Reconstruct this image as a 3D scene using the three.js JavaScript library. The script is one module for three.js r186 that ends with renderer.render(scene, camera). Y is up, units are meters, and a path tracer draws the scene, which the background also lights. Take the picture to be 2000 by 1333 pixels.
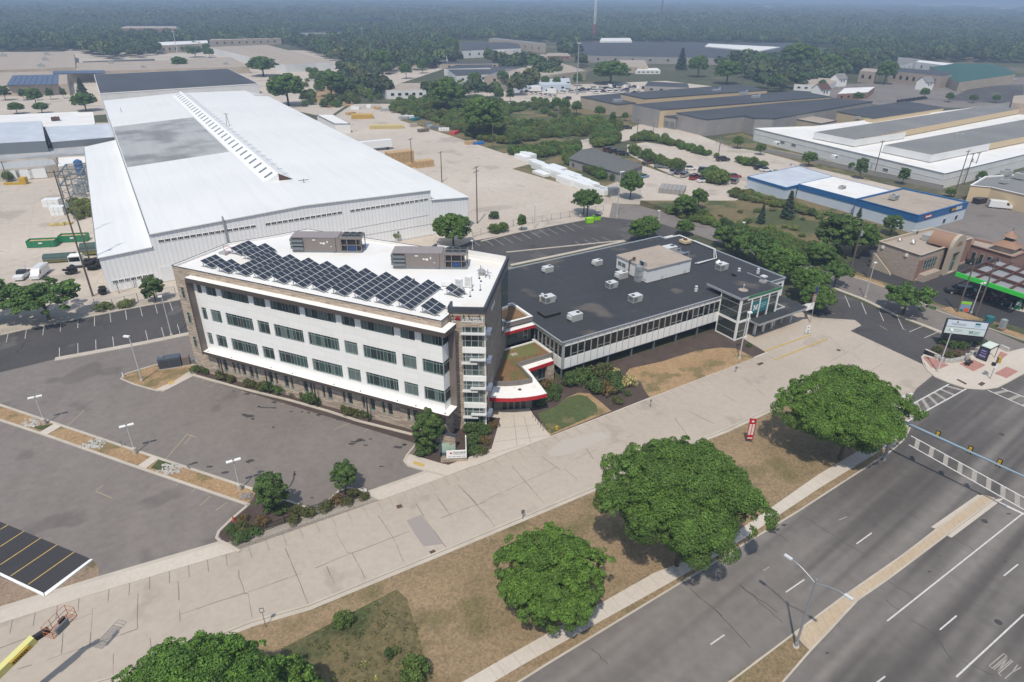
import * as THREE from 'three';
import { mergeGeometries } from 'three/addons/utils/BufferGeometryUtils.js';
import { FontLoader } from 'three/addons/loaders/FontLoader.js';
import { TextGeometry } from 'three/addons/geometries/TextGeometry.js';
// ---------- camera, sky, sun, exposure ----------
const scene = new THREE.Scene();
const CAM_H = 55, PITCH = 27.6 * Math.PI / 180, ROLL = .5 * Math.PI / 180, FPX = 1280;
const camera = new THREE.PerspectiveCamera(2 * Math.atan(666.5 / FPX) * 180 / Math.PI, 1024 / 682, .5, 20000);
camera.rotation.order = 'YXZ';
camera.position.set(0, CAM_H, 0);
camera.rotation.set(-PITCH, 0, ROLL);
const renderer = new THREE.WebGLRenderer({ antialias: true });
renderer.setSize(1024, 682);
renderer.toneMapping = THREE.LinearToneMapping;
renderer.toneMappingExposure = 1.16;
renderer.shadowMap.enabled = true;
const sunDir = new THREE.Vector3(-.110, .857, .503).normalize();
{
const W = 256, H = 128, d = new Float32Array(W * H * 4);
const lerp = (a, b, t) => a + (b - a) * t;
for (let j = 0; j < H; j++) for (let i = 0; i < W; i++) {
const el = (j + .5) / H * Math.PI - Math.PI / 2, az = (i + .5) / W * 2 * Math.PI - Math.PI;
const dir = new THREE.Vector3(Math.cos(el) * Math.cos(az), Math.sin(el), Math.cos(el) * Math.sin(az));
const t = Math.pow(Math.max(0, Math.sin(el)), .55), g = Math.pow(Math.max(0, dir.dot(sunDir)), 6) * .25;
const o = (j * W + i) * 4;
d[o] = lerp(.225, .30, t) + g; d[o + 1] = lerp(.325, .375, t) + g * .97; d[o + 2] = lerp(.455, .53, t) + g * .9; d[o + 3] = 1;
}
const sky = new THREE.DataTexture(d, W, H, THREE.RGBAFormat, THREE.FloatType);
sky.mapping = THREE.EquirectangularReflectionMapping; sky.magFilter = THREE.LinearFilter; sky.needsUpdate = true;
scene.background = sky; scene.environment = sky;
}
const sun = new THREE.DirectionalLight(new THREE.Color(1, .93, .82), 3.2);
sun.position.copy(sunDir).multiplyScalar(400).add(new THREE.Vector3(0, 0, -120));
sun.target.position.set(0, 0, -120);
sun.castShadow = true; sun.shadow.mapSize.set(4096, 4096); sun.shadow.radius = 2.2;
Object.assign(sun.shadow.camera, { left: -260, right: 260, top: 260, bottom: -260, near: 1, far: 1000 });
scene.add(sun, sun.target);
scene.fog = new THREE.FogExp2(new THREE.Color(.52, .69, .93), .00042);
// ---------- helpers ----------
const toNI = THREE.BufferGeometry.prototype.toNonIndexed;
THREE.BufferGeometry.prototype.toNonIndexed = function () { return this.index ? toNI.call(this) : this; };
let seed = 12345;
const rnd = () => { seed = (seed * 1664525 + 1013904223) >>> 0; return seed / 4294967296; };
const rr = (a, b) => a + (b - a) * rnd();
const pick = a => a[Math.floor(rnd() * a.length)];
const V = (x, y, z) => new THREE.Vector3(x, y, z);
const RAD = Math.PI / 180;
function G(u, v, h = 0) {
let x = (u - 1000) / FPX, y = (666.5 - v) / FPX;
const c = Math.cos(ROLL), s = Math.sin(ROLL);
[x, y] = [c * x - s * y, s * x + c * y];
const dy = y * Math.cos(PITCH) - Math.sin(PITCH), dz = -(Math.cos(PITCH) + y * Math.sin(PITCH));
const t = (h - CAM_H) / dy;
return V(x * t, h, dz * t);
}
function HT(p, u, v) { const q = G(u, v, 0), w = Math.hypot(p.x, p.z) / Math.hypot(q.x, q.z); return CAM_H * (1 - w); }
const crop = (x0, y0, k) => (x, y) => [x0 + x * k, y0 + y * k];
const used = {};
function nm(name) { const n = used[name] = (used[name] ?? -1) + 1; return n ? name + '_' + String(n).padStart(3, '0') : name; }
function tag(o, label, category, group, kind) {
if (label) o.userData.label = label; if (category) o.userData.category = category;
if (group) o.userData.group = group; if (kind) o.userData.kind = kind; return o;
}
function thing(name, label, category, p = V(0, 0, 0), turn = 0, group) {
const o = new THREE.Group(); o.name = nm(name); o.position.copy(p); o.rotation.y = turn; scene.add(o);
return tag(o, label, category, group);
}
function mesh(geo, m, name, parent) {
if (Array.isArray(geo)) geo = geo.length === 1 ? geo[0] : mergeGeometries(geo.map(g => { g = g.index ? g.toNonIndexed() : g; for (const k of Object.keys(g.attributes)) if (!['position', 'normal', 'uv'].includes(k)) g.deleteAttribute(k); return g; }));
const o = new THREE.Mesh(geo, m); o.name = parent === scene || !parent ? nm(name) : name; o.castShadow = o.receiveShadow = true;
(parent || scene).add(o); return o;
}
function struct(geo, m, name) { return tag(mesh(geo, m, name, scene), null, null, null, 'structure'); }
function copy(o, label, p, turn, s) {
const c = o.clone(); c.name = nm(o.name.replace(/_\d{3}$/, '')); scene.add(c); c.userData = { ...o.userData };
if (label) c.userData.label = label; if (p) c.position.copy(p); if (turn !== undefined) c.rotation.y = turn;
if (s) typeof s === 'number' ? c.scale.setScalar(s) : c.scale.set(...s); return c;
}
function buf(pos, nor, uv, col) {
const g = new THREE.BufferGeometry();
g.setAttribute('position', new THREE.Float32BufferAttribute(pos, 3));
if (nor) g.setAttribute('normal', new THREE.Float32BufferAttribute(nor, 3));
if (uv) g.setAttribute('uv', new THREE.Float32BufferAttribute(uv, 2));
if (col) g.setAttribute('color', new THREE.Float32BufferAttribute(col, 3));
if (!nor) g.computeVertexNormals(); return g;
}
function bx(x0, y0, z0, x1, y1, z1) {
const g = new THREE.BoxGeometry(x1 - x0, y1 - y0, z1 - z0).toNonIndexed(); g.translate((x0 + x1) / 2, (y0 + y1) / 2, (z0 + z1) / 2); return metreUV(g);
}
function metreUV(g) {
const p = g.attributes.position, n = g.attributes.normal, uv = [];
for (let i = 0; i < p.count; i++) {
const ax = Math.abs(n.getX(i)), ay = Math.abs(n.getY(i)), az = Math.abs(n.getZ(i));
if (ay > .7) uv.push(p.getX(i), -p.getZ(i)); else if (ax > az) uv.push(-p.getZ(i), p.getY(i)); else uv.push(p.getX(i), p.getY(i));
}
g.setAttribute('uv', new THREE.Float32BufferAttribute(uv, 2)); return g;
}
const cyl = (x, y0, y1, z, r0, r1 = r0, n = 8) => { const g = new THREE.CylinderGeometry(r1, r0, y1 - y0, n); g.translate(x, (y0 + y1) / 2, z); return g.toNonIndexed(); };
function bar(a, b, r0, r1 = r0, n = 6) {
const d = b.clone().sub(a), L = d.length(), g = new THREE.CylinderGeometry(r1, r0, L, n);
g.applyQuaternion(new THREE.Quaternion().setFromUnitVectors(V(0, 1, 0), d.normalize())); g.translate((a.x + b.x) / 2, (a.y + b.y) / 2, (a.z + b.z) / 2); return g.toNonIndexed();
}
function beam(a, b, w, h) {
const d = b.clone().sub(a), L = d.length(), g = new THREE.BoxGeometry(w, h, L);
const m = new THREE.Matrix4().lookAt(V(0, 0, 0), d.clone().negate(), V(0, 1, 0)); g.applyMatrix4(m); g.translate((a.x + b.x) / 2, (a.y + b.y) / 2, (a.z + b.z) / 2); return metreUV(g.toNonIndexed());
}
function tri2(pts) { return THREE.ShapeUtils.triangulateShape(pts.map(p => new THREE.Vector2(p.x, -p.z)), []); }
const area2 = pts => pts.reduce((s, p, i) => { const q = pts[(i + 1) % pts.length]; return s + p.x * -q.z + p.z * q.x; }, 0);
const ccw = pts => area2(pts) < 0 ? [...pts].reverse() : pts;
function cap(pts, y, rot = 0) {
pts = ccw(pts); const pos = [], uv = [], c = Math.cos(rot), s = Math.sin(rot);
for (const f of tri2(pts)) for (const i of f) { const p = pts[i]; pos.push(p.x, y === undefined ? p.y : y, p.z); uv.push(p.x * c - p.z * s, -(p.x * s + p.z * c)); }
const g = buf(pos, null, uv); if (g.attributes.normal.getY(0) < 0) { for (let i = 0; i < pos.length; i += 9) for (let k = 0; k < 3; k++) { const t = pos[i + 3 + k]; pos[i + 3 + k] = pos[i + 6 + k]; pos[i + 6 + k] = t; } const n = []; for (let i = 0; i < uv.length; i += 6) n.push(uv[i], uv[i + 1], uv[i + 4], uv[i + 5], uv[i + 2], uv[i + 3]); return buf(pos, null, n); }
return g;
}
function walls(pts, y0, y1, open) {
pts = ccw(pts); const pos = [], uv = []; let L = 0;
for (let i = 0; i < pts.length; i++) {
const a = pts[i], b = pts[(i + 1) % pts.length], l = Math.hypot(b.x - a.x, b.z - a.z), ya = y1 === undefined ? a.y : y1, yb = y1 === undefined ? b.y : y1;
if (!(open && open(i))) { pos.push(a.x, y0, a.z, b.x, y0, b.z, b.x, yb, b.z, a.x, y0, a.z, b.x, yb, b.z, a.x, ya, a.z); uv.push(L, y0, L + l, y0, L + l, yb, L, y0, L + l, yb, L, ya); }
L += l;
}
return buf(pos, null, uv);
}
const slab = (pts, y0, y1) => mergeGeometries([walls(pts, y0, y1), cap(pts, y1), flip(cap(pts, y0))]);
function flip(g) { const p = g.attributes.position.array, u = g.attributes.uv.array; for (let i = 0; i < p.length; i += 9) { for (let k = 0; k < 3; k++) { const t = p[i + 3 + k]; p[i + 3 + k] = p[i + 6 + k]; p[i + 6 + k] = t; } } for (let i = 0; i < u.length; i += 6) for (let k = 0; k < 2; k++) { const t = u[i + 2 + k]; u[i + 2 + k] = u[i + 4 + k]; u[i + 4 + k] = t; } g.computeVertexNormals(); return g; }
function ribbon(pts, w, y0, y1, shift = 0) {
const n = pts.length, L = [], R = [];
for (let i = 0; i < n; i++) {
const a = pts[Math.max(0, i - 1)], b = pts[Math.min(n - 1, i + 1)], d = V(b.x - a.x, 0, b.z - a.z).normalize(), q = V(d.z, 0, -d.x);
L.push(pts[i].clone().addScaledVector(q, shift - w / 2)); R.push(pts[i].clone().addScaledVector(q, shift + w / 2));
}
const poly = [...L, ...R.reverse()];
return y0 === y1 ? cap(poly, y1) : slab(poly, y0, y1);
}
function inset(pts, d) {
pts = ccw(pts); const n = pts.length;
return pts.map((p, i) => {
const a = pts[(i + n - 1) % n], b = pts[(i + 1) % n];
const u = V(p.x - a.x, 0, p.z - a.z).normalize(), w = V(b.x - p.x, 0, b.z - p.z).normalize();
const n1 = V(u.z, 0, -u.x), n2 = V(w.z, 0, -w.x), m = n1.clone().add(n2), k = m.lengthSq() < 1e-4 ? 1 : 2 / m.lengthSq();
return V(p.x + m.x * k * d, p.y, p.z + m.z * k * d);
});
}
const PX = (list, h = 0, f) => list.map(q => { if (f) q = f(...q); return G(q[0], q[1], h); });
function frame(o, deg) {
const a = deg * RAD, ux = V(Math.cos(a), 0, -Math.sin(a)), un = V(-Math.sin(a), 0, -Math.cos(a));
return { o, a, ux, un, to: (x, y, d) => V(o.x + ux.x * x + un.x * d, y, o.z + ux.z * x + un.z * d),
at(u, v, h) { const p = G(u, v, h).sub(o); return [p.dot(ux), p.dot(un)]; } };
}
// ---------- procedural textures ----------
function hash(x, y, s) { let h = (x * 374761393 + y * 668265263 + s * 974634541) | 0; h = Math.imul(h ^ (h >>> 13), 1274126177); h ^= h >>> 16; return (h >>> 0) / 4294967296; }
function vnoise(x, y, p, s) {
const xi = Math.floor(x), yi = Math.floor(y); let fx = x - xi, fy = y - yi; fx = fx * fx * (3 - 2 * fx); fy = fy * fy * (3 - 2 * fy);
const w = (i, q) => ((i % q) + q) % q, x0 = w(xi, p), x1 = w(xi + 1, p), y0 = w(yi, p), y1 = w(yi + 1, p);
const a = hash(x0, y0, s), b = hash(x1, y0, s), c = hash(x0, y1, s), d = hash(x1, y1, s);
return a + (b - a) * fx + (c - a) * fy + (a - b - c + d) * fx * fy;
}
function vst(x, y, px, py, s) {
x *= px; y *= py; const xi = Math.floor(x), yi = Math.floor(y); let fx = x - xi, fy = y - yi; fx = fx * fx * (3 - 2 * fx); fy = fy * fy * (3 - 2 * fy);
const a = hash(xi % px, yi % py, s), b = hash((xi + 1) % px, yi % py, s), c = hash(xi % px, (yi + 1) % py, s), d = hash((xi + 1) % px, (yi + 1) % py, s);
return a + (b - a) * fx + (c - a) * fy + (a - b - c + d) * fx * fy;
}
function fbm(x, y, p, o, s, gain = .5) { let v = 0, a = 1, t = 0; for (let i = 0; i < o; i++) { v += a * vnoise(x * p, y * p, p, s + i * 17); t += a; a *= gain; p *= 2; } return v / t; }
const toS = v => { v = Math.min(1, Math.max(0, v)); return Math.round(255 * (v <= .0031308 ? 12.92 * v : 1.055 * Math.pow(v, 1 / 2.4) - .055)); };
function tex(n, m, fn, m2 = m) {
const d = new Uint8Array(n * n * 4);
for (let j = 0; j < n; j++) for (let i = 0; i < n; i++) { const c = fn((i + .5) / n, (j + .5) / n), o = (j * n + i) * 4; d[o] = toS(c[0]); d[o + 1] = toS(c[1]); d[o + 2] = toS(c[2]); d[o + 3] = 255; }
const t = new THREE.DataTexture(d, n, n); t.colorSpace = THREE.SRGBColorSpace; t.wrapS = t.wrapT = THREE.RepeatWrapping; t.magFilter = THREE.LinearFilter; t.minFilter = THREE.LinearMipmapLinearFilter; t.generateMipmaps = true; t.repeat.set(1 / m, 1 / m2); t.needsUpdate = true; return t;
}
function gray(n, m, fn, m2 = m) {
const d = new Uint8Array(n * n * 4);
for (let j = 0; j < n; j++) for (let i = 0; i < n; i++) { const v = Math.round(255 * Math.min(1, Math.max(0, fn((i + .5) / n, (j + .5) / n)))), o = (j * n + i) * 4; d[o] = d[o + 1] = d[o + 2] = v; d[o + 3] = 255; }
const t = new THREE.DataTexture(d, n, n); t.wrapS = t.wrapT = THREE.RepeatWrapping; t.magFilter = THREE.LinearFilter; t.repeat.set(1 / m, 1 / m2); t.needsUpdate = true; return t;
}
const mix3 = (a, b, t) => [a[0] + (b[0] - a[0]) * t, a[1] + (b[1] - a[1]) * t, a[2] + (b[2] - a[2]) * t];
const mul3 = (a, k) => [a[0] * k, a[1] * k, a[2] * k];
const sm = (a, b, x) => { x = Math.min(1, Math.max(0, (x - a) / (b - a))); return x * x * (3 - 2 * x); };
const M = {};
const std = (o) => new THREE.MeshStandardMaterial({ roughness: .9, metalness: 0, ...o });
const lin = (r, g = r, b = r) => new THREE.Color().setRGB(r, g, b);
const plain = (r, g, b, rough = .8, metal = 0) => std({ color: lin(r, g, b), roughness: rough, metalness: metal });
const ridge = (x, y, p, s) => { const v = Math.abs(fbm(x, y, p, 3, s) - .5) * 2; return v; };
const noiseBump = gray(256, 3, (x, y) => fbm(x, y, 24, 3, 5, .7));
M.asphalt = std({ bumpMap: noiseBump, bumpScale: .012, map: tex(1024, 64, (x, y) => {
const n = fbm(x, y, 5, 4, 1), f = fbm(x, y, 90, 3, 2, .75), s = fbm(x, y * .999, 3, 2, 9);
const st = vst(x, y, 40, 9, 71), c = mix3([.162, .140, .126], [.215, .188, .17], n * .7 + s * .3 + (st - .5) * .35);
const stain = sm(.70, .80, fbm(x, y, 12, 3, 31)) * .22; return mul3(c, (.86 + f * .28) * (1 - stain)); }) });
M.asphaltDark = std({ bumpMap: noiseBump, bumpScale: .012, map: tex(1024, 48, (x, y) => {
const n = fbm(x, y, 5, 5, 11), f = fbm(x, y, 110, 2, 12, .8), cr = (1 - sm(.0, .03, ridge(x, y, 7, 14))) * sm(.4, .6, fbm(x, y, 6, 2, 18));
const p = sm(.62, .72, fbm(x, y, 8, 4, 15)) * .5;
return mul3(mix3(mix3([.046, .043, .044], [.088, .081, .078], n), [.2, .185, .165], p * .55), (.85 + f * .3) * (1 - .35 * cr)); }) });
M.asphaltNew = std({ bumpMap: noiseBump, bumpScale: .01, map: tex(512, 40, (x, y) => mul3([.042, .040, .042], .75 + .5 * fbm(x, y, 6, 6, 16, .65))) });
M.concrete = std({ map: tex(1024, 60, (x, y) => {
const n = fbm(x, y, 5, 5, 21), f = fbm(x, y, 120, 2, 22, .8), st = sm(.66, .8, fbm(x, y, 14, 4, 23)) * .16;
return mul3(mix3([.37, .315, .258], [.465, .40, .333], n), (.93 + f * .14) * (1 - st)); }) });
M.concretePale = std({ map: tex(512, 24, (x, y) => mul3(mix3([.47, .41, .345], [.56, .50, .43], fbm(x, y, 5, 5, 26)), .93 + .14 * fbm(x, y, 90, 2, 27))) });
M.kerb = std({ map: tex(256, 12, (x, y) => mul3([.46, .41, .345], .85 + .3 * fbm(x, y, 8, 4, 28))) });
M.yard = std({ map: tex(1024, 110, (x, y) => {
const n = fbm(x, y, 4, 5, 33), f = fbm(x, y, 100, 3, 34, .75), j = Math.min(Math.abs((x * 22) % 1 - .5), Math.abs((y * 22) % 1 - .5));
const jn = (1 - sm(.0, .022, j)) * .18 * sm(.35, .6, fbm(x, y, 16, 2, 37)), cr = (1 - sm(0, .02, ridge(x, y, 9, 36))) * .22, st = sm(.63, .78, fbm(x, y, 12, 4, 35)) * .2;
return mul3(mix3([.42, .36, .30], [.53, .465, .395], n), (.9 + f * .2) * (1 - jn) * (1 - cr) * (1 - st)); }) });
M.gravel = std({ map: tex(512, 30, (x, y) => mul3(mix3([.33, .29, .24], [.45, .40, .335], fbm(x, y, 6, 4, 41)), .75 + .5 * fbm(x, y, 120, 2, 42, .9))) });
M.road = std({ bumpMap: noiseBump, bumpScale: .012, map: tex(1024, 120, (x, y) => {
const a = fbm(x, y, 6, 3, 51), st = fbm(x * 1, y, 4, 2, 52), lo = vst(x, y, 10, 220, 53), l2 = vst(x, y, 3, 44, 54), f = fbm(x, y, 128, 2, 55, .8), l3 = vst(x, y, 5, 130, 58);
return mul3(mix3([.080, .071, .065], [.20, .18, .163], sm(.2, .8, a * .12 + lo * .18 + l2 * .5 + l3 * .2)), (.88 + f * .24) * (.92 + st * .16)); }) });
M.tanPaving = std({ map: tex(512, 12, (x, y) => { const j = Math.abs((x * 12) % 1 - .5); return mul3(mix3([.42, .32, .215], [.48, .385, .275], fbm(x, y, 5, 4, 61)), (.9 + .2 * fbm(x, y, 64, 2, 62)) * (j < .02 ? .8 : 1)); }) });
M.redPaving = std({ map: tex(256, 4, (x, y) => { const r = Math.floor(y * 20), jx = Math.abs(((x * 10 + (r % 2) * .5) % 1) - .5), jy = Math.abs((y * 20) % 1 - .5); return mul3([.36, .18, .145], (jx > .47 || jy > .44 ? 1.25 : .85 + .3 * hash(Math.floor(x * 10 + (r % 2) * .5), r, 3))); }) });
function grassTex(n, m, dry, dry2, green, g0, g1, s) { return tex(n, m, (x, y) => { const k = fbm(x, y, 6, 4, s), f = fbm(x, y, n / 5, 2, s + 1, .9), st = vst(x, y, 14, 30, s + 7), p = sm(g0, g1, fbm(x, y, 9, 4, s + 2) + (st - .5) * .12); return mul3(mix3(mix3(dry, dry2, k), green, p), .62 + .76 * f); }); }
const grassBump = gray(256, 1.6, (x, y) => fbm(x, y, 32, 3, 66, .8));
M.lawnDry = std({ roughness: 1, bumpMap: grassBump, bumpScale: .05, map: grassTex(1024, 46, [.235, .165, .09], [.32, .23, .135], [.165, .135, .06], .52, .8, 71) });
M.lawnTan = std({ roughness: 1, bumpMap: grassBump, bumpScale: .05, map: grassTex(512, 20, [.30, .19, .095], [.40, .27, .15], [.20, .155, .07], .5, .75, 76) });
M.lawnGreen = std({ roughness: 1, bumpMap: grassBump, bumpScale: .05, map: grassTex(512, 18, [.07, .095, .03], [.095, .12, .042], [.16, .14, .06], .55, .75, 81) });
M.meadow = std({ roughness: 1, bumpMap: grassBump, bumpScale: .08, map: grassTex(1024, 70, [.20, .145, .075], [.15, .13, .055], [.075, .09, .03], .42, .6, 86) });
M.sedum = std({ roughness: 1, bumpMap: grassBump, bumpScale: .05, map: grassTex(512, 9, [.185, .095, .042], [.25, .14, .062], [.13, .125, .045], .5, .75, 91) });
M.sedumGreen = std({ roughness: 1, bumpMap: grassBump, bumpScale: .05, map: grassTex(512, 9, [.14, .15, .05], [.18, .17, .06], [.25, .12, .06], .52, .72, 92) });
M.mulch = std({ roughness: 1, bumpMap: grassBump, bumpScale: .05, map: tex(512, 8, (x, y) => mul3(mix3([.062, .043, .037], [.105, .075, .062], fbm(x, y, 6, 4, 96)), .6 + .8 * fbm(x, y, 110, 2, 97, .9))) });
M.soil = std({ roughness: 1, map: grassTex(512, 16, [.22, .155, .105], [.30, .22, .155], [.12, .10, .05], .5, .7, 98) });
M.terrain = std({ roughness: 1, map: grassTex(1024, 420, [.055, .062, .028], [.075, .078, .036], [.13, .115, .07], .56, .7, 101) });
M.boulder = std({ bumpMap: noiseBump, bumpScale: .05, map: tex(128, 3, (x, y) => mul3([.52, .50, .46], .6 + .6 * fbm(x, y, 6, 4, 105))) });
M.roofWhite = std({ roughness: .6, map: tex(1024, 40, (x, y) => { const n = fbm(x, y, 5, 5, 111), st = sm(.6, .78, fbm(x, y, 7, 4, 112)), j = Math.abs((x * 14) % 1 - .5) < .01 ? .93 : 1; return mul3(mix3(mix3([.70, .69, .67], [.80, .79, .775], n), [.68, .60, .50], st * .4), j); }) });
M.roofMetalWhite = std({ roughness: .55, map: tex(1024, 64, (x, y) => { const n = fbm(x, y, 4, 4, 114), s2 = vst(x, y, 90, 5, 115), j = Math.abs((x * 16) % 1 - .5) < .012 ? .95 : 1, k = Math.abs((y * 4) % 1 - .5) < .004 ? .92 : 1; return mul3(mix3([.66, .665, .66], [.76, .76, .75], n * .6 + s2 * .4), j * k); }) });
M.roofGreyMetal = std({ roughness: .7, map: tex(512, 48, (x, y) => { const n = vst(x, y, 60, 4, 117), m = fbm(x, y, 4, 3, 118), st = sm(.5, .75, fbm(x * 1, y, 3, 4, 119)); return mul3(mix3([.33, .335, .34], [.43, .435, .435], n * .5 + m * .5), 1 - st * .45); }) });
M.roofBlack = std({ roughness: .85, map: tex(1024, 60, (x, y) => { const n = fbm(x, y, 5, 5, 121), f = fbm(x, y, 80, 2, 122), j = Math.abs((y * 20) % 1 - .5) < .012 || Math.abs((x * 6) % 1 - .5) < .003 ? .82 : 1, b = sm(.66, .8, fbm(x, y, 10, 4, 124)); return mul3(mix3(mix3([.025, .027, .032], [.044, .047, .054], n), [.15, .125, .10], b * .55), (.85 + .3 * f) * j); }) });
M.roofDark = std({ roughness: .85, map: tex(512, 60, (x, y) => { const n = fbm(x, y, 4, 5, 126), j = Math.abs((x * 16) % 1 - .5) < .02 ? 1.12 : 1; return mul3(mix3([.036, .040, .048], [.066, .071, .082], n), j); }) });
M.roofTan = std({ roughness: .95, map: tex(512, 30, (x, y) => { const b = sm(.6, .75, fbm(x, y, 8, 4, 129)); return mul3(mix3([.40, .335, .275], [.30, .25, .205], fbm(x, y, 5, 4, 128) * .6 + b * .4), .88 + .24 * fbm(x, y, 90, 2, 130, .9)); }) });
M.roofGrey = std({ roughness: .9, map: tex(512, 60, (x, y) => { const j = Math.abs((x * 30) % 1 - .5) < .02 ? .85 : 1; return mul3(mix3([.165, .165, .165], [.24, .238, .232], fbm(x, y, 5, 5, 131)), j * (.95 + .1 * fbm(x, y, 90, 1, 132))); }) });
M.roofShingle = std({ roughness: .95, map: tex(256, 10, (x, y) => mul3([.115, .118, .115], .7 + .6 * fbm(x, y, 40, 2, 134, .9))) });
M.roofMetalBlue = std({ roughness: .6, map: tex(256, 24, (x, y) => mul3([.50, .54, .60], .82 + .3 * fbm(x, y, 8, 4, 136))) });
M.roofGreen = plain(.022, .085, .065, .6);
M.roofRed = plain(.10, .045, .036, .9);
M.copper = std({ roughness: .5, map: tex(128, 6, (x, y) => mul3([.31, .185, .12], .7 + .5 * fbm(x, y, 6, 4, 138))) });
const ribBump = gray(64, .9, x => Math.abs(x - .5) < .14 ? 1 : 0);
M.corrWhite = std({ roughness: .5, bumpMap: ribBump, bumpScale: .035, map: tex(256, 7.2, (x, y) => { const j = Math.abs((x * 8) % 1 - .5) < .13 ? .93 : 1; return mul3([.86, .865, .87], j * (.96 + .06 * fbm(x, y, 4, 4, 141))); }) });
M.stone = std({ bumpMap: gray(512, 6, (x, y) => stoneV(x, y)[1]), bumpScale: .04, map: tex(1024, 6, (x, y) => { const v = stoneV(x, y); return mul3(mix3(mix3([.40, .315, .245], [.60, .505, .405], v[0]), [.27, .21, .165], v[2]), .86 + .2 * fbm(x, y, 60, 2, 143)); }) });
M.stoneGrey = std({ bumpMap: M.stone.bumpMap, bumpScale: .04, map: tex(512, 6, (x, y) => { const v = stoneV(x, y); return mul3(mix3([.25, .205, .165], [.36, .31, .26], v[0]), 1 - v[2] * .3); }) });
function stoneV(x, y) {
const rows = 40, r = Math.floor(y * rows), n = 5 + Math.floor(hash(0, r, 7) * 5), xx = x * n + hash(1, r, 8), i = Math.floor(xx), id = hash(((i % n) + n) % n, r, 9), fy = y * rows - r, fx = xx - i;
const joint = fy < .10 || fx < .012 * n * .3; return [id, joint ? .1 : .55 + .45 * hash(((i % n) + n) % n, r, 10), joint ? .8 : hash(((i % n) + n) % n, r, 13) > .82 ? .7 : 0];
}
M.panelWhite = std({ roughness: .45, map: tex(1024, 7.8, (x, y) => { const px = (x * 4) % 1, py = (y * 8) % 1, j = px < .014 || py < .03 ? .80 : 1; return mul3([.87, .865, .845], j * (.975 + .05 * hash(Math.floor(x * 4), Math.floor(y * 8), 5))); }) });
M.white = plain(.80, .795, .775, .6);
M.whiteSlab = std({ roughness: .6, map: tex(256, 12, (x, y) => mix3([.83, .81, .775], [.68, .615, .54], sm(.55, .85, fbm(x, y, 9, 4, 146)) * .6)) });
M.brown = plain(.085, .068, .061, .5);
M.brownFin = std({ roughness: .5, map: tex(128, 2, x => mul3([.19, .155, .14], ((x * 6) % 1) < .1 ? .8 : 1)) });
M.capDark = plain(.055, .060, .075, .5);
M.black = plain(.018, .018, .02, .5);
M.alu = plain(.44, .47, .48, .35, .3);
M.aluPale = plain(.62, .63, .63, .45, .1);
M.aluGreen = plain(.33, .40, .39, .4, .2);
M.galv = plain(.42, .44, .455, .45, .4);
M.galvDark = plain(.21, .235, .25, .5, .4);
M.shade = plain(.22, .255, .32, .5, .2);
M.red = plain(.46, .018, .028, .45);
M.redPale = plain(.5, .06, .055, .6);
M.greyPanel = std({ roughness: .8, map: tex(128, 2.4, (x, y) => mul3([.185, .165, .15], ((y * 6) % 1) < .12 ? .85 : .95 + .1 * fbm(x, y, 8, 2, 147))) });
M.brick = std({ map: tex(512, 3, (x, y) => { const r = Math.floor(y * 40), xx = x * 14 + (r % 2) * .5, i = Math.floor(xx) % 14, fx = xx - Math.floor(xx), fy = y * 40 - r; return fx < .06 || fy < .16 ? [.36, .31, .27] : mul3([.25, .115, .085], .7 + .6 * hash(i, r, 4)); }) });
M.brickTan = std({ map: tex(512, 4, (x, y) => { const r = Math.floor(y * 20), xx = x * 10 + (r % 2) * .5, i = Math.floor(xx) % 10, fx = xx - Math.floor(xx), fy = y * 20 - r; return fx < .04 || fy < .1 ? [.42, .37, .32] : mul3([.37, .295, .24], .85 + .3 * hash(i, r, 6)); }) });
M.wallCream = plain(.56, .44, .28, .9);
M.wallTan = std({ map: tex(256, 20, (x, y) => mul3([.44, .37, .29], .85 + .3 * fbm(x, y, 5, 4, 151))) });
M.wallGrey = std({ map: tex(256, 12, (x, y) => mul3([.30, .285, .275], (((x * 24) % 1) < .2 ? .9 : 1) * (.9 + .2 * fbm(x, y, 4, 3, 153)))) });
M.wallWhite = std({ map: tex(256, 16, (x, y) => mul3([.68, .68, .67], .9 + .16 * fbm(x, y, 5, 4, 155))) });
M.wallBlueGrey = std({ map: tex(256, 8, (x, y) => mul3([.50, .565, .64], (((y * 20) % 1) < .08 ? .93 : 1) * (.95 + .1 * fbm(x, y, 5, 4, 157)))) });
M.wallDirty = std({ map: tex(256, 16, (x, y) => mul3([.55, .50, .43], .7 + .45 * fbm(x, y, 5, 5, 159))) });
M.blue = plain(.018, .115, .30, .45);
M.glass = std({ color: lin(.028, .042, .042), roughness: .06, metalness: 0 });
M.glassGreen = std({ color: lin(.05, .088, .082), roughness: .08 });
M.glassBlind = std({ color: lin(.125, .165, .155), roughness: .25 });
M.glassBlack = std({ color: lin(.018, .018, .02), roughness: .08 });
M.pv = new THREE.MeshPhysicalMaterial({ color: lin(.0135, .016, .024), roughness: .28, clearcoat: .6, clearcoatRoughness: .08 });
M.unit = std({ roughness: .5, map: tex(128, 4, (x, y) => mul3([.40, .40, .375], .88 + .2 * fbm(x, y, 5, 3, 161))) });
M.ahu = std({ roughness: .5, map: tex(256, 5, (x, y) => mul3([.215, .185, .17], ((x * 4) % 1) < .02 ? .7 : 1)) });
M.ahuTop = std({ roughness: .5, map: tex(256, 5, (x, y) => mul3([.265, .235, .232], ((x * 3) % 1) < .03 ? 1.25 : 1)) });
M.paintWhite = std({ map: tex(256, 5, (x, y) => mul3([.58, .565, .535], .75 + .4 * fbm(x, y, 30, 3, 163))) });
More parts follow.
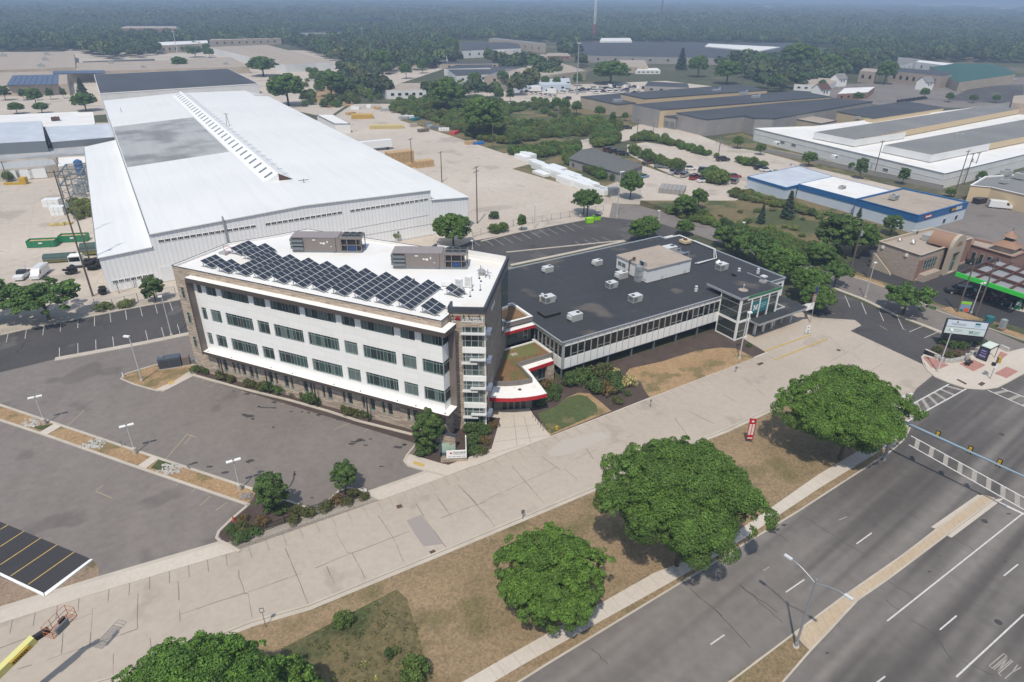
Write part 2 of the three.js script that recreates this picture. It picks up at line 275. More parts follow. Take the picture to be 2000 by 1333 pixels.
M.paintFaint = std({ map: tex(256, 5, (x, y) => mul3([.34, .31, .275], .75 + .4 * fbm(x, y, 30, 3, 165))) });
M.paintYellow = std({ map: tex(256, 5, (x, y) => mul3([.52, .36, .11], .75 + .4 * fbm(x, y, 30, 3, 164))) });
M.paintOld = std({ map: tex(256, 5, (x, y) => mul3([.36, .30, .20], .8 + .3 * fbm(x, y, 30, 3, 167))) });
M.joint = plain(.19, .165, .14, 1);
M.tar = plain(.055, .05, .048, .7);
M.rust = plain(.10, .055, .038, .9);
M.pole = plain(.58, .585, .58, .4, .2);
M.poleGalv = plain(.40, .43, .45, .4, .5);
M.wood = std({ map: tex(128, 3, (x, y) => mul3([.155, .125, .10], .75 + .5 * vst(x, y, 16, 2, 169))) });
M.crate = std({ map: tex(128, 2.4, (x, y) => mul3([.50, .335, .175], ((y * 6) % 1) < .15 ? .65 : .85 + .3 * hash(Math.floor(x * 4), Math.floor(y * 6), 2))) });
M.wrap = plain(.78, .79, .79, .35);
M.green = plain(.020, .19, .085, .5);
M.lime = plain(.28, .62, .02, .5);
M.canopyGreen = plain(.055, .62, .07, .4);
M.tyre = plain(.02, .02, .021, .9);
M.teal = plain(.02, .15, .17, .6);
M.yellow = plain(.5, .32, .03, .5);
M.orange = plain(.62, .10, .02, .5);
M.liftYellow = plain(.62, .58, .22, .45);
M.liftRed = plain(.36, .13, .06, .5);
M.steelBrown = plain(.10, .042, .03, .7);
M.bark = std({ map: tex(64, 1.5, (x, y) => mul3([.10, .078, .06], .6 + .8 * vst(x, y, 12, 4, 171))) });
// ---------- ground ----------
const C1 = crop(320, 420, .35), C2 = crop(940, 440, .35), C3 = crop(1400, 360, .3), C4 = crop(0, 0, .35), C5 = crop(650, 0, .35), C6 = crop(1300, 0, .35), C7 = crop(0, 400, .27012), C8 = crop(0, 740, .44477);
const D1 = crop(350, 840, .3), D2 = crop(200, 1100, .35), D3 = crop(900, 840, .35), D4 = crop(1500, 640, .27012), D5 = crop(1400, 960, .3), D6 = crop(800, 600, .2401), D7 = crop(700, 180, .275), D8 = crop(1250, 280, .225);
const E1 = crop(1120, 160, .19), E2 = crop(1780, 360, .2402), E3 = crop(1780, 600, .13505), E4 = crop(1380, 540, .14), E5 = crop(0, 80, .25515);
struct(cap([V(-9000, 0, 300), V(9000, 0, 300), V(9000, 0, -12000), V(-9000, 0, -12000)], 0), M.terrain, 'terrain');
const sheet = (list, y, m, name, f, rot) => struct(cap(PX(list, 0, f), y, rot), m, name);
sheet([[-700, 330], [0, 310], [160, 240], [640, 235], [690, 203], [760, 203], [835, 240], [1000, 300], [1190, 372], [1215, 425], [1120, 450], [870, 520], [340, 600], [0, 670], [-700, 800]], .004, M.yard, 'yard_pavement', null, 31.3 * RAD);
sheet([[-900, 730], [0, 650], [348, 586], [700, 520], [1000, 520], [1000, 800], [900, 945], [740, 985], [467, 1080], [190, 1165], [-700, 1440], [-1500, 1500]], .008, M.asphalt, 'parking_lot', null, 23.4 * RAD);
sheet([[-700, 790], [-200, 692], [0, 655], [189, 616], [348, 587], [420, 575], [420, 640], [368, 652], [107, 702], [0, 728], [-300, 800]], .012, M.asphaltDark, 'parking_lot');
sheet([[855, 500], [920, 471.5], [1112, 436], [1178, 424], [1230, 430], [1330, 445], [1310, 470], [1180, 480], [990, 520], [850, 560]], .012, M.asphaltDark, 'parking_lot');
sheet([[0, 1020], [152, 1082], [180, 1094], [88, 1164], [0, 1128], [-400, 1000], [-300, 920]], .016, M.asphaltNew, 'parking_lot');
sheet([[-300, 1080], [0, 1128], [88, 1166], [182, 1096], [193, 1110], [191, 1160], [0, 1219], [-300, 1300]], .018, M.soil, 'bare_soil');
const driveUp = [[-500, 1375], [0, 1219], [191, 1158.5], [467, 1076], [743, 978], [872, 931], [905, 918.6], [950, 901], [1069.5, 856.5], [1265.5, 781], [1400, 728], [1496, 691]];
const driveLo = [[-500, 1540], [221, 1321], [301, 1289], [490, 1214], [602, 1182], [848, 1081.5], [900, 1060], [1159, 952], [1355, 862], [1414, 840], [1514, 793], [1640, 745], [1740, 715]];
sheet([...driveUp, [1425, 668], [1455, 645], [1400, 640], [1390, 600], [1560, 600], [1590, 615], [1670, 624], [1683, 636], [1662, 647], [1745, 685], [1802, 712], [1812, 725], [1822, 735], [1790, 760], [1778, 790], [1774, 838], [1742, 878], [1690, 800], [1620, 756], ...driveLo.slice(0, 11).reverse()], .02, M.concrete, 'concrete_drive', null, 30 * RAD);
const walkLine = [[-500, 1375], [0, 1219], [191, 1158.5], [467, 1076], [743, 978], [872, 931], [950, 901], [1069.5, 856.5], [1265.5, 781], [1500, 690]];
struct(ribbon(PX(walkLine), 1.9, 0, .07, .95), M.concretePale, 'pavement');
struct(ribbon(PX(walkLine), .5, .021, .035, 2.2), M.kerb, 'gutter');
struct(ribbon(PX(driveLo.slice(0, 11)), .22, 0, .13, -.12), M.kerb, 'kerb');
struct(ribbon(PX(driveLo.slice(0, 11)), .5, .021, .026, -.5), M.kerb, 'gutter');
const swUp = [[700, 1450], [961, 1300], [1278, 1120], [1380, 1081], [1600, 927], [1730, 850], [1752, 832]];
const swLo = [[720, 1480], [1021, 1300], [1295, 1147], [1410, 1082], [1600, 955], [1745, 866], [1765, 845]];
const roadUp = [[700, 1530], [1063, 1300], [1558, 999], [1740, 881], [1767, 857], [1776, 836], [1772, 790], [1776, 775]];
sheet([...driveLo.slice(0, 11), [1620, 755], [1690, 798], [1735, 870], ...roadUp.slice(0, 4).reverse(), [300, 1780], [-500, 1650]], .024, M.lawnDry, 'dry_lawn', null, 31 * RAD);
sheet([...D2 ? [[1290, 330], [1640, 150], [1700, 200], [1790, 500], [1850, 660], [1500, 760], [900, 760], [1000, 480]].map(q => D2(...q)) : []], .028, M.meadow, 'weedy_ground');
struct(cap([...PX(swUp), ...PX(swLo).reverse()], .05, 38 * RAD), M.concretePale, 'pavement');
sheet([[300, 1780], [700, 1530], [1063, 1300], [1558, 999], [1740, 881], [1767, 857], [1776, 836], [1772, 790], [1790, 760], [1822, 734], [1850, 749], [1891, 760], [1935, 760], [2000, 733], [2300, 610], [2900, 900], [2900, 2200]], .03, M.road, 'main_road', null, 38.1 * RAD);
struct(ribbon(PX(roadUp.slice(0, 6)), .2, 0, .12, -.1), M.kerb, 'kerb');
const medG = [[60, 1243], [480, 945], [600, 1050], [440, 1243], [300, 1400], [-160, 1400]].map(q => D5(...q));
struct(slab(PX(medG), 0, .13), M.lawnDry, 'median_grass');
const medP = [[500, 930], [820, 690], [1180, 440], [1430, 245], [1730, 25], [1812, 50], [1500, 290], [1250, 478], [1115, 580], [920, 715], [840, 800], [740, 910], [610, 1047], [560, 1000]].map(q => D5(...q));
struct(slab(PX(medP), 0, .132), M.tanPaving, 'median_paving');
for (const l of [[[1395, 235], [1430, 247], [1728, 30], [1700, 24]], [[1503, 292], [1530, 305], [1875, 45], [1815, 55]]]) sheet(l, .036, M.concretePale, 'concrete_apron', D5);
struct(ribbon(PX([[-30, 1330], [480, 945], [820, 690], [1180, 440], [1725, 30]].map(q => D5(...q))), .18, 0, .136, -.05), M.kerb, 'kerb');
struct(ribbon(PX([[300, 1400], [440, 1243], [610, 1047], [740, 910], [840, 800], [920, 715], [1115, 580], [1500, 290], [1810, 55]].map(q => D5(...q))), .18, 0, .136, .05), M.kerb, 'kerb');
const line = (a, b, w, y, m, f) => { const p = f ? f(...a) : a, q = f ? f(...b) : b; return ribbon([G(...p), G(...q)], w, y, y); };
const marks = [], faint = [], yel = [], old = [];
for (const [a, b] of [[[-40, 1000], [50, 938]], [[450, 660], [570, 578]], [[910, 345], [1010, 273]], [[1870, 553], [1963, 478]], [[1453, 905], [1562, 813]], [[1040, 1251], [1097, 1208]], [[-560, 1385], [-450, 1305]]]) marks.push(line(a, b, .14, .042, M, D5));
for (const [a, b] of [[[303, 520], [343, 495]], [[795, 190], [850, 168]]]) faint.push(line(a, b, .12, .042, M, D5));
for (const [a, b] of [[[1110, 848], [1990, 150]], [[1560, 1212], [2000, 805]]]) marks.push(line(a, b, .15, .042, M, D5));
const xwalk = (l1, l2, n, w, rw, f, far) => { for (const l of [l1, l2]) marks.push(line(l[0], l[1], w, .042, M, f)); for (let i = 0; i < n; i++) { const t = (i + .5) / n, mixp = l => [l[0][0] + (l[1][0] - l[0][0]) * t, l[0][1] + (l[1][1] - l[0][1]) * t]; faint.push(line(mixp(l1), mixp(l2), rw, .038, M, f)); } };
xwalk([[1035, 785], [1960, 1290]], [[1020, 850], [1960, 1380]], 9, .22, .55, D4);
xwalk([[1010, 575], [1310, 412]], [[1010, 680], [1445, 440]], 7, .22, .55, D4);
xwalk([[1590, 455], [1900, 592]], [[1690, 440], [1960, 545]], 3, .22, .55, D4);
marks.push(line([945, 525], [1045, 477], .5, .042, M, D4), line([1840, 75], [2060, 178], .4, .043, M, D5));
tag(mesh(marks, M.paintWhite, 'lane_markings', scene), null, null, null, 'structure');
tag(mesh(faint, M.paintFaint, 'lane_markings', scene), null, null, null, 'structure');
{ // the word on the turning lane
const pts = { O: [[0, 0, 0, 1], [0, 1, .62, 1], [.62, 1, .62, 0], [.62, 0, 0, 0]], N: [[0, 0, 0, 1], [0, 1, .62, 0], [.62, 0, .62, 1]], L: [[0, 1, 0, 0], [0, 0, .6, 0]], Y: [[0, 1, .33, .5], [.66, 1, .33, .5], [.33, .5, .33, 0]] };
const o = G(...D5(1775, 1140)), ex = G(...D5(1890, 1235)).sub(o), ey = G(...D5(1870, 1060)).sub(o), g = []; ex.multiplyScalar(1 / 3.6);
[...'ONLY'].forEach((ch, k) => { for (const [a, b, c, d] of pts[ch]) { const P = (x, y) => o.clone().addScaledVector(ex, x + k * .95).addScaledVector(ey, y); g.push(ribbon([P(a, b), P(c, d)], .1, .042 + k * .0011, .042 + k * .0011)); } });
tag(mesh(g, M.paintFaint, 'lane_word', scene), null, null, null, 'structure');
}
const seams = [];
const seam = (list, f, w = .07) => { const p = PX(list, 0, f), q = []; for (let i = 0; i < p.length - 1; i++) { const n = Math.max(2, Math.round(p[i].distanceTo(p[i + 1]) / 1.4)); for (let k = 0; k < n; k++) { const t = p[i].clone().lerp(p[i + 1], k / n); if (k) { t.x += rr(-.06, .06); t.z += rr(-.06, .06); } q.push(t); } } q.push(p[p.length - 1]); for (let i = 0; i < q.length - 1; i++) if (rnd() > .12) seams.push(ribbon([q[i], q[i + 1]], w * rr(.5, 1.5), .0225, .0225)); };
seam([[-120, 1310], [0, 1267], [180, 1199]], null); seam([[0, 1205], [425, 1065], [800, 935], [1120, 805], [1500, 660]], D1); seam([[1620, 605], [1930, 490], [2000, 470]], D1); seam([[900, 1000], [1090, 912], [1180, 872], [1240, 850]], null, .05);
for (const l of [[[390, 870], [388, 960], [425, 1065], [450, 1070], [475, 1225]], [[690, 775], [765, 950], [845, 1145]], [[1020, 670], [1090, 800], [1125, 805], [1210, 970]], [[1295, 560], [1390, 700]], [[1390, 700], [1460, 860]], [[960, 890], [1010, 1000]], [[1815, 360], [1935, 490], [2000, 570]], [[1540, 480], [1620, 610], [1690, 700], [1740, 770]], [[1660, 410], [1770, 570]]]) seam(l, D1);
for (const l of [[[605, 945], [603, 1100]], [[780, 890], [792, 1115]], [[405, 1010], [393, 1170]], [[275, 1080], [268, 1210]], [[497, 1210], [495, 1300]], [[658, 1140], [660, 1230]], [[0, 1303], [210, 1235]], [[210, 1235], [603, 1100]]]) seam(l, C8);
for (const l of [[[0, 325], [85, 410], [190, 540]], [[285, 205], [465, 410]], [[450, 150], [555, 225]], [[580, 220], [690, 310]], [[700, 105], [740, 165]]]) seam(l, D3);
for (const l of [[[1150, 1035], [1300, 1110]], [[1080, 1080], [1180, 1210]], [[1350, 940], [1450, 1010]], [[1490, 870], [1590, 960]]]) seam(l, C2);
for (const l of [[[620, 200], [700, 260]], [[330, 310], [700, 110]], [[740, 320], [830, 260]], [[440, 60], [560, 180]]]) seam(l, D4, .05);
struct(mergeGeometries(seams), M.joint, 'paving_joints');
{ const j = []; const P = PX(walkLine); for (let i = 0; i < P.length - 1; i++) { const L = P[i].distanceTo(P[i + 1]), d = P[i + 1].clone().sub(P[i]).normalize(), n = V(-d.z, 0, d.x); for (let s = 1; s < L; s += 1.9) { const a = P[i].clone().addScaledVector(d, s); { const sg = n.z > 0 ? 1 : -1; j.push(ribbon([a, a.clone().addScaledVector(n, sg * 1.85)], .03, .0725, .0725)); } } }
const U = PX(swUp); for (let i = 0; i < U.length - 1; i++) { const L = U[i].distanceTo(U[i + 1]), d = U[i + 1].clone().sub(U[i]).normalize(), n = V(-d.z, 0, d.x), sgn = n.z > 0 ? 1 : -1; for (let s = .5; s < L; s += 1.75) { const a = U[i].clone().addScaledVector(d, s); j.push(ribbon([a, a.clone().addScaledVector(n, sgn * 1.5)], .02, .0525, .0525)); } }
struct(mergeGeometries(j), M.joint, 'pavement_joints'); }
sheet([[1480, 592], [1575, 555], [1722, 745], [1590, 760], [1540, 690]], .0245, plain(.30, .265, .245, .95), 'concrete_patch', D1);
sheet([[480, 125], [560, 60], [780, 10], [830, 40], [600, 140], [500, 150]], .0245, plain(.43, .385, .335, .95), 'concrete_patch', D3);
const blot = (list, y, f) => { const g = []; for (const [u, v, r] of list) { const c = G(...(f ? f(u, v) : [u, v])), n = 9, p = []; for (let i = 0; i < n; i++) { const a = i / n * 6.283, k = r * rr(.35, 1.2); p.push(V(c.x + Math.cos(a) * k * 1.3, 0, c.z + Math.sin(a) * k * .8)); } g.push(cap(p, y)); } return g; };
struct(mergeGeometries(blot([[750, 930, .5], [780, 940, .25], [830, 950, .55], [870, 990, .4], [1180, 1115, .3], [580, 570, .25], [760, 620, .3], [800, 615, .35], [1200, 740, .4], [1455, 880, .25], [1610, 885, .25], [1705, 895, .3], [1855, 930, .45], [960, 805, .3], [1205, 825, .3], [345, 715, .2]], .0105, crop(380, 690, .13))), M.tar, 'asphalt_stains');
struct(mergeGeometries([...blot([[525, 900, .45], [570, 870, .5], [640, 850, .55], [680, 850, .4], [795, 830, .25], [725, 925, .3], [1215, 955, .45], [1310, 918, .3], [1400, 850, .35], [960, 710, .25], [320, 540, .3]], .0105, crop(620, 750, .13)), ...blot([[90, 220, .5], [190, 240, .5], [290, 280, .5], [455, 205, .5], [865, 443, .25], [1320, 240, .3], [750, 290, .3], [1465, 98, .35], [530, 275, .4]], .0105, D1)]), M.tar, 'asphalt_stains');
struct(mergeGeometries([ribbon(PX([[945, 805], [1000, 818], [1080, 822], [1210, 825]].map(q => crop(380, 690, .13)(...q))), .28, .0105, .0105), ribbon(PX([[700, 385], [725, 360], [745, 320], [750, 270]].map(q => D1(...q))), .22, .0105, .0105)]), M.tar, 'asphalt_stains');
struct(mergeGeometries(blot([[350, 265, .5], [390, 250, .4], [440, 220, .35], [1740, 195, .5], [1900, 150, .3], [1450, 425, .15], [1385, 525, .25], [1880, 460, .2], [720, 1055, .2], [1330, 20, .2]], .0345, D5)), M.tar, 'road_stains');
{ const cr = []; const crk = (l, f) => { const p = PX(l, 0, f), q = []; for (let i = 0; i < p.length - 1; i++) for (let k = 0; k < 6; k++) { const t = p[i].clone().lerp(p[i + 1], k / 6); t.x += rr(-.1, .1); t.z += rr(-.1, .1); q.push(t); } q.push(p[p.length - 1]); cr.push(ribbon(q, .07, .0335, .0335)); };
for (const l of [[[150, 610], [430, 855]], [[580, 175], [790, 310], [960, 410]], [[1120, 590], [1270, 680]], [[1100, 710], [1200, 790]], [[1180, 110], [1330, 190]], [[1270, 840], [1420, 930], [1530, 1100]], [[1540, 300], [1700, 400]], [[0, 780], [220, 1020]], [[1600, 1110], [1800, 1200]], [[380, 270], [470, 330]]]) crk(l, D5);
for (const l of [[[1280, 890], [1460, 1040]], [[1560, 870], [1770, 1020]], [[730, 1220], [820, 1310]]]) crk(l, D3);
struct(mergeGeometries(cr), M.tar, 'road_cracks'); }
for (const [u, v, f] of [[1835, 855, D5], [1690, 775, D4], [512, 165, D4], [1745, 197, D5]]) { const c = G(...f(u, v)); const g = new THREE.CylinderGeometry(.36, .36, .05, 20).toNonIndexed(); g.translate(c.x, .022, c.z); tag(mesh(g, M.tar, 'manhole_cover', scene), { 1835: 'round iron manhole cover in the turn lanes near the road word', 1690: 'dark round manhole cover in the middle of the junction', 512: 'round manhole cover in the pale drive beside the plaza', 1745: 'rusty manhole cover beside the narrow end of the median' }[u], 'manhole cover'); }
for (const [l, lab] of [[[[1410, 495], [1445, 485], [1458, 505], [1420, 517]], 'dark kerb inlet grate on the office side of the drive'], [[[1625, 795], [1660, 780], [1678, 803], [1640, 815]], 'dark kerb inlet grate on the lawn side of the drive']]) { const g = PX(l, 0, D1); tag(mesh(slab(inset(g, .02), .0, .05), M.rust, 'drain_grate', scene), lab, 'drain grate'); }
tag(mesh(slab(PX([[700, 1225], [770, 1200], [805, 1218], [735, 1250]], 0, E4), 0, .05), M.rust, 'drain_grate', scene), 'rusty drain grate at the kerb below the white lamp pole', 'drain grate');
// ---------- islands, beds, stalls and side streets ----------
const A0 = G(385.7, 724); const OF = frame(A0, -23.4);
const kerbLine = (list, f, w = .28, h = .13) => struct(ribbon(PX(list, 0, f), w, 0, h), M.kerb, 'kerb');
struct(cap([OF.to(-1.2, 0, 0), OF.to(46.5, 0, 0), OF.to(46.5, 0, -2.6), OF.to(-.4, 0, -1.6)], .05), M.mulch, 'planting_bed');
kerbLine([[368, 731], [471, 760], [562, 782], [640, 804], [698, 823], [817, 853], [838, 858]], null, .5);
struct(cap(PX([[838, 858], [822, 866], [805, 890], [905, 917], [955, 900], [985, 815], [960, 800], [900, 835]]), .05), M.mulch, 'planting_bed');
sheet([[1480, 170], [1500, 160], [1850, 262], [1740, 305], [1490, 238], [1465, 205]], .055, M.concretePale, 'ramp_pavement', D1);
sheet([[1530, 205], [1600, 225], [1590, 245], [1522, 225]], .06, M.paintYellow, 'tactile_paving', D1);
kerbLine([[1600, 55], [1555, 80], [1485, 165], [1463, 205], [1490, 238], [1740, 305]], D1);
struct(cap(PX([[236, 742], [245, 732], [310, 712], [383, 703], [388, 722], [340, 748], [305, 762]]), .05), M.lawnTan, 'island_grass');
sheet([[386, 716], [392, 724], [376, 736], [318, 766], [302, 762], [340, 745]], .055, M.concretePale, 'ramp_pavement');
sheet([[328, 748], [339, 744], [342, 748], [331, 753]], .06, M.paintYellow, 'tactile_paving');
kerbLine([[310, 712], [246, 731], [236, 741], [262, 752], [305, 764], [322, 764]]);
kerbLine([[107, 703], [189, 688], [280, 671], [368, 653]], null, 1.3);
const isl = [[-300, 30], [0, 122], [350, 238], [660, 343], [1125, 497], [1088, 552], [600, 386], [200, 247], [0, 182], [-300, 85]].map(q => C8(...q));
struct(cap(PX(isl), .06), M.lawnTan, 'island_grass');
kerbLine([[-300, 28], [0, 118], [350, 235], [660, 340], [1130, 495]], C8, .4); kerbLine([[-300, 88], [0, 184], [200, 250], [600, 390], [1095, 558]], C8, .4);
for (const l of [[[172, 240], [240, 200], [270, 212], [205, 250]], [[606, 385], [670, 342], [702, 352], [640, 398]]]) struct(slab(PX(l, 0, C8), .0, .15), M.concretePale, 'island_walk');
struct(cap(PX([[200, 205], [240, 200], [205, 232], [135, 215]], 0, C8), .065), M.meadow, 'island_grass'); struct(cap(PX([[700, 355], [775, 378], [725, 410], [660, 395]], 0, C8), .065), M.meadow, 'island_grass');
const triB = [[455, 488], [350, 580], [275, 655], [262, 690], [280, 720], [395, 783], [1308, 460], [1170, 394], [1095, 386], [1037, 405], [896, 528], [690, 463], [505, 408]];
struct(cap(PX(triB, 0, D1), .07), M.mulch, 'planting_bed');
kerbLine([[455, 488], [340, 585], [258, 665], [243, 705], [275, 738], [392, 795]], D1, .35); kerbLine([[500, 405], [690, 460], [896, 532], [1037, 403], [1095, 382], [1172, 392], [1312, 460]], D1, .3);
struct(cap(PX([[1042, 800], [1085, 745], [1098, 738], [1150, 722], [1412, 640], [1440, 655], [1496, 689], [1265, 779], [1070, 855], [1030, 815]]), .075), M.mulch, 'planting_bed');
struct(cap(PX([[805, 832], [830, 802], [1000, 766], [1200, 704], [1330, 686], [1420, 690], [1525, 742], [1230, 855], [940, 966], [915, 930], [890, 880], [840, 855]], 0, C2), .082), M.lawnTan, 'dry_lawn');
struct(cap(PX([[1040, 870], [1180, 820], [1290, 735], [1370, 702], [1460, 705], [1560, 780], [1640, 850], [1145, 1050], [1100, 1000]], 0, D6), .082), M.lawnTan, 'dry_lawn');
struct(cap(PX([[1040, 870], [1180, 820], [1290, 738], [1370, 716], [1440, 730], [1520, 800], [1535, 870], [1150, 1035], [1105, 1000]], 0, D6), .088), M.lawnGreen, 'green_lawn');
struct(cap(PX([[670, 800], [960, 800], [1005, 880], [1147, 1053], [440, 1334], [642, 1240], [738, 908], [672, 900]], 0, D6), .085, 20 * RAD), M.concretePale, 'entrance_walk');
{ const j = []; for (const l of [[[845, 880], [875, 1140]], [[930, 890], [985, 1110]], [[735, 990], [1060, 960]], [[700, 1100], [1120, 1050]], [[660, 1200], [950, 1120]]]) j.push(ribbon(PX(l, 0, D6), .05, .0885, .0885)); struct(mergeGeometries(j), M.joint, 'pavement_joints'); }
for (const l of [[[820, 1048], [1460, 820]], [[960, 1165], [1680, 880]]]) struct(ribbon(PX(l, 0, E4), .22, .02, .12), M.paintYellow, 'yellow_kerb');
sheet([[600, 790], [670, 645], [750, 690], [1140, 850], [1490, 1000], [1480, 1060], [1340, 1110], [1345, 1172], [1150, 1085], [875, 955], [945, 920], [900, 885], [660, 870]], .034, M.asphaltDark, 'parking_lot', C3);
sheet([[1196, 397], [1250, 402], [1335, 427], [1395, 445], [1470, 470], [1545, 500], [1605, 528], [1661, 540], [1760, 570], [1835, 600], [1900, 630], [2000, 672], [2300, 790], [2300, 900], [2000, 735], [1935, 742], [1850, 660], [1748, 610], [1690, 585], [1607, 556], [1560, 540], [1490, 505], [1420, 480], [1340, 452], [1290, 437], [1190, 425]], .026, M.asphalt, 'side_street', null, -30 * RAD);
kerbLine([[685, 648], [950, 748], [1165, 850], [1490, 975]], C3, .9, .1); kerbLine([[860, 597], [1000, 640], [1200, 710], [1450, 830], [1700, 915], [2000, 1020]], C3, .25);
sheet([[868, 580], [1010, 620], [1150, 672], [1150, 706], [1000, 640], [870, 605]], .032, M.lawnTan, 'verge_grass', C3); sheet([[1450, 815], [1520, 798], [1745, 885], [1770, 915], [1690, 905]], .032, M.lawnTan, 'verge_grass', C3); sheet([[1855, 960], [1890, 945], [2100, 1010], [2100, 1050]], .032, M.lawnTan, 'verge_grass', C3);
sheet([[835, 535], [950, 440], [1055, 400], [1150, 420], [1500, 560], [1700, 420], [2300, 500], [2300, 1010], [1960, 930], [1700, 870], [1590, 830], [1450, 780], [1190, 668], [1010, 612]], .0285, M.asphaltNew, 'forecourt', C3);
struct(slab(PX([[150, 725], [180, 690], [370, 745], [560, 805], [750, 745], [1000, 610], [1280, 590], [1400, 655], [1629, 600], [1800, 560], [1800, 860], [1629, 962], [1420, 1080], [1250, 1165], [1050, 1195], [800, 1180], [560, 1105], [340, 1015], [240, 930]], 0, E3), 0, .11), M.concretePale, 'corner_pavement');
for (const l of [[[165, 735], [200, 715], [370, 770], [545, 850], [385, 915], [290, 880]], [[690, 830], [900, 940], [1080, 850], [890, 765]], [[1200, 970], [1380, 1040], [1550, 940], [1380, 870]], [[1230, 750], [1290, 650], [1400, 690], [1300, 770]]]) sheet(l, .115, M.redPaving, 'brick_paving', E3);
struct(cap(PX([[200, 665], [360, 730], [560, 790], [745, 735], [1000, 605], [950, 500], [560, 430], [300, 600]], 0, E3), .13), M.mulch, 'planting_bed');
kerbLine([[150, 722], [185, 850], [250, 935], [345, 1018], [560, 1108], [800, 1184], [1050, 1198], [1250, 1170], [1420, 1084], [1629, 964], [1900, 830]], E3, .2, .125);
for (const l of [[[650, 1060], [680, 1052], [805, 1115], [790, 1135]], [[960, 1125], [1020, 1090], [1075, 1115], [1020, 1155]]]) sheet(l, .13, M.rust, 'tactile_plate', E3);
sheet([[1000, 330], [1110, 300], [1240, 300], [1450, 260], [1640, 330], [1760, 370], [2100, 450], [2300, 560], [2100, 640], [1900, 640], [1700, 585], [1610, 528], [1480, 472], [1340, 426], [1250, 402], [1200, 396], [1180, 368], [1040, 315]], .006, M.meadow, 'meadow');
sheet([[990, 302], [1120, 272], [1210, 257], [1250, 243], [1330, 250], [1420, 285], [1500, 300], [1545, 312], [1600, 330], [1750, 365], [2000, 425], [2000, 445], [1740, 388], [1590, 348], [1500, 328], [1340, 285], [1250, 268], [1210, 278], [1120, 296], [1030, 310]], .011, M.yard, 'back_street');
sheet([[1225, 283], [1262, 278], [1345, 290], [1520, 326], [1490, 350], [1465, 385], [1435, 392], [1370, 368], [1310, 340], [1262, 320], [1225, 300]], .014, M.yard, 'gravel_lot');
sheet([[1222, 325], [1260, 325], [1330, 350], [1380, 370], [1435, 375], [1435, 392], [1330, 392], [1250, 392], [1235, 370], [1250, 345]], .016, M.yard, 'gravel_lot');
sheet([[1180, 365], [1230, 345], [1255, 350], [1250, 400], [1200, 398]], .017, M.gravel, 'gravel_lot');
sheet([[1810, 400], [1900, 385], [2300, 470], [2300, 560], [2050, 520], [1880, 470], [1800, 440]], .018, M.asphalt, 'shop_lot');
sheet([[1055, 168], [1300, 158], [1420, 172], [1320, 195], [1090, 205], [930, 200], [900, 180]], .012, M.yard, 'car_yard');
sheet([[880, 165], [1060, 162], [1080, 172], [900, 184]], .014, M.asphalt, 'far_road'); sheet([[1500, 190], [1760, 190], [2000, 205], [2000, 165], [1900, 170], [1850, 195], [1560, 200]], .014, M.asphaltDark, 'far_lot');
sheet([[1560, 195], [1640, 165], [2000, 150], [2300, 170], [2300, 215], [1800, 210]], .010, M.asphalt, 'far_lot');
sheet([[0, 150], [140, 95], [320, 95], [700, 100], [880, 130], [700, 190], [640, 230], [500, 200], [0, 240]], .009, M.yard, 'industrial_ground');
sheet([[-200, 175], [180, 168], [215, 185], [150, 240], [-200, 255]], .013, M.yard, 'far_lot'); sheet([[160, 120], [300, 115], [310, 126], [165, 130]], .012, M.asphaltDark, 'far_lot');
sheet([[600, 190], [640, 165], [700, 178], [690, 205], [640, 212]], .013, M.lawnTan, 'verge_grass');
sheet([[780, 235], [900, 190], [1180, 200], [1250, 240], [1200, 262], [985, 300], [880, 265]], .011, M.meadow, 'scrub_ground');
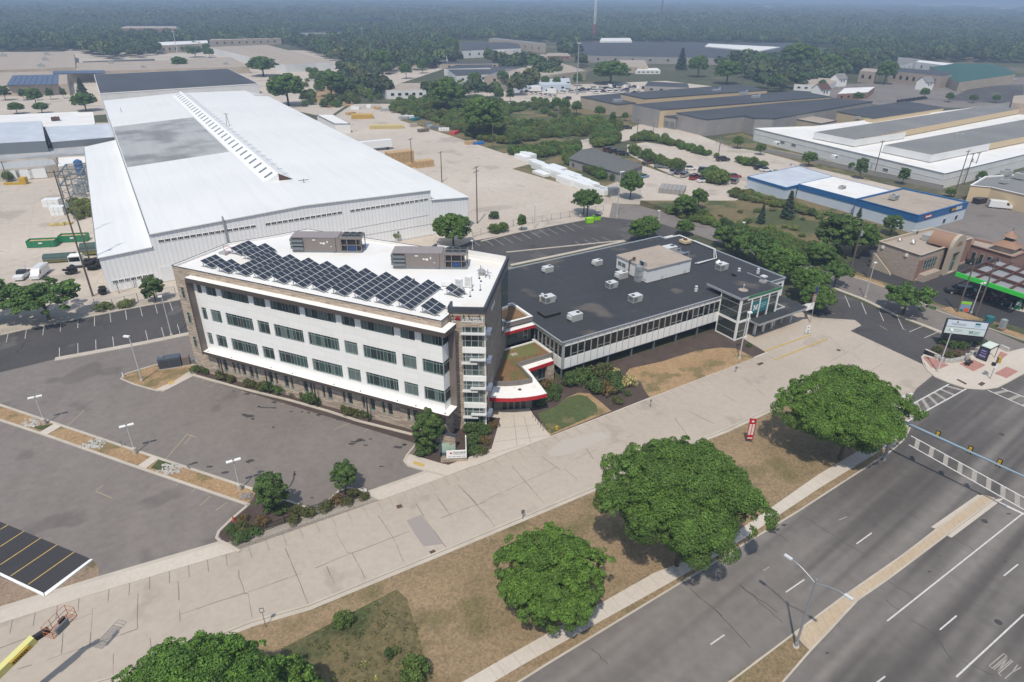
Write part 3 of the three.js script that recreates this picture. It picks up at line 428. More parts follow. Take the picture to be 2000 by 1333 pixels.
{ const g = [], y = [], o = [], st = (list, f, arr, w = .085, yy = .0165) => { for (const [a, b, c, d] of list) arr.push(line([a, b], [c, d], w, yy, M, f)); };
st([[58, 925, 42, 995], [190, 895, 178, 970], [315, 875, 307, 945], [437, 855, 433, 920], [562, 830, 560, 893], [680, 810, 681, 878], [792, 785, 800, 853], [905, 765, 914, 832], [1013, 745, 1027, 808], [1120, 725, 1136, 787], [1225, 705, 1247, 768], [427, 1035, 427, 1108], [560, 1003, 562, 1080], [690, 978, 692, 1055], [812, 955, 822, 1032], [1050, 910, 1067, 982], [1165, 888, 1184, 957], [1280, 865, 1300, 932]], C7, g);
st([[820, 1062, 860, 1091], [890, 1045, 960, 1091], [962, 1042, 1035, 1088], [1030, 1030, 1100, 1073], [1095, 1018, 1165, 1058], [1158, 1003, 1228, 1045], [1220, 990, 1292, 1032], [1283, 980, 1355, 1020], [1342, 968, 1418, 1010], [1405, 960, 1478, 998], [1462, 945, 1535, 987], [1520, 935, 1600, 972], [1535, 1062, 1600, 1091], [1600, 1048, 1680, 1085], [1660, 1038, 1740, 1075], [1725, 1028, 1810, 1065]], D7, g);
st([[740, 690, 762, 742], [835, 725, 868, 803], [943, 770, 975, 848], [1052, 812, 1088, 892], [1178, 865, 1215, 945], [1215, 945, 1232, 950], [1255, 963, 1345, 925], [1352, 1003, 1442, 963]], C3, g, .11, .0385); st([[1060, 920, 1112, 952], [690, 820, 770, 845]], C3, o, .12, .0385);
st([[0, 663, 35, 642], [0, 738, 105, 670], [0, 818, 178, 700], [45, 868, 250, 730], [122, 905, 325, 762]], C8, y, .12, .0205);
st([[298, 205, 370, 138], [730, 350, 820, 245], [820, 245, 860, 258], [810, 290, 842, 247], [420, 495, 490, 525], [420, 490, 450, 470], [875, 560, 925, 515], [945, 580, 1000, 542], [840, 500, 855, 485], [770, 472, 785, 458]], C8, o, .12, .0125);
st([[100, 428, 150, 400], [220, 505, 330, 455], [700, 590, 750, 545], [890, 655, 945, 610], [1100, 695, 1165, 662], [1300, 780, 1380, 730], [1520, 830, 1590, 785], [1740, 905, 1815, 850]], crop(380, 690, .13), o, .12, .0125); st([[170, 480, 215, 450], [390, 560, 440, 510], [240, 690, 575, 560], [690, 730, 820, 635], [1020, 720, 1070, 690], [1110, 755, 1200, 730]], crop(620, 750, .13), o, .12, .0125);
struct(mergeGeometries(g), M.paintWhite, 'stall_lines'); struct(mergeGeometries(y), M.paintYellow, 'stall_lines'); struct(mergeGeometries(o), M.paintOld, 'stall_lines');
struct(slab(PX([[0, 855], [190, 945], [195, 960], [0, 868]], 0, C8), 0, .14), M.white, 'white_kerb'); struct(slab(PX([[195, 945], [395, 797], [408, 797], [200, 960]], 0, C8), 0, .14), M.white, 'white_kerb');
for (const l of [[[870, 1062], [1100, 1005], [1500, 927], [1745, 882]], [[1050, 1140], [1890, 1055]]]) kerbLine(l, D7, .5);
kerbLine([[165, 225], [500, 155], [800, 90]], C2, 1.0); kerbLine([[0, 945], [330, 870], [700, 800], [1000, 740], [1290, 690]], C7, .45);
sheet([[0, 900], [700, 760], [1290, 640], [1290, 690], [700, 800], [0, 945]], .0135, M.gravel, 'gravel_strip', C7);
}
{ const g = new THREE.IcosahedronGeometry(.2, 0), o = []; seed = 300; for (const [x, y] of [[140, 197], [415, 287], [745, 402]]) { const c = G(...C8(x, y)); for (let i = 0; i < 70; i++) o.push(c.clone().add(V(rr(-1, 1) + rr(-.7, .7), .1, rr(-1, 1) - rr(-.7, .7) * .2))); } const m = new THREE.InstancedMesh(g, M.boulder, o.length), d = new THREE.Object3D(); o.forEach((p, i) => { d.position.copy(p); d.rotation.set(rr(0, 3), rr(0, 3), 0); d.scale.set(rr(.6, 1.4), rr(.5, .9), rr(.6, 1.4)); d.updateMatrix(); m.setMatrixAt(i, d.matrix); }); m.name = nm('white_rocks'); scene.add(m); tag(m, 'white drainage rocks laid across the long lamp island', 'rocks', null, 'stuff'); }
// ---------- vegetation ----------
const leafM = {};
function leafMat(r, g, b) { const k = [r, g, b].join(); return leafM[k] ??= std({ color: lin(1, 1, 1), vertexColors: true, side: THREE.DoubleSide, roughness: .75 }); }
const foliage = std({ vertexColors: true, side: THREE.DoubleSide, roughness: .75 });
function leafCloud(lobes, perLobe, size, base, tint, opt = {}) {
const pos = [], nor = [], col = [], n = V(), t = V(), b = V(), c = V();
for (const [lx, ly, lz, lr, sh = 1] of lobes) {
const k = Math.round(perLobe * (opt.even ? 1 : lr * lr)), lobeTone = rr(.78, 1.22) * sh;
for (let i = 0; i < k; i++) {
const a = rr(0, 6.283), y = opt.full ? rr(-1, 1) : rr(-.55, 1), s = Math.sqrt(1 - y * y), rad = lr * (opt.solid ? Math.cbrt(rr(.15, 1)) : rr(.72, 1.08));
n.set(Math.cos(a) * s, y, Math.sin(a) * s); c.set(lx + n.x * rad, ly + n.y * rad * (opt.flat ?? .8), lz + n.z * rad);
if (c.y < (opt.minY ?? .02)) continue; if (opt.cy && n.x * lx + n.z * lz + n.y * (ly - opt.cy + .8) * 1.2 < -.25 * lr - .2) continue;
n.x += rr(-.8, .8); n.y += rr(-.35, .95); n.z += rr(-.8, .8); n.normalize();
t.set(rr(-1, 1), rr(-1, 1), rr(-1, 1)).cross(n).normalize(); b.crossVectors(n, t);
const w = size * rr(.6, 1.35), h = w * rr(.55, .9), tone = lobeTone * rr(.72, 1.3), m = rnd();
const C = [(base[0] + (tint[0] - base[0]) * m) * tone, (base[1] + (tint[1] - base[1]) * m) * tone, (base[2] + (tint[2] - base[2]) * m) * tone];
const P = (u, v) => [c.x + t.x * u + b.x * v, c.y + t.y * u + b.y * v, c.z + t.z * u + b.z * v];
const q = [P(-w * .5, 0), P(0, -h * .5), P(w * .5, 0), P(0, h * .5)];
for (const j of [0, 1, 2, 0, 2, 3]) { pos.push(...q[j]); nor.push(n.x, n.y, n.z); col.push(...C); }
}
}
return buf(pos, nor, null, col);
}
function trunkGeo(h, r, limbs) {
const g = [bar(V(0, 0, 0), V(0, h * .55, 0), r, r * .7, 7), bar(V(0, h * .55, 0), V(rr(-.2, .2), h * .85, rr(-.2, .2)), r * .7, r * .3, 6)];
for (const [x, y, z] of limbs) g.push(bar(V(0, h * rr(.3, .5), 0), V(x, y, z), r * .42, r * .12, 5));
return mergeGeometries(g);
}
function crownLobes(n, rx, ry, rz, cy, lr, low = -.6) {
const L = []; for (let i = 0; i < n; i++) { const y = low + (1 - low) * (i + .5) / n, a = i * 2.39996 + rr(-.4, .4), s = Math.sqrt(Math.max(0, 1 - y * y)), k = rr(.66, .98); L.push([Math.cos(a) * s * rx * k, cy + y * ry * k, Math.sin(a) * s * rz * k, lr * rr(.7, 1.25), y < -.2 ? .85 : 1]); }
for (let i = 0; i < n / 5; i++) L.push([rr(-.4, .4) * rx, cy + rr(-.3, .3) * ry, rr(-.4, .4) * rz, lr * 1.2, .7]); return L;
}
const rough = (L, n, r, ry, cy) => { for (let i = 0; i < n; i++) { const a = rr(0, 6.28), y = rr(-.5, .95), s = Math.sqrt(1 - y * y); L.push([Math.cos(a) * s * r * rr(.9, 1.12), cy + y * ry * rr(.9, 1.1), Math.sin(a) * s * r * rr(.9, 1.12), rr(.3, .6)]); } return L; };
function treeAt(name, label, p, turn, crown, trunk, group, s = 1) {
const t = thing(name, label, 'tree', p, turn, group); t.scale.setScalar(s); mesh(trunk, M.bark, 'trunk', t); mesh(crown, foliage, 'crown', t); return t;
}
function bigTree(label, uv, H, lobesPx, lr, per, base, tint, sz = .34) {
const p = G(...uv), lobes = lobesPx, limbs = lobes.filter((_, i) => i % 4 === 0).map(l => [l[0] * .75, l[1] * .9, l[2] * .75]);
return treeAt('street_tree', label, p, 0, leafCloud(lobes, per, sz, base, tint, { cy: H * .6 }), trunkGeo(H, .26, limbs));
}
const GR = [[.056, .114, .010], [.112, .20, .024]], GD = [[.050, .102, .011], [.098, .176, .023]];
function limbs(list, cy, lr) {
const L = [], tm = Math.max(...list.map(l => l[2])); for (let i = 0; i < 9; i++) { const r = lr * 1.5 * Math.sqrt(i / 8), t = i * 2.4; L.push([Math.cos(t) * r, tm * rr(.86, .96), Math.sin(t) * r, lr * rr(.6, .9)]); } for (const [a, reach, top, low = cy - 2.6] of list) { const n = Math.max(3, Math.round(reach / lr * 1.5)); for (let i = 0; i < n; i++) { const k = .22 + .78 * (i + .5) / n, d = reach * k, sp = 9 + 60 / (d + 2), arc = Math.sqrt(Math.max(.03, 1 - k * k * .92));
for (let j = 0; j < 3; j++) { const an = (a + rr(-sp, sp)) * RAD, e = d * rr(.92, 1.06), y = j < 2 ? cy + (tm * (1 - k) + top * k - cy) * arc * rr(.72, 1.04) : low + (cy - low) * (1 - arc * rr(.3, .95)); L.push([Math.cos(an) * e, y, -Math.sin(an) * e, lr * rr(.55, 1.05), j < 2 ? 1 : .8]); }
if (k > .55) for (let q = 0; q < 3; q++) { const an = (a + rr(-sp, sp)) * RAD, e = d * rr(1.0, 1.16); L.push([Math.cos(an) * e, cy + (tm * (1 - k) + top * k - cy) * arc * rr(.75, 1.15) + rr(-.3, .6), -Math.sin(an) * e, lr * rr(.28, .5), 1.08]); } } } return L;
}
seed = 77;
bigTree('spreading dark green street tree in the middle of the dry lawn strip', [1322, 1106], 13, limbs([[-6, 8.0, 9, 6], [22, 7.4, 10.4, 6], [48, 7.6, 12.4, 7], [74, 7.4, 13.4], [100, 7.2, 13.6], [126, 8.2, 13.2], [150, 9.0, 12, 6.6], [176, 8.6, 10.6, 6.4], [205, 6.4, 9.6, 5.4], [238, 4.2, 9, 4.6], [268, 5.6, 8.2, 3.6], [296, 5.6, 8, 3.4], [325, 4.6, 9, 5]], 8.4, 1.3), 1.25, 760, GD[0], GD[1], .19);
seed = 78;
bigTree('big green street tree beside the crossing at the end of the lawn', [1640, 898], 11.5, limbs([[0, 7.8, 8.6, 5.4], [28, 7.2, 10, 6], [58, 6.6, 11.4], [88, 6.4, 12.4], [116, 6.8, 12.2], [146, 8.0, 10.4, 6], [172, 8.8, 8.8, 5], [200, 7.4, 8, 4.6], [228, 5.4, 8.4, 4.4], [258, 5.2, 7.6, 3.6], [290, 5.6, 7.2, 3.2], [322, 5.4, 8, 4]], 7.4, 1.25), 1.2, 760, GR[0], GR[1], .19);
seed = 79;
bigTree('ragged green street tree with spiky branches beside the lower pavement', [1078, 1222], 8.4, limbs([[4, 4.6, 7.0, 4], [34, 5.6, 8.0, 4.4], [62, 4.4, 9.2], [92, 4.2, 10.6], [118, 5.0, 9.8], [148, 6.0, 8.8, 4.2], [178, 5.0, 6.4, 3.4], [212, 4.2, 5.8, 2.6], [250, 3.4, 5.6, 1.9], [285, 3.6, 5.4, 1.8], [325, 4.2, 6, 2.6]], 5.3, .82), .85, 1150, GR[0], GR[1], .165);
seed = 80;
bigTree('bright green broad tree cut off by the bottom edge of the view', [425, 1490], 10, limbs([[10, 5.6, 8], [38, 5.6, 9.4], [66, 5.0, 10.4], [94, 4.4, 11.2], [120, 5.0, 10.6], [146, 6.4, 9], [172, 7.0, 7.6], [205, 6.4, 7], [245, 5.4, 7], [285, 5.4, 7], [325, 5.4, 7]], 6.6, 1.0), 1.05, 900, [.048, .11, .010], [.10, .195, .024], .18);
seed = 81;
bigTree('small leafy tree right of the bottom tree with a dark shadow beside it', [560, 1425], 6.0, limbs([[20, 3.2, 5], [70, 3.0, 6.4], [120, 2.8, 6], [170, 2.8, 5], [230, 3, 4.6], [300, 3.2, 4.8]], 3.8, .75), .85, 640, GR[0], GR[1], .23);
seed = 90;
const protoCrown = [
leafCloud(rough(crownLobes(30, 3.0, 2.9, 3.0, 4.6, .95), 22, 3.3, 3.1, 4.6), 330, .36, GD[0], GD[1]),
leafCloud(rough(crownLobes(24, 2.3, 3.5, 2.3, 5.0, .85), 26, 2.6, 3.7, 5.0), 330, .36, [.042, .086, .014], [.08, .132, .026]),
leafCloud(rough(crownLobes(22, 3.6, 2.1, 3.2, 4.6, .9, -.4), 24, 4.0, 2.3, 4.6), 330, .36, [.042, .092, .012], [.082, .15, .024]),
];
const protoTrunk = [trunkGeo(6, .2, [[1.4, 4.6, .6], [-1.2, 4.9, .9], [.3, 5, -1.5], [-.8, 4.2, -1.2]]), trunkGeo(6.5, .18, [[1.2, 5, .6], [-1.2, 5.2, .9], [.3, 6, -1]]), trunkGeo(5.6, .2, [[2, 4.6, .6], [-2, 4.7, .9], [.3, 5, -1.9], [1.2, 4.8, -1.4]])];
const protoH = [7.9, 8.9, 7.0];
const sprLobes = []; for (let i = 0; i < 40; i++) { const k = i / 40, y = .6 + k * 7.6, r = 2.0 * (1 - k) * rr(.7, 1.0), a = i * 2.4; sprLobes.push([Math.cos(a) * r * .75, y, Math.sin(a) * r * .75, .75 * (1.1 - k * .75), 1]); }
const spruceCrown = leafCloud(sprLobes, 190, .36, [.022, .045, .024], [.04, .07, .038], { even: true, flat: .55 }), spruceTrunk = mergeGeometries([bar(V(0, 0, 0), V(0, 7.6, 0), .16, .04, 6)]);
const shrubGeo = [leafCloud(crownLobes(9, .62, .5, .62, .42, .32, -.3), 900, .14, [.06, .085, .018], [.12, .11, .03]), leafCloud(crownLobes(10, .7, .5, .6, .42, .34, -.3), 900, .14, [.042, .082, .015], [.078, .125, .026]), leafCloud(crownLobes(9, .62, .45, .62, .4, .3, -.3), 900, .13, [.11, .055, .02], [.14, .11, .03]), leafCloud(crownLobes(10, .65, .55, .65, .42, .3, -.3), 900, .13, [.33, .28, .10], [.50, .43, .19])];
const bushGeo = [leafCloud(crownLobes(16, 1.5, 1.2, 1.4, 1.0, .62, -.35), 520, .22, [.058, .105, .016], [.115, .168, .032]), leafCloud(crownLobes(16, 1.5, 1.2, 1.4, 1.0, .62, -.35), 520, .22, [.034, .068, .014], [.062, .104, .026]), leafCloud(crownLobes(15, 1.6, .9, 1.4, .8, .55, -.35), 520, .22, [.085, .112, .024], [.145, .168, .042])];
const shrub = (label, u, v, s, k, cat = 'shrub', name = 'shrub') => { const t = thing(name, label, cat, G(u, v).setY(.04), rr(0, 6)); t.scale.setScalar(s); mesh(shrubGeo[k], foliage, 'foliage', t); return t; };
const bush = (label, u, v, s, k, sy = 1) => { const t = thing('bush', label, 'bush', G(u, v), rr(0, 6)); t.scale.set(s, s * sy, s); mesh(bushGeo[k], foliage, 'foliage', t); return t; };
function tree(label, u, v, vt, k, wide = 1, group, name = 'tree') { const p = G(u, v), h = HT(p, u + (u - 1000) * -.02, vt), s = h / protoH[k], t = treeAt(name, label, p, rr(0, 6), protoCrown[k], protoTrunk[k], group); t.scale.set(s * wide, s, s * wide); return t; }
function spruce(label, u, v, vt, wide = 1) { const p = G(u, v), h = HT(p, u, vt), s = h / 8.3, t = treeAt('spruce', label, p, rr(0, 6), spruceCrown, spruceTrunk); t.scale.set(s * wide, s, s * wide); return t; }
// ---------- the four-storey office ----------
function windowAt(parent, x0, x1, y0, y1, z, mul, tr, opt = {}) {
const w = opt.w ?? .06, g = [bx(x0, y0, z, x1, y0 + w, z + .08), bx(x0, y1 - w, z, x1, y1, z + .08), bx(x0, y0 + w, z, x0 + w, y1 - w, z + .08), bx(x1 - w, y0 + w, z, x1, y1 - w, z + .08)];
for (const m of mul) g.push(bx(x0 + (x1 - x0) * m - w / 2, y0 + w, z + .004, x0 + (x1 - x0) * m + w / 2, y1 - w, z + .076));
for (const t of tr) g.push(bx(x0 + w, y0 + (y1 - y0) * t - w / 2, z + .008, x1 - w, y0 + (y1 - y0) * t + w / 2, z + .072));
if (opt.sill) g.push(bx(x0 - .05, y0 - .09, z, x1 + .05, y0, z + opt.sill));
const f = mesh(g, opt.fm ?? M.aluGreen, 'window', parent);
const cuts = [0, ...mul, 1];
if (opt.panes) for (let i = 0; i < cuts.length - 1; i++) { const a = x0 + (x1 - x0) * cuts[i] + w / 2, b = x0 + (x1 - x0) * cuts[i + 1] - w / 2; mesh([bx(a, y0 + w / 2, z + .02, b, y1 - w / 2, z + .03)], hash(Math.round(x0 * 7), Math.round(y0 * 3), 3) * .5 + hash(i, Math.round(x0 * 9 + y0), 4) * .5 > .62 ? M.glassBlind : hash(i, Math.round(x0 * 5 + y0 * 2), 5) > .6 ? M.glassGreen : M.glass, 'pane', f); }
else mesh([bx(x0 + w / 2, y0 + w / 2, z + .02, x1 - w / 2, y1 - w / 2, z + .03)], opt.gm ?? M.glass, 'pane', f);
return f;
}
const office = thing('office_building', 'four storey office with white panel front, stone ends and solar panels on its roof', 'office building', A0, -23.4 * RAD);
const lp = (x, d, y = 0) => V(x, y, -d);
const planMain = [[0, 0], [46.85, 0], [46.85, 2.2], [46.5, 2.62], [50.88, 4.36], [45.8, 23.3], [32.8, 23.6], [7.1, 22.9], [4, 17.3], [0, 11.4]];
{
const H = 18.5, P = planMain.map(q => lp(...q));
mesh([walls([lp(0, 0), lp(3.5, 0), lp(3.5, 3), lp(0, 3)], 0, H, i => i === 1 || i === 2 || i === 3)], M.stone, 'stone_wall', office);
mesh([walls([lp(3.5, 0), lp(46.85, 0), lp(46.85, 2), lp(3.5, 2)], 17.4, H, i => i > 1), walls([lp(46.85, 1.7), lp(46.85, 2.2), lp(46.5, 2.62), lp(46, 2)], 0, H, i => i > 1)], M.stone, 'stone_wall', office);
mesh([walls(P, 0, H, i => i < 5)], M.stoneGrey, 'stone_wall', office);
const gx = [[5.0, .45], [6.3, .8], [8.3, .45], [9.25, .45], [10.15, .75], [11.7, .75], [12.9, .45], [15.55, .8], [16.8, .45], [18.6, .8], [19.85, .45], [22.3, .8], [23.5, .45], [25.8, .45], [26.75, .8], [29.5, .45], [30.4, .8], [32.95, .45], [34.35, .8], [36.4, .45], [37.35, .8], [40.6, .45], [41.6, .8], [43.8, .45]];
const gw = []; let cx = 3.5; for (const [x, w] of gx) { gw.push(bx(cx, 1.62, -.35, x, 3.85, 0)); cx = x + w; } gw.push(bx(cx, 1.62, -.35, 46.85, 3.85, 0), bx(3.5, 0, -.35, 46.85, 1.62, 0), bx(3.5, 3.85, -.35, 46.85, 4.45, 0));
mesh(gw, M.stone, 'stone_wall', office);
for (const [x, w] of gx) windowAt(office, x, x + w, 1.62, 3.85, -.2, [], [.68], { sill: .24, fm: M.aluGreen });
for (const y of [13.3, 9.0, 4.72]) windowAt(office, .86, 1.44, y, y + 1.9, -.06 + .07, [], [.7], { sill: .1 });
const xs = [[4.3, 5.25], [6.15, 8.2], [9.2, 14.45], [15.4, 17.6], [18.5, 23.85], [24.75, 30.1], [31.05, 33.25], [34.2, 39.55], [40.52, 42.75], [43.7, 46.85]];
const rows = [[6.05, 8.05], [10.4, 12.4], [14.83, 16.8]];
const pan = [bx(3.7, 4.95, -.3, 46.85, 6.05, .06), bx(3.7, 8.05, -.3, 46.85, 10.4, .06), bx(3.7, 12.4, -.3, 46.85, 14.83, .06)];
for (const [y0, y1] of rows) { let c = 3.7; for (const [a, b] of xs) { pan.push(bx(c, y0, -.3, a, y1, .06)); c = b; } }
pan.push(bx(46.6, 4.95, -1.6, 46.85, 6.05, -.3), bx(46.6, 8.05, -1.6, 46.85, 10.4, -.3), bx(46.6, 12.4, -1.6, 46.85, 14.83, -.3));
mesh(pan, M.panelWhite, 'panel_wall', office);
const mulW = { 1: [.55], 2: [.14, .52], 3: [.09, .19, .39, .5, .7, .8, .9], 4: [.1, .2, .3, .5, .7, .8, .9], 5: [.12, .45, .6, .75, .9] };
rows.forEach(([y0, y1], r) => xs.forEach(([a, b], i) => { const L = b - a, m = L < 1.5 ? [.5] : L < 3 ? [.14, .55] : i === 9 ? [.12, .5, .66, .8] : L > 5 ? [.08, .2, .4, .5, .6, .72, .84, .92] : [.3, .6]; windowAt(office, a, b, y0, y1, -.16, m, r < 2 ? [.78] : [], { panes: true, sill: .2, w: .055 }); }));
rows.forEach(([y0, y1], r) => { const f = mesh([bx(46.77, y0, -1.6, 46.86, y0 + .06, -.06), bx(46.77, y1 - .06, -1.6, 46.86, y1, -.06), bx(46.76, y0 + .06, -.2, 46.87, y1 - .06, -.05), ...(r < 2 ? [bx(46.77, y0 + 1.52, -1.6, 46.855, y0 + 1.58, -.2)] : [])], M.aluGreen, 'corner_window', office); mesh([bx(46.78, y0 + .06, -1.6, 46.8, y1 - .06, -.2)], M.glass, 'pane', f); });
mesh([bx(46.6, 0, -1.7, 46.84, 4.45, -.36)], M.stone, 'stone_wall', office);
const slabP = [lp(3.5, 0), lp(3.5, -1.1), lp(47.9, -1.1), lp(47.9, 2.0), lp(46.87, 2.0), lp(46.87, 0)];
mesh([walls(slabP, 16.8, 17.5), flip(cap(slabP, 16.8))], M.brown, 'frame_fascia', office); mesh([cap(slabP, 17.505)], M.whiteSlab, 'frame_top', office);
const slabB = [lp(3.5, 0), lp(3.5, -1.1), lp(47.9, -1.1), lp(47.9, 1.5), lp(46.87, 1.5), lp(46.87, 0)];
mesh([walls(slabB, 4.45, 4.95), flip(cap(slabB, 4.45))], M.brown, 'ledge_fascia', office); mesh([cap(slabB, 4.955)], M.whiteSlab, 'ledge_top', office);
mesh([bx(3.5, 4.95, 0, 3.72, 16.8, 1.1)], M.brownFin, 'side_fin', office); mesh([bx(46.87, 4.95, -1.75, 47.85, 16.8, -1.55)], M.brownFin, 'side_fin', office);
mesh([bx(3.48, 4.4, 1.1, 3.74, 17.0, 1.14)], M.brown, 'fin_edge', office);
for (const x of [6.8, 15.9, 25.1, 34.4]) mesh([cyl(x, 0, 4.45, .85, .09, .09, 8)], M.black, 'column', office);
for (const x of [4.4, 9.3, 17.1, 21.2, 28.8, 33.4, 39.6, 42.6, 47.2]) mesh([cyl(x, 4.955, 5.02, .72, .12, .1, 8)], M.capDark, 'roof_drain', office);
const In = inset(P, .3); const body = ccw(P);
mesh([cap(In, 18.15)], M.roofWhite, 'roof', office);
mesh([flip(walls(In, 18.15, H))], M.roofWhite, 'parapet_inside', office);
const edge = []; { const n = body.length; for (let i = 0; i < n; i++) { const a = body[i], b = body[(i + 1) % n], c = In[i], d = In[(i + 1) % n]; edge.push(cap([a, b, d, c].map(p => V(p.x, 0, p.z)), H)); } }
mesh(edge, M.white, 'parapet_top', office);
const rim = []; { const Q = [[46.85, 0], [0, 0], [0, 11.4], [4, 17.3], [7.1, 22.9], [32.8, 23.6]].map(q => lp(...q)); for (let i = 0; i < 5; i++) rim.push(beam(V(Q[i].x, H + .02, Q[i].z), V(Q[i + 1].x, H + .02, Q[i + 1].z), .1, .09)); rim.push(beam(lp(46.85, 0, H + .02), lp(46.85, 2.4, H + .02), .1, .09)); }
mesh(rim, M.capDark, 'roof_edge', office);
const T = [[46.5, 2.62], [50.88, 4.36], [45.8, 23.3], [32.8, 23.6]].map(q => lp(...q)), HT2 = 19.35, th = Math.atan2(1.74, 4.38);
const par = (a, b, y0, y1, m, n, t = .34, o = 0) => mesh([beam(V(a.x, (y0 + y1) / 2, a.z), V(b.x, (y0 + y1) / 2, b.z), t, y1 - y0)], m, n, office);
for (let i = 0; i < 3; i++) { par(T[i], T[i + 1], 18.6, HT2, M.capDark, 'parapet_cap'); }
{ const a = T[0], b = lp(46.0, 4.4); par(a, b, 18.45, HT2, M.capDark, 'parapet_cap', .3); const c = T[3], d = lp(32.9, 21.6); par(c, d, 18.45, HT2, M.capDark, 'parapet_cap', .3); }
const I = inset([...T, lp(34, 10)], .19); const inw = [];
for (let i = 0; i < 3; i++) { const a = T[i], b = T[i + 1], d = V(b.x - a.x, 0, b.z - a.z).normalize(), n = V(d.z, 0, -d.x), m = V((a.x + b.x) / 2, 0, (a.z + b.z) / 2), q = lp(40, 12), s = n.dot(q.clone().sub(m)) > 0 ? 1 : -1, o = .2 * s; inw.push(beam(V(a.x + n.x * o + d.x * .3, 18.77, a.z + n.z * o + d.z * .3), V(b.x + n.x * o - d.x * .3, 18.77, b.z + n.z * o - d.z * .3), .05, 1.1)); }
mesh(inw, M.roofWhite, 'parapet_inside', office);
const tw = new THREE.Group(); tw.name = 'stair_tower'; tw.position.copy(T[0]); tw.rotation.y = th; office.add(tw); const TL = 4.713;
mesh([bx(0, 0, -.4, 1.65, 18.6, 0), bx(1.65, 16.5, -.4, TL, 18.6, 0), bx(1.65, 0, -.4, TL, .95, 0)], M.stone, 'stone_wall', tw);
mesh([bx(1.62, .95, -.4, TL + .1, 1.2, .1)], M.white, 'sill', tw);
for (const [a, b] of [[12.6, 13.45], [8.2, 9.0], [3.8, 4.62]]) mesh([bx(1.65, a, -.4, TL + .12, b, .12)], M.panelWhite, 'spandrel_panel', tw);
for (const [a, b, t] of [[1.2, 3.8, [.45, .75]], [4.62, 8.2, [.24, .6, .8]], [9.0, 12.6, [.25, .62, .82]], [13.45, 16.5, [.32, .72]]]) windowAt(tw, 1.65, TL - .1, a, b, -.12, [.14, .42, .73], t, { w: .09, fm: M.alu, panes: true });
for (const [y, a, b] of [[15.62, 1.5, 4.8], [11.72, 2.65, 4.8], [11.15, 1.5, 3.66], [7.17, 2.65, 4.8], [6.72, 1.5, 3.66], [2.87, 2.65, 4.8], [2.38, 1.5, 3.66]]) mesh([bx(a, y - .06, 0, b, y + .06, .62)], M.aluPale, 'sunshade', tw);
mesh([bx(TL - .1, 1.2, -.5, TL + .1, 16.5, .05)], M.aluPale, 'corner_post', tw);
const sd = new THREE.Group(); sd.name = 'side_wall'; sd.position.copy(T[1]); const sv = T[2].clone().sub(T[1]); sd.rotation.y = Math.atan2(-sv.z, sv.x); office.add(sd);
mesh([bx(0, 0, -.4, 13.2, 18.6, -.02), bx(13.2, 0, -.4, 19.6, 18.6, -.02)], M.stoneGrey, 'stone_wall', sd);
for (const y of [15.3, 11.0, 6.6, 2.3]) { mesh([bx(.1, y - 2.1, -.02, 1.35, y + 1.1, .03)], M.glassGreen, 'side_window', sd); mesh([bx(.15, y - .05, .03, 1.5, y + .5, .75)], M.shade, 'sunshade_hood', sd); }
mesh([bx(13.4, 8.2, -.02, 19.4, 17.6, .06)], M.galvDark, 'side_glazing', sd); for (let k = 0; k < 5; k++) mesh([bx(13.5 + k * 1.18, 8.4, .06, 13.5 + k * 1.18 + 1.05, 17.4, .09)], M.glassGreen, 'pane', sd);
mesh([bx(.25, 18.1, .35, 2.3, 18.16, .41), bx(2.5, 18.1, .35, 4.3, 18.16, .41), ...[.5, 1.95, 2.65, 4.05].flatMap(x => [bx(x, 18.16, 0, x + .05, 18.2, .4), bx(x - .05, 18.16, .3, x + .1, 18.36, .45)])], M.black, 'sign_lights', tw);
}
const fontB = await new FontLoader().loadAsync('fonts/droid/droid_sans_bold.typeface.json'), fontS = await new FontLoader().loadAsync('fonts/droid/droid_serif_bold.typeface.json');
function text(str, size, depth, m, parent, x, y, z, name = 'lettering', font = fontB, w) {
const g = new TextGeometry(str, { font, size, depth, curveSegments: 3 }); g.computeBoundingBox(); if (w) g.scale(w / (g.boundingBox.max.x - g.boundingBox.min.x), 1, 1);
const o = mesh(g, m, name, parent); o.position.set(x, y, z); return o;
}
function houseMark(parent, x, y, z, s, m) { const sh = new THREE.Shape(); sh.moveTo(-.5 * s, 0); sh.lineTo(.5 * s, 0); sh.lineTo(.5 * s, .55 * s); sh.lineTo(0, s); sh.lineTo(-.5 * s, .55 * s); sh.closePath(); const o = mesh(new THREE.ExtrudeGeometry(sh, { depth: .06, bevelEnabled: false }), m, 'house_logo', parent); o.position.set(x, y, z); return o; }
{
const sg = thing('wall_sign', 'white letters and red house logo on the stair tower under its roof edge', 'sign', V(0, 0, 0));
const tp = OF.to(46.5, 0, 2.62); sg.position.set(tp.x, 17.0, tp.z); sg.rotation.y = (-23.4 * RAD) + Math.atan2(1.74, 4.38);
text('Outreach', .62, .1, M.white, sg, 1.62, .46, .03, 'lettering', fontB, 2.85); mesh([bx(1.62, .2, .02, 4.5, .34, .06)], M.white, 'tag_line', sg); houseMark(sg, 1.15, .5, .03, .62, M.red); mesh([bx(.45, .55, .02, .75, .68, .05), bx(.4, .28, .02, .95, .36, .05), bx(.38, .1, .02, .5, .3, .05)], M.white, 'logo_marks', sg);
const s2 = thing('wall_sign', 'small pale script sign on the right flank of the stair tower', 'sign'); const q = OF.to(50.88, 0, 4.36), q2 = OF.to(45.8, 0, 23.3), dv = q2.clone().sub(q).normalize(); s2.rotation.y = Math.atan2(-dv.z, dv.x); s2.position.set(q.x + dv.x * 4.2, 16.9, q.z + dv.z * 4.2); text('Outreach', .6, .12, M.white, s2, 0, 0, .05, 'lettering', fontB, 2.6);
}
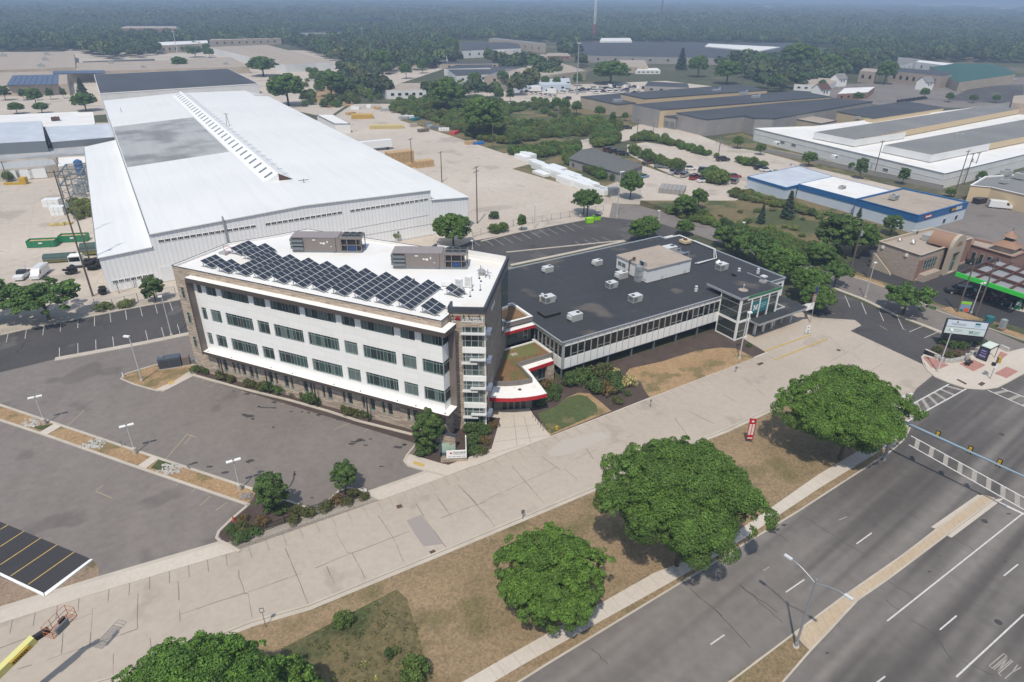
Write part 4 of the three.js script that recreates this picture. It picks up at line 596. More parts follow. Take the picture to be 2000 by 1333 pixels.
function airHandler(label, x, d, turn) {
const t = thing('air_handler', label, 'rooftop unit', OF.to(x, 18.16, d), turn, 'large brown air handlers on the office roof'); const L = 11.3, W = 3.0, h = 2.5;
mesh([bx(0, .3, -W, 7.5, h, 0)], M.ahu, 'cabinet', t); mesh([bx(-.06, h, -W - .05, 7.56, h + .09, .05)], M.ahuTop, 'cabinet_roof', t); mesh([bx(0, 0, -W, L, .3, 0)], M.galvDark, 'base_rail', t);
for (let k = 0; k < 3; k++) { mesh([bx(.1, .55 + k * .62, -.02, 1.9, .95 + k * .62, .3), bx(-.3, .55 + k * .62, -W + .1, 0, .95 + k * .62, -.1)], M.galvDark, 'intake_hood', t); mesh([bx(.12, .95 + k * .62, 0, 1.88, 1.13 + k * .62, .04)], M.black, 'intake_slot', t); }
for (const [a, b, c, e] of [[3.4, 2.05, .5, .14], [4.6, 1.5, .28, .22], [5.0, 1.42, .4, .28], [5.7, 1.65, .18, .3], [6.2, 1.0, .3, .07]]) mesh([bx(a, b, 0, a + c, b + e, .02)], M.white, 'label_plate', t);
mesh([bx(6.75, .3, 0, 7.1, h + .1, .2)], M.ahu, 'riser_duct', t); mesh([bx(7.5, .3, -W, 7.9, h - .05, 0)], M.ahu, 'end_cabinet', t);
const f = []; for (const x of [7.95, 8.9, 10.4, L - .12]) for (const z of [-W, -.12]) f.push(bx(x, .3, z, x + .12, h - .25, z + .12)); f.push(bx(7.95, h - .25, -W, L, h, 0), bx(8.05, 1.25, -.1, L, 1.35, 0)); mesh(f, M.ahu, 'condenser_frame', t);
mesh([bx(8.05, .35, -W + .3, L - .5, h - .3, -.3)], M.black, 'coil', t); mesh([bx(9.1, .35, -.3, 10.3, 1.2, -.12)], plain(.015, .05, .16, .5), 'compressor', t);
for (let i = 0; i < 3; i++) for (let j = 0; j < 2; j++) { const g = new THREE.CylinderGeometry(.5, .54, .22, 16, 1, true).toNonIndexed(); g.translate(8.55 + i * 1.08, h + .11, -.78 - j * 1.32); const r = mesh([g], M.galvDark, 'fan', t); const c = new THREE.CylinderGeometry(.47, .47, .03, 16).toNonIndexed(); c.translate(8.55 + i * 1.08, h + .05, -.78 - j * 1.32); mesh([c], M.black, 'fan_opening', r); }
return t;
}
airHandler('brown rooftop air handler near the back edge, behind the middle of the solar rows', 12.05, 13.1, 0);
airHandler('brown rooftop air handler beside the white heat pumps near the stair tower', 30.85, 13.7, 0);
const pvGeo = bx(-.5, 0, -.5, .5, .035, .5);
function solarTable(x, d, n, i) {
const w = 2.16, rise = .92, sl = Math.hypot(w, rise), ang = Math.atan2(rise, w), k = 1.037;
const t = thing('solar_table', i, 'solar panels', OF.to(x, 18.15, d), -23.4 * RAD, 'tilted solar tables on the white office roof');
const g = new THREE.Group(); g.name = 'panel_frame'; g.rotation.z = -ang; g.position.set(0, 1.12, 0); t.add(g);
mesh([bx(0, -.035, -n * k, sl, .012, 0)], M.aluPale, 'rack', g);
for (let a = 0; a < n; a++) for (let b = 0; b < 2; b++) { const m = mesh(pvGeo, M.pv, 'panel', g); m.scale.set(sl / 2 - .09, 1, k - .1); m.position.set(sl / 2 * (b + .5), 0, -(a + .5) * k); }
const legs = []; for (const z of [-.4, -n * k + .4]) legs.push(bx(-.35, 0, z - .05, w + .5, .1, z + .05), bx(.05, .1, z - .04, .13, 1.02, z + .04), bx(w - .13, .1, z - .04, w - .05, .2, z + .04)); mesh(legs, M.galvDark, 'support', t);
return t;
}
{ const xs = [10.85, 14.35, 17.95, 21.45, 24.95, 28.5, 32.1, 35.65, 39.2], ord = ['ninth', 'eighth', 'seventh', 'sixth', 'fifth', 'fourth', 'third', 'second', 'first'];
xs.forEach((x, i) => solarTable(x, 1.65, 8, `${ord[i]} full length solar row counted from the stair tower end of the office roof`));
solarTable(7.2, 7.2, 5, 'short solar table of ten panels, rearmost but one at the far left'); solarTable(3.8, 8.1, 4, 'solar table of eight panels at the far left rear of the array');
solarTable(7.7, 1.4, 3, 'six panel solar table nearest the longest rows at the left front'); solarTable(3.95, 1.9, 3, 'six panel solar table at the left front corner, end of the array');
solarTable(42.95, 1.45, 3, 'six panel solar table nearest the stair tower parapet'); solarTable(43.0, 8.0, 2, 'smallest solar table, four panels, beside the white heat pumps'); }
{ const t = thing('heat_pump', 'white upright heat pump on the office roof, nearer the solar panels', 'heat pump', OF.to(43.3, 18.15, 10.4), -23.4 * RAD); mesh([bx(0, .1, -.4, 1.05, 1.75, 0)], M.white, 'casing', t); mesh([bx(.1, .3, 0, .95, .9, .02), bx(.1, 1.0, 0, .95, 1.6, .02)], M.aluPale, 'grille', t); mesh([bx(.05, 0, -.45, .15, .1, .05), bx(.9, 0, -.45, 1.0, .1, .05)], M.galvDark, 'foot', t);
copy(t, 'white upright heat pump on the office roof, nearer the air handler', OF.to(44.1, 18.15, 11.8));
const s = thing('heat_pump', 'low white outdoor unit lying in front of the right air handler', 'heat pump', OF.to(41.0, 18.15, 10.6), -.1); mesh([bx(0, .15, -.5, 1.5, .75, 0)], M.white, 'casing', s); mesh([bx(0, 0, -.5, .2, .15, 0), bx(1.3, 0, -.5, 1.5, .15, 0)], M.galvDark, 'foot', s);
let n = 0; for (const [x, d, h, lab] of [[45.2, 9.6, .7, 'thin roof vent pipe right of the heat pumps, nearest to them'], [46.3, 9.2, .7, 'thin roof vent pipe right of the heat pumps, furthest front'], [45.6, 11.3, .6, 'thin roof vent pipe right of the heat pumps, middle'], [46.6, 11.8, .8, 'thin roof vent pipe right of the heat pumps, tallest']]) { const v = thing('vent_pipe', lab, 'vent pipe', OF.to(x, 18.15, d)); mesh([cyl(0, 0, h, 0, .05, .05, 6), cyl(0, h, h + .1, 0, .09, .06, 6)], M.galvDark, 'pipe', v); mesh([cyl(0, 0, .06, 0, .2, .16, 8)], M.black, 'flashing', v); }
for (const [x, d, lab] of [[44.6, 15.6, 'dark roof drain cap by the back parapet, left one'], [45.3, 14.7, 'dark roof drain cap by the back parapet, front one'], [44.9, 17.2, 'dark roof drain cap by the back parapet, rear one'], [36.0, 11.2, 'dark cap on the roof in front of the right air handler, left one'], [39.3, 11.3, 'dark cap on the roof in front of the right air handler, right one']]) tag(mesh([cyl(0, 0, .2, 0, .16, .1, 8)], M.black, 'roof_vent', scene), lab, 'roof cap').position.copy(OF.to(x, 18.15, d));
const r = thing('roof_hatch', 'roof hatch with guard rail at the far left edge of the office roof', 'roof hatch', OF.to(1.9, 18.15, 7.4), -23.4 * RAD); mesh([bx(0, 0, -1.2, 1.5, .35, 0)], M.galv, 'hatch_curb', r); mesh([bx(.1, .35, -1.1, 1.4, .42, -.1)], M.unit, 'hatch_lid', r); mesh([bx(-.1, 0, -1.3, -.05, 1.1, -1.25), bx(1.55, 0, -1.3, 1.6, 1.1, -1.25), bx(1.55, 0, .05, 1.6, 1.1, .1), bx(-.1, 1.05, -1.3, 1.6, 1.1, -1.25), bx(1.55, 1.05, -1.25, 1.6, 1.1, .05)], M.redPale, 'guard_rail', r);
const p = thing('pipe_cluster', 'cluster of pipes and valves behind the right air handler', 'pipes', OF.to(43.6, 18.15, 16.6), -23.4 * RAD); const g = []; for (let i = 0; i < 7; i++) g.push(cyl(rr(0, 2.4), 0, rr(.6, 1.5), rr(-1.2, .6), .06, .06, 6)); g.push(bx(0, .6, -.4, 2.4, .7, -.3), bx(.2, .9, .1, 2.2, .98, .18)); mesh(g, M.galv, 'pipes', p); mesh([bx(.2, .1, -.8, 1.0, .9, -.2)], M.unit, 'valve_box', p); }
// ---------- the low wing with the black roof, its glazed entrance and the planted connector ----------
const B0 = G(1096.5, 745), BF = frame(B0, 31.8), BT = 31.8 * RAD;
const wing = thing('low_wing', 'two storey wing with black flat roof and white ribbon-window front', 'building', B0, BT);
{
const Hr = 7.2, W = 36.8, P = [[-.3, -.15], [53.1, -.15], [53.5, 29.2], [49.3, 29.2], [49.3, 31.2], [-12, 31.2], [-12, 14.6], [-.3, 14.6]].map(q => lp(...q));
mesh([cap(inset(P, .25), Hr - .02)], M.roofBlack, 'roof', wing);
mesh([slab(P, Hr - .28, Hr - .05), ...P.map((p, i) => { const q = P[(i + 1) % P.length]; return beam(V(p.x, Hr + .01, p.z), V(q.x, Hr + .01, q.z), .24, .12); })], M.galv, 'roof_edge', wing);
mesh([bx(52.4, 2.2, -29, 53, 6.9, -.05), bx(-11.8, 0, -31, 53, 6.9, -30.6), bx(-11.8, 0, -31, -11.4, 6.9, -14.8), bx(-11.4, 2, -15, -.3, 6.9, -14.6), bx(36.8, 2.2, -.5, 53, 4.0, -.02), bx(45.6, 6.2, -.5, 53, 6.95, -.02)], M.wallWhite, 'wall', wing);
mesh([bx(52.6, 0, -29, 52.9, 2.2, -1)], M.wallGrey, 'wall', wing);
mesh([bx(.05, 6.25, -.4, 36.8, 6.93, 0)], M.panelWhite, 'header_panel', wing);
mesh([bx(.05, 6.25, -14, .35, 6.93, -.4)], M.panelWhite, 'header_panel', wing);
mesh([bx(.1, 2.1, -30, 52.4, 2.2, -.05)], M.wallWhite, 'soffit', wing);
const n = 27, k = 36.4 / n; const spG = bx(.03, 2.2, -.35, k - .03, 4.06, 0);
for (let i = 0; i < n; i++) { const x = .3 + i * k; const s = mesh(spG, M.white, 'spandrel_panel', wing); s.position.x = x;
const op = i % 4 === 1 || i % 4 === 2; windowAt(wing, x + .02, x + k - .02, 4.07, 6.24, -.12, [], op ? [.24] : [], { w: .06, fm: M.alu, gm: M.glassBlack }); }
mesh([...Array.from({ length: n + 1 }, (_, i) => bx(.3 + i * k - .035, 2.15, -.02, .3 + i * k + .035, 6.95, .07)), bx(.02, 2.15, -.3, .3, 6.95, .02)], M.alu, 'mullion', wing);
const lw = new THREE.Group(); lw.name = 'side_wall'; lw.rotation.y = -Math.PI / 2; lw.position.set(-.02, 0, -8.35); wing.add(lw);
for (let i = 0; i < 7; i++) { const x = .15 + i * 1.15; windowAt(lw, x + .03, x + 1.12, 4.07, 6.24, -.12 - .02, [], i === 3 || i === 4 ? [.24] : [], { w: .06, fm: M.alu, gm: M.glassBlack }); }
mesh([bx(0, 2.2, -.4, 8.2, 4.06, 0)], M.white, 'spandrel_panel', lw); mesh(Array.from({ length: 8 }, (_, i) => bx(.12 + i * 1.15, 2.2, -.02, .18 + i * 1.15, 6.9, .06)), M.alu, 'mullion', lw);
mesh([bx(.6, 0, -3.1, 36, .45, -2.8), bx(.6, 1.9, -3.1, 36, 2.1, -2.8)], M.galvDark, 'ground_wall', wing);
for (let i = 0; i < 26; i++) windowAt(wing, .7 + i * 1.36, 2.02 + i * 1.36, .45, 1.9, -3.0, [], i % 3 === 0 ? [.35] : [], { w: .05, fm: M.galvDark, gm: i % 4 === 2 ? M.glassGreen : M.glassBlack });
for (const x of [.15, 4.6, 9.75, 14.95, 20.1, 25.4, 30.7]) mesh([bx(x - .11, 0, -.45, x + .11, 2.2, -.2)], M.galvDark, 'post', wing);
mesh([bx(-2.2, 0, -2.0, -.9, 2.9, -.9)], M.stone, 'stone_pier', wing);
for (let i = 0; i < 4; i++) windowAt(wing, 46.2 + i * 1.6, 47.7 + i * 1.6, 4.1, 6.2, -.05, [], [], { fm: M.alu, gm: M.glassBlack });
mesh([bx(52.7, 0, -.4, 53.05, 7.0, .02), bx(50.4, 0, -.3, 50.6, 4, 0)], M.white, 'post', wing);
}
{ // glazed entrance box
const e = thing('glazed_entrance', 'glazed two storey entrance box with white posts and teal banner', 'entrance', BF.to(35.3, 0, 0), BT); const W = 10.3, D = 4.6, H = 8.45;
const roofP = [V(-.25, 0, -3.4), V(-.25, 0, D + .15), V(W + .3, 0, D + .15), V(W + .3, 0, -3.4)].map(p => V(p.x, 0, p.z));
mesh([cap(inset(roofP, .15), H)], M.roofBlack, 'roof', e);
mesh([...[0, 1, 2].map(i => beam(V(roofP[i].x, H - .12, roofP[i].z), V(roofP[i + 1].x, H - .12, roofP[i + 1].z), .16, .42)), flip(cap(roofP, H - .3))], M.galv, 'roof_edge', e);
mesh([bx(1.6, H - .75, D - .02, W, H - .33, D + .14)], M.white, 'fascia_board', e); mesh([bx(1.6, H - .32, D + .14, W, H + .11, D + .26)], plain(.03, .16, .06), 'green_trim', e);
const posts = [[0, D, .34], [2.9, D, .24], [5.1, D, .24], [7.5, D, .24], [10.0, D, .3], [0, .1, .2], [0, .9, .01]];
mesh(posts.slice(0, 6).map(([x, z, w]) => bx(x - w / 2, 0, z - w / 2, x + w / 2, H - .33, z + w / 2)), M.white, 'post', e);
mesh([bx(-.08, 3.5, 0, .1, 3.95, D - .17), bx(.17, 3.5, D - .1, 3.4, 3.95, D + .08), bx(-.06, .0, 0, .08, .3, D - .17), bx(.17, 0, D - .08, 3.4, .3, D + .06)], M.white, 'band', e);
mesh([bx(-.02, 5.6, 0, .04, 5.68, D - .17), bx(-.02, 7.1, 0, .04, 7.18, D - .17), bx(.17, 5.6, D - .02, W, 5.68, D + .03), bx(.17, 7.1, D - .02, W, 7.18, D + .03), bx(.17, 1.7, D - .02, 3.4, 1.78, D + .03), bx(-.02, 1.7, 0, .04, 1.78, D - .17)], M.alu, 'mullion', e);
const gl = new THREE.MeshPhysicalMaterial({ color: lin(.5, .56, .54), roughness: .03, transmission: .94, thickness: 0, ior: 1.5 });
mesh([bx(-.01, .3, .1, .01, 3.5, D - .17), bx(-.01, 3.95, .1, .01, H - .4, D - .17), bx(.17, .3, D - .01, 3.4, 3.5, D + .01), bx(.17, 3.95, D - .01, W, H - .75, D + .01), bx(W, 3.6, 0, W + .02, H - .4, D)], gl, 'pane', e);
mesh([bx(.3, 0, -.3, W, H - .4, -.2), bx(.2, 3.55, 0, W - .1, 3.9, D - .4)], plain(.10, .095, .085), 'interior_wall', e); mesh([bx(.5, .9, 2.2, 3, 1.5, 2.4), bx(7.6, 5.6, D - .5, 9.8, 7.4, D - .4), bx(3.2, 4.6, 2, 9, 5.3, 2.2)], M.wallTan, 'interior_screen', e);
mesh([bx(1.2, .1, 1.4, 2.2, 1.1, 2.4)], plain(.02, .09, .22), 'reception_desk', e);
mesh([bx(3.05, 4.6, D + .03, 7.35, 7.0, D + .06)], M.teal, 'banner', e); text('M', 1.0, .03, M.white, e, 3.45, 5.3, D + .06, 'lettering', fontS); mesh([bx(5.3, 6.15, D + .06, 6.9, 6.32, D + .08), bx(5.3, 5.75, D + .06, 7.0, 5.92, D + .08), bx(5.3, 5.45, D + .06, 6.6, 5.53, D + .08)], plain(.2, .42, .44), 'small_print', e);
const v = thing('roof_vent', 'pale boxy roof vent at the rear of the entrance roof', 'roof vent', BF.to(44.6, 8.45, -1.4), BT); mesh([bx(-.55, 0, -.55, .55, .4, .55), bx(-.35, .4, -.35, .35, 1.1, .35)], M.unit, 'vent_body', v); mesh([bx(-.5, 1.1, -.5, .5, 1.3, .5)], M.aluPale, 'vent_cap', v);
const w = thing('roof_vent', 'thin vent pipe standing in a pale patch on the entrance roof', 'roof vent', BF.to(38.6, 8.45, -2.0)); mesh([cyl(0, 0, .9, 0, .06, .06, 6), cyl(0, .9, 1.1, 0, .13, .1, 8)], M.aluPale, 'pipe', w); mesh([cyl(0, 0, .04, 0, .9, .8, 9)], M.roofTan, 'patch', w);
}
{ // drop-off canopy
const c = thing('entrance_canopy', 'low flat black-topped canopy on short white posts beside the glazed entrance', 'canopy', BF.to(38.4, 0, -.2), BT); const P = [V(0, 0, 4.2), V(0, 0, 6.7), V(12.6, 0, 6.5), V(14.0, 0, 6.3), V(14.0, 0, .1), V(7.3, 0, .1), V(7.3, 0, 4.2)];
mesh([walls(P, 3.2, 3.62), flip(cap(P, 3.2))], M.galv, 'fascia', c); mesh([cap(P, 3.63)], M.roofBlack, 'roof', c);
mesh([bx(7.2, 3.63, 1.4, 7.35, 3.8, 4.3), bx(7.35, 3.63, 4.15, 10, 3.8, 4.3), bx(9.85, 3.63, 1.4, 10, 3.8, 4.15)], M.aluPale, 'upstand', c);
for (const [x, z] of [[2.1, 4.6], [4.6, 4.5], [8, 4.1], [10.6, 3.8], [12.2, 4.6]]) mesh([bx(x - .1, 0, z - .1, x + .1, 3.2, z + .1)], M.white, 'post', c);
const pl = thing('planter', 'low tan planter box under the entrance canopy', 'planter', BF.to(43.6, 0, -3.6), BT); mesh([bx(0, 0, -1.2, 4.6, .6, -1.05), bx(0, 0, -.15, 4.6, .6, 0), bx(0, 0, -1.05, .15, .6, -.15), bx(4.45, 0, -1.05, 4.6, .6, -.15)], M.wallTan, 'planter_wall', pl); mesh([bx(.15, 0, -1.05, 4.45, .5, -.15)], M.mulch, 'soil', pl);
sheet([[548, 818], [640, 868], [760, 830], [1060, 740], [1340, 650], [1500, 600], [1400, 560], [1000, 640]], .024, M.concrete, 'entrance_paving', E4);
}
function rtu(label, x, d, turn = 0, s = 1) { const t = thing('rooftop_unit', label, 'rooftop unit', BF.to(x, 7.2, d), BT + turn, 'packaged rooftop units on the black roof'); t.scale.setScalar(s); mesh([bx(-1.05, .12, -.75, 1.05, 1.2, .75)], M.unit, 'casing', t); mesh([bx(-1.1, 0, -.8, 1.1, .12, .8)], M.galvDark, 'curb', t); mesh([bx(-1.08, 1.2, -.78, 1.08, 1.25, .78)], M.aluPale, 'lid', t);
const f = new THREE.CylinderGeometry(.36, .36, .08, 16).toNonIndexed(); f.translate(-.55, 1.27, 0); mesh([f], M.galvDark, 'fan', t); const f2 = new THREE.CylinderGeometry(.3, .3, .09, 16).toNonIndexed(); f2.translate(-.55, 1.275, 0); mesh([f2], M.black, 'fan_opening', t);
mesh([bx(-1.07, .3, -.6, -1.05, 1.05, .6), bx(-.95, .3, .75, -.1, 1.05, .77)], M.galvDark, 'coil_grille', t); mesh([bx(1.05, .4, -.5, 1.4, 1.0, .5)], M.aluPale, 'intake_hood', t); return t; }
rtu('grey rooftop unit nearest the front left corner of the black roof', 6.4, 5.6, Math.PI); rtu('grey rooftop unit with two small vents behind it, near the office tower', 6.6, 13.9); rtu('grey rooftop unit in the middle of the front half of the black roof', 20.2, 6.3); rtu('grey rooftop unit in front of the white penthouse, left of centre', 20.6, 13.4, 0, .9); rtu('small grey rooftop unit farthest to the left on the black roof', 14.8, 26.0, Math.PI, .9); rtu('grey rooftop unit tucked against the left wall of the penthouse', 25.3, 16.1, Math.PI, 1); rtu('grey rooftop unit on the right half, near the white dome vent', 45.6, 9.4, 0, 1); rtu('small grey rooftop unit behind the left corner of the penthouse', 25.6, 24, Math.PI, .85); rtu('tall grey rooftop unit behind the penthouse', 43.0, 21.6, Math.PI, 1.3);
{ const t = thing('roof_fan', 'tan square exhaust fan inside the pipe loop on the black roof', 'roof fan', BF.to(50.4, 7.2, 24.4), BT); mesh([bx(-.9, 0, -.9, .9, .35, .9)], M.black, 'curb', t); mesh([bx(-.95, .35, -.95, .95, .9, .95)], M.wallCream, 'housing', t); mesh([cyl(0, .9, 1.25, 0, .5, .4, 10)], M.rust, 'fan_head', t);
const p = thing('roof_pipes', 'pair of pale pipes running a loop on the black roof', 'pipes'); const g = []; const L = [[53.2, 24.4], [53.0, 18.0], [49.0, 13.9], [43.2, 13.6]]; for (const o of [0, .35]) for (let i = 0; i < 3; i++) g.push(bar(BF.to(L[i][0] - o, 7.5, L[i][1]), BF.to(L[i + 1][0] - o, 7.5, L[i + 1][1] + (i ? o : 0)), .11, .11, 6)); mesh(g, M.aluPale, 'pipe', p);
mesh([bar(BF.to(49.3, 7.35, 29.1), BF.to(53.3, 7.35, 29.1), .12), bar(BF.to(53.4, 7.35, 29.1), BF.to(53.2, 7.35, 23.2), .12)], M.white, 'pipe', p);
const c = thing('cooling_frame', 'open galvanised equipment frame at the right end of the penthouse', 'equipment frame', BF.to(39.2, 7.2, 15.3), BT); const f = []; for (const [x, z] of [[0, 0], [2.8, 0], [0, -2.4], [2.8, -2.4]]) f.push(bx(x, 0, z, x + .14, 2.6, z + .14)); f.push(bx(0, 2.5, 0, 2.94, 2.64, .14), bx(0, 2.5, -2.4, 2.94, 2.64, -2.26), bx(0, 1.2, 0, 2.94, 1.3, .1)); mesh(f, M.galv, 'frame', c); mesh([bx(.3, .3, -2.1, 2.6, 2.2, -.15)], M.galvDark, 'coil', c);
const d = thing('dome_vent', 'white conical roof vent on the right of the black roof', 'roof vent', BF.to(47.6, 7.2, 12.0)); mesh([cyl(0, 0, .25, 0, .35, .35, 12)], M.aluPale, 'curb', d); mesh([cyl(0, .25, .75, 0, .65, .12, 14)], M.white, 'cone', d);
const mk = (x, dd, lab) => { const v = thing('roof_vent', lab, 'roof vent', BF.to(x, 7.2, dd)); mesh([cyl(0, 0, .35, 0, .32, .28, 12)], M.aluPale, 'base', v); mesh([cyl(0, .4, .55, 0, .34, .34, 12), cyl(0, .55, .95, 0, .18, .18, 10), cyl(0, .9, 1.02, 0, .3, .26, 12)], M.aluPale, 'turbine', v); return v; };
mk(33.0, 4.0, 'small shiny roof vent alone at the front edge of the black roof'); mk(47.0, 6.2, 'shiny roof vent beside the flat black hatch on the right'); mk(50.2, 4.2, 'small shiny roof vent close to the right front corner of the black roof'); mk(6.5, 15.6, 'shiny roof vent with tan box behind the left rooftop unit'); mk(27.9, 15.6, 'shiny vent standing at the left wall of the penthouse').scale.setScalar(.8);
const tb = thing('vent_box', 'small tan box vent behind the left rooftop unit', 'roof vent', BF.to(5.8, 7.2, 14.9)); mesh([bx(-.3, 0, -.3, .3, .9, .3)], M.wallCream, 'box', tb); mesh([bx(-.36, .9, -.36, .36, 1.0, .36)], M.aluPale, 'lid', tb);
for (const [x, dd, lab] of [[3.9, 9.7, 'flat black roof hatch near the red canopy'], [46.4, 4.9, 'flat black roof hatch near the entrance roof']]) { const h = thing('roof_hatch', lab, 'roof hatch', BF.to(x, 7.2, dd), BT); mesh([bx(-1.6, 0, -1.2, 1.6, .42, 1.2)], M.black, 'curb', h); mesh([bx(-1.65, .42, -1.25, 1.65, .48, 1.25)], M.roofBlack, 'lid', h); }
}
{ // penthouse
const p = thing('roof_penthouse', 'white boarded penthouse with gravel roof on the black roof', 'penthouse', BF.to(27.6, 7.2, 11.4), BT); const W = 11.2, D = 9.1, H = 2.85, P = [V(0, 0, 0), V(W, 0, 0), V(W, 0, -D), V(0, 0, -D)];
mesh([walls(P, .12, H)], std({ map: tex(256, 6, (x, y) => mul3([.70, .70, .69], ((x * 5) % 1 < .02 ? .85 : 1) * (1 - sm(.66, .75, fbm(x, y, 8, 3, 201)) * .35))) }), 'wall', p); mesh([walls(P.map(q => q.clone()), 0, .12)], M.black, 'base', p);
mesh([walls([V(-.12, 0, .12), V(W + .12, 0, .12), V(W + .12, 0, -D - .12), V(-.12, 0, -D - .12)], H - .3, H + .02), flip(cap([V(-.12, 0, .12), V(W + .12, 0, .12), V(W + .12, 0, -D - .12), V(-.12, 0, -D - .12)], H - .3))], M.galv, 'fascia', p); mesh([cap([V(-.12, 0, .12), V(W + .12, 0, .12), V(W + .12, 0, -D - .12), V(-.12, 0, -D - .12)], H + .025)], M.roofTan, 'roof', p);
const dt = thing('roof_duct', 'bent galvanised duct climbing the left corner of the penthouse', 'duct', BF.to(27.5, 7.2, 13.2), BT); mesh([bx(-1.0, 0, -.6, 0, 3.0, .6)], M.galv, 'riser', dt); const c = new THREE.CylinderGeometry(.95, .95, 1.2, 16, 1, false, 0, Math.PI).toNonIndexed(); c.rotateX(Math.PI / 2); c.rotateZ(Math.PI / 2 * 0); c.translate(-.05, 3.0, 0); mesh([c], M.galv, 'elbow', dt); mesh([bx(-1.05, 1.0, -.65, .05, 1.08, .65), bx(-1.05, 2.2, -.65, .05, 2.28, .65)], M.galvDark, 'flange', dt);
const st = thing('flue_pipe', 'brown bent flue pipe on the left wall of the penthouse', 'pipe', BF.to(27.3, 7.2, 16.4)); mesh([cyl(0, 0, 3.1, 0, .12, .12, 8), bar(V(0, 3.05, 0), V(.8, 3.4, -.3), .12), cyl(.9, 3.2, 3.6, -.35, .3, .3, 8)], M.rust, 'pipe', st);
for (const [d, w] of [[18.2, .9], [17.1, .9]]) { void 0; } mesh([bx(-.03, 1.0, -8.6, 0, 1.8, -7.6), bx(-.03, 1.0, -7.4, 0, 1.8, -6.4)], M.galvDark, 'louvre', p);
}
{ // planted connector
const C = thing('connector', 'planted roof link with red canopies between office tower and low wing', 'building', B0, BT); const L = list => list.map(q => lp(...q));
const low = L([[-13.6, 1.5], [-13.0, -.6], [-11.6, -1.6], [-9.8, -2.4], [-7.7, -2.8], [-7.0, 2.3], [-.35, 2.3], [-.35, 7.9], [-9, 7.2], [-10, 7.0]]);
mesh([cap(low, 4.05)], M.sedum, 'planted_roof', C); mesh([cap(L([[-9.6, 6.4], [-1.2, 7.3], [-1.4, 3.4], [-7.2, 4.2]]), 4.06)], M.sedumGreen, 'planted_patch', C); mesh([cap(L([[-6.3, 5.0], [-5.2, 5.0], [-5.2, 5.8], [-6.3, 5.8]]), 4.064)], M.gravel, 'gravel_patch', C);
const fr = L([[-13.6, 1.5], [-13.0, -.6], [-11.6, -1.6], [-9.8, -2.4], [-7.7, -2.8], [-7.0, 2.3], [-.35, 2.3]]); const pr = []; for (let i = 0; i < fr.length - 1; i++) pr.push(beam(V(fr[i].x, 3.95, fr[i].z), V(fr[i + 1].x, 3.95, fr[i + 1].z), .3, .75)); mesh(pr, M.greyPanel, 'parapet', C); mesh([bx(-.6, 3.9, -8, -.35, 4.3, -2.4), bx(-9, 3.9, -7.45, -.35, 4.25, -7.2)], M.white, 'roof_kerb', C);
const can = L([[-15.2, -3.2], [-14.2, -4.1], [-12.6, -5.1], [-10.6, -5.95], [-9, -6.4], [-7.5, -6.6], [-6.0, .8], [-1.0, 1.0], [-.7, 2.25], [-7.05, 2.25], [-7.75, -2.85], [-9.8, -2.45], [-11.6, -1.65], [-13.05, -.65]]);
mesh([cap(can, 3.6), flip(cap(can, 3.05))], M.whiteSlab, 'canopy_top', C); const rd = []; for (let i = 0; i < 5; i++) rd.push(beam(V(can[i].x, 3.32, can[i].z), V(can[i + 1].x, 3.32, can[i + 1].z), .08, .6)); rd.push(beam(V(can[6].x, 3.32, can[6].z), V(can[7].x, 3.32, can[7].z), .08, .6)); mesh(rd, M.red, 'red_fascia', C); mesh([beam(V(can[5].x, 3.32, can[5].z), V(can[6].x, 3.32, can[6].z), .06, .58)], M.white, 'white_fascia', C);
mesh([walls(L([[-13.8, 1], [-13.7, -1.8], [-8.5, -4.2], [-7.6, 1.6], [-.9, 1.6], [-.9, 7], [-10, 6]]), 0, 3.1)], M.greyPanel, 'wall', C);
const dw = new THREE.Group(); dw.name = 'door_wall'; const a = lp(-13.7, -1.8), b = lp(-8.5, -4.2); dw.position.copy(a); const v = b.clone().sub(a); dw.rotation.y = Math.atan2(-v.z, v.x); C.add(dw);
for (let i = 0; i < 4; i++) windowAt(dw, 1.15 + i * .95, 2.05 + i * .95, .05, 2.15, .02, [], [], { fm: M.galvDark, gm: M.glassBlack, w: .09 });
for (const [x0, x1] of [[-7.2, -4.6], [-3.6, -2.0]]) { const w = windowAt(C, x0, x1, .6, 2.6, -1.6 + .02, x1 - x0 > 2 ? [.35, .7] : [.5], [], { sill: .3, fm: M.galvDark }); }
const up = L([[-.4, 14.4], [-.4, 8.05], [-8.5, 8.0], [-8.2, 9.4], [-2.6, 14.2]]);
mesh([walls(L([[-.4, 14.4], [-.4, 8.6], [-9, 8.6], [-9, 14.4]]), 4.0, 8.1)], M.greyPanel, 'upper_wall', C); mesh([cap(L([[-.4, 14.4], [-.4, 8.4], [-9, 8.4], [-9, 14.4]]), 8.05)], M.sedum, 'planted_roof', C);
mesh([bx(-9, 7.55, -8.6, -.35, 8.35, -8.3)], M.greyPanel, 'parapet', C); mesh([bx(-9, 8.35, -8.65, -.35, 8.42, -8.25), bx(-.75, 7.9, -14.5, -.35, 8.42, -8.6), bx(-4, 7.9, -14.7, -.35, 8.42, -14.3)], M.white, 'coping', C);
mesh([bx(-9, 6.75, -8.6, -.45, 7.2, -7.45)], M.whiteSlab, 'canopy_top', C); mesh([bx(-9, 6.68, -7.45, -.45, 7.2, -7.38)], M.red, 'red_fascia', C);
for (let i = 0; i < 4; i++) windowAt(C, -8.4 + i * 1.3, -7.15 + i * 1.3, 4.75, 6.5, -8.58, [], [], { fm: M.galvDark, gm: M.glassGreen }); windowAt(C, -2.1, -1.1, 4.25, 6.55, -8.58, [], [.35], { fm: M.alu, gm: M.glassGreen, w: .1 });
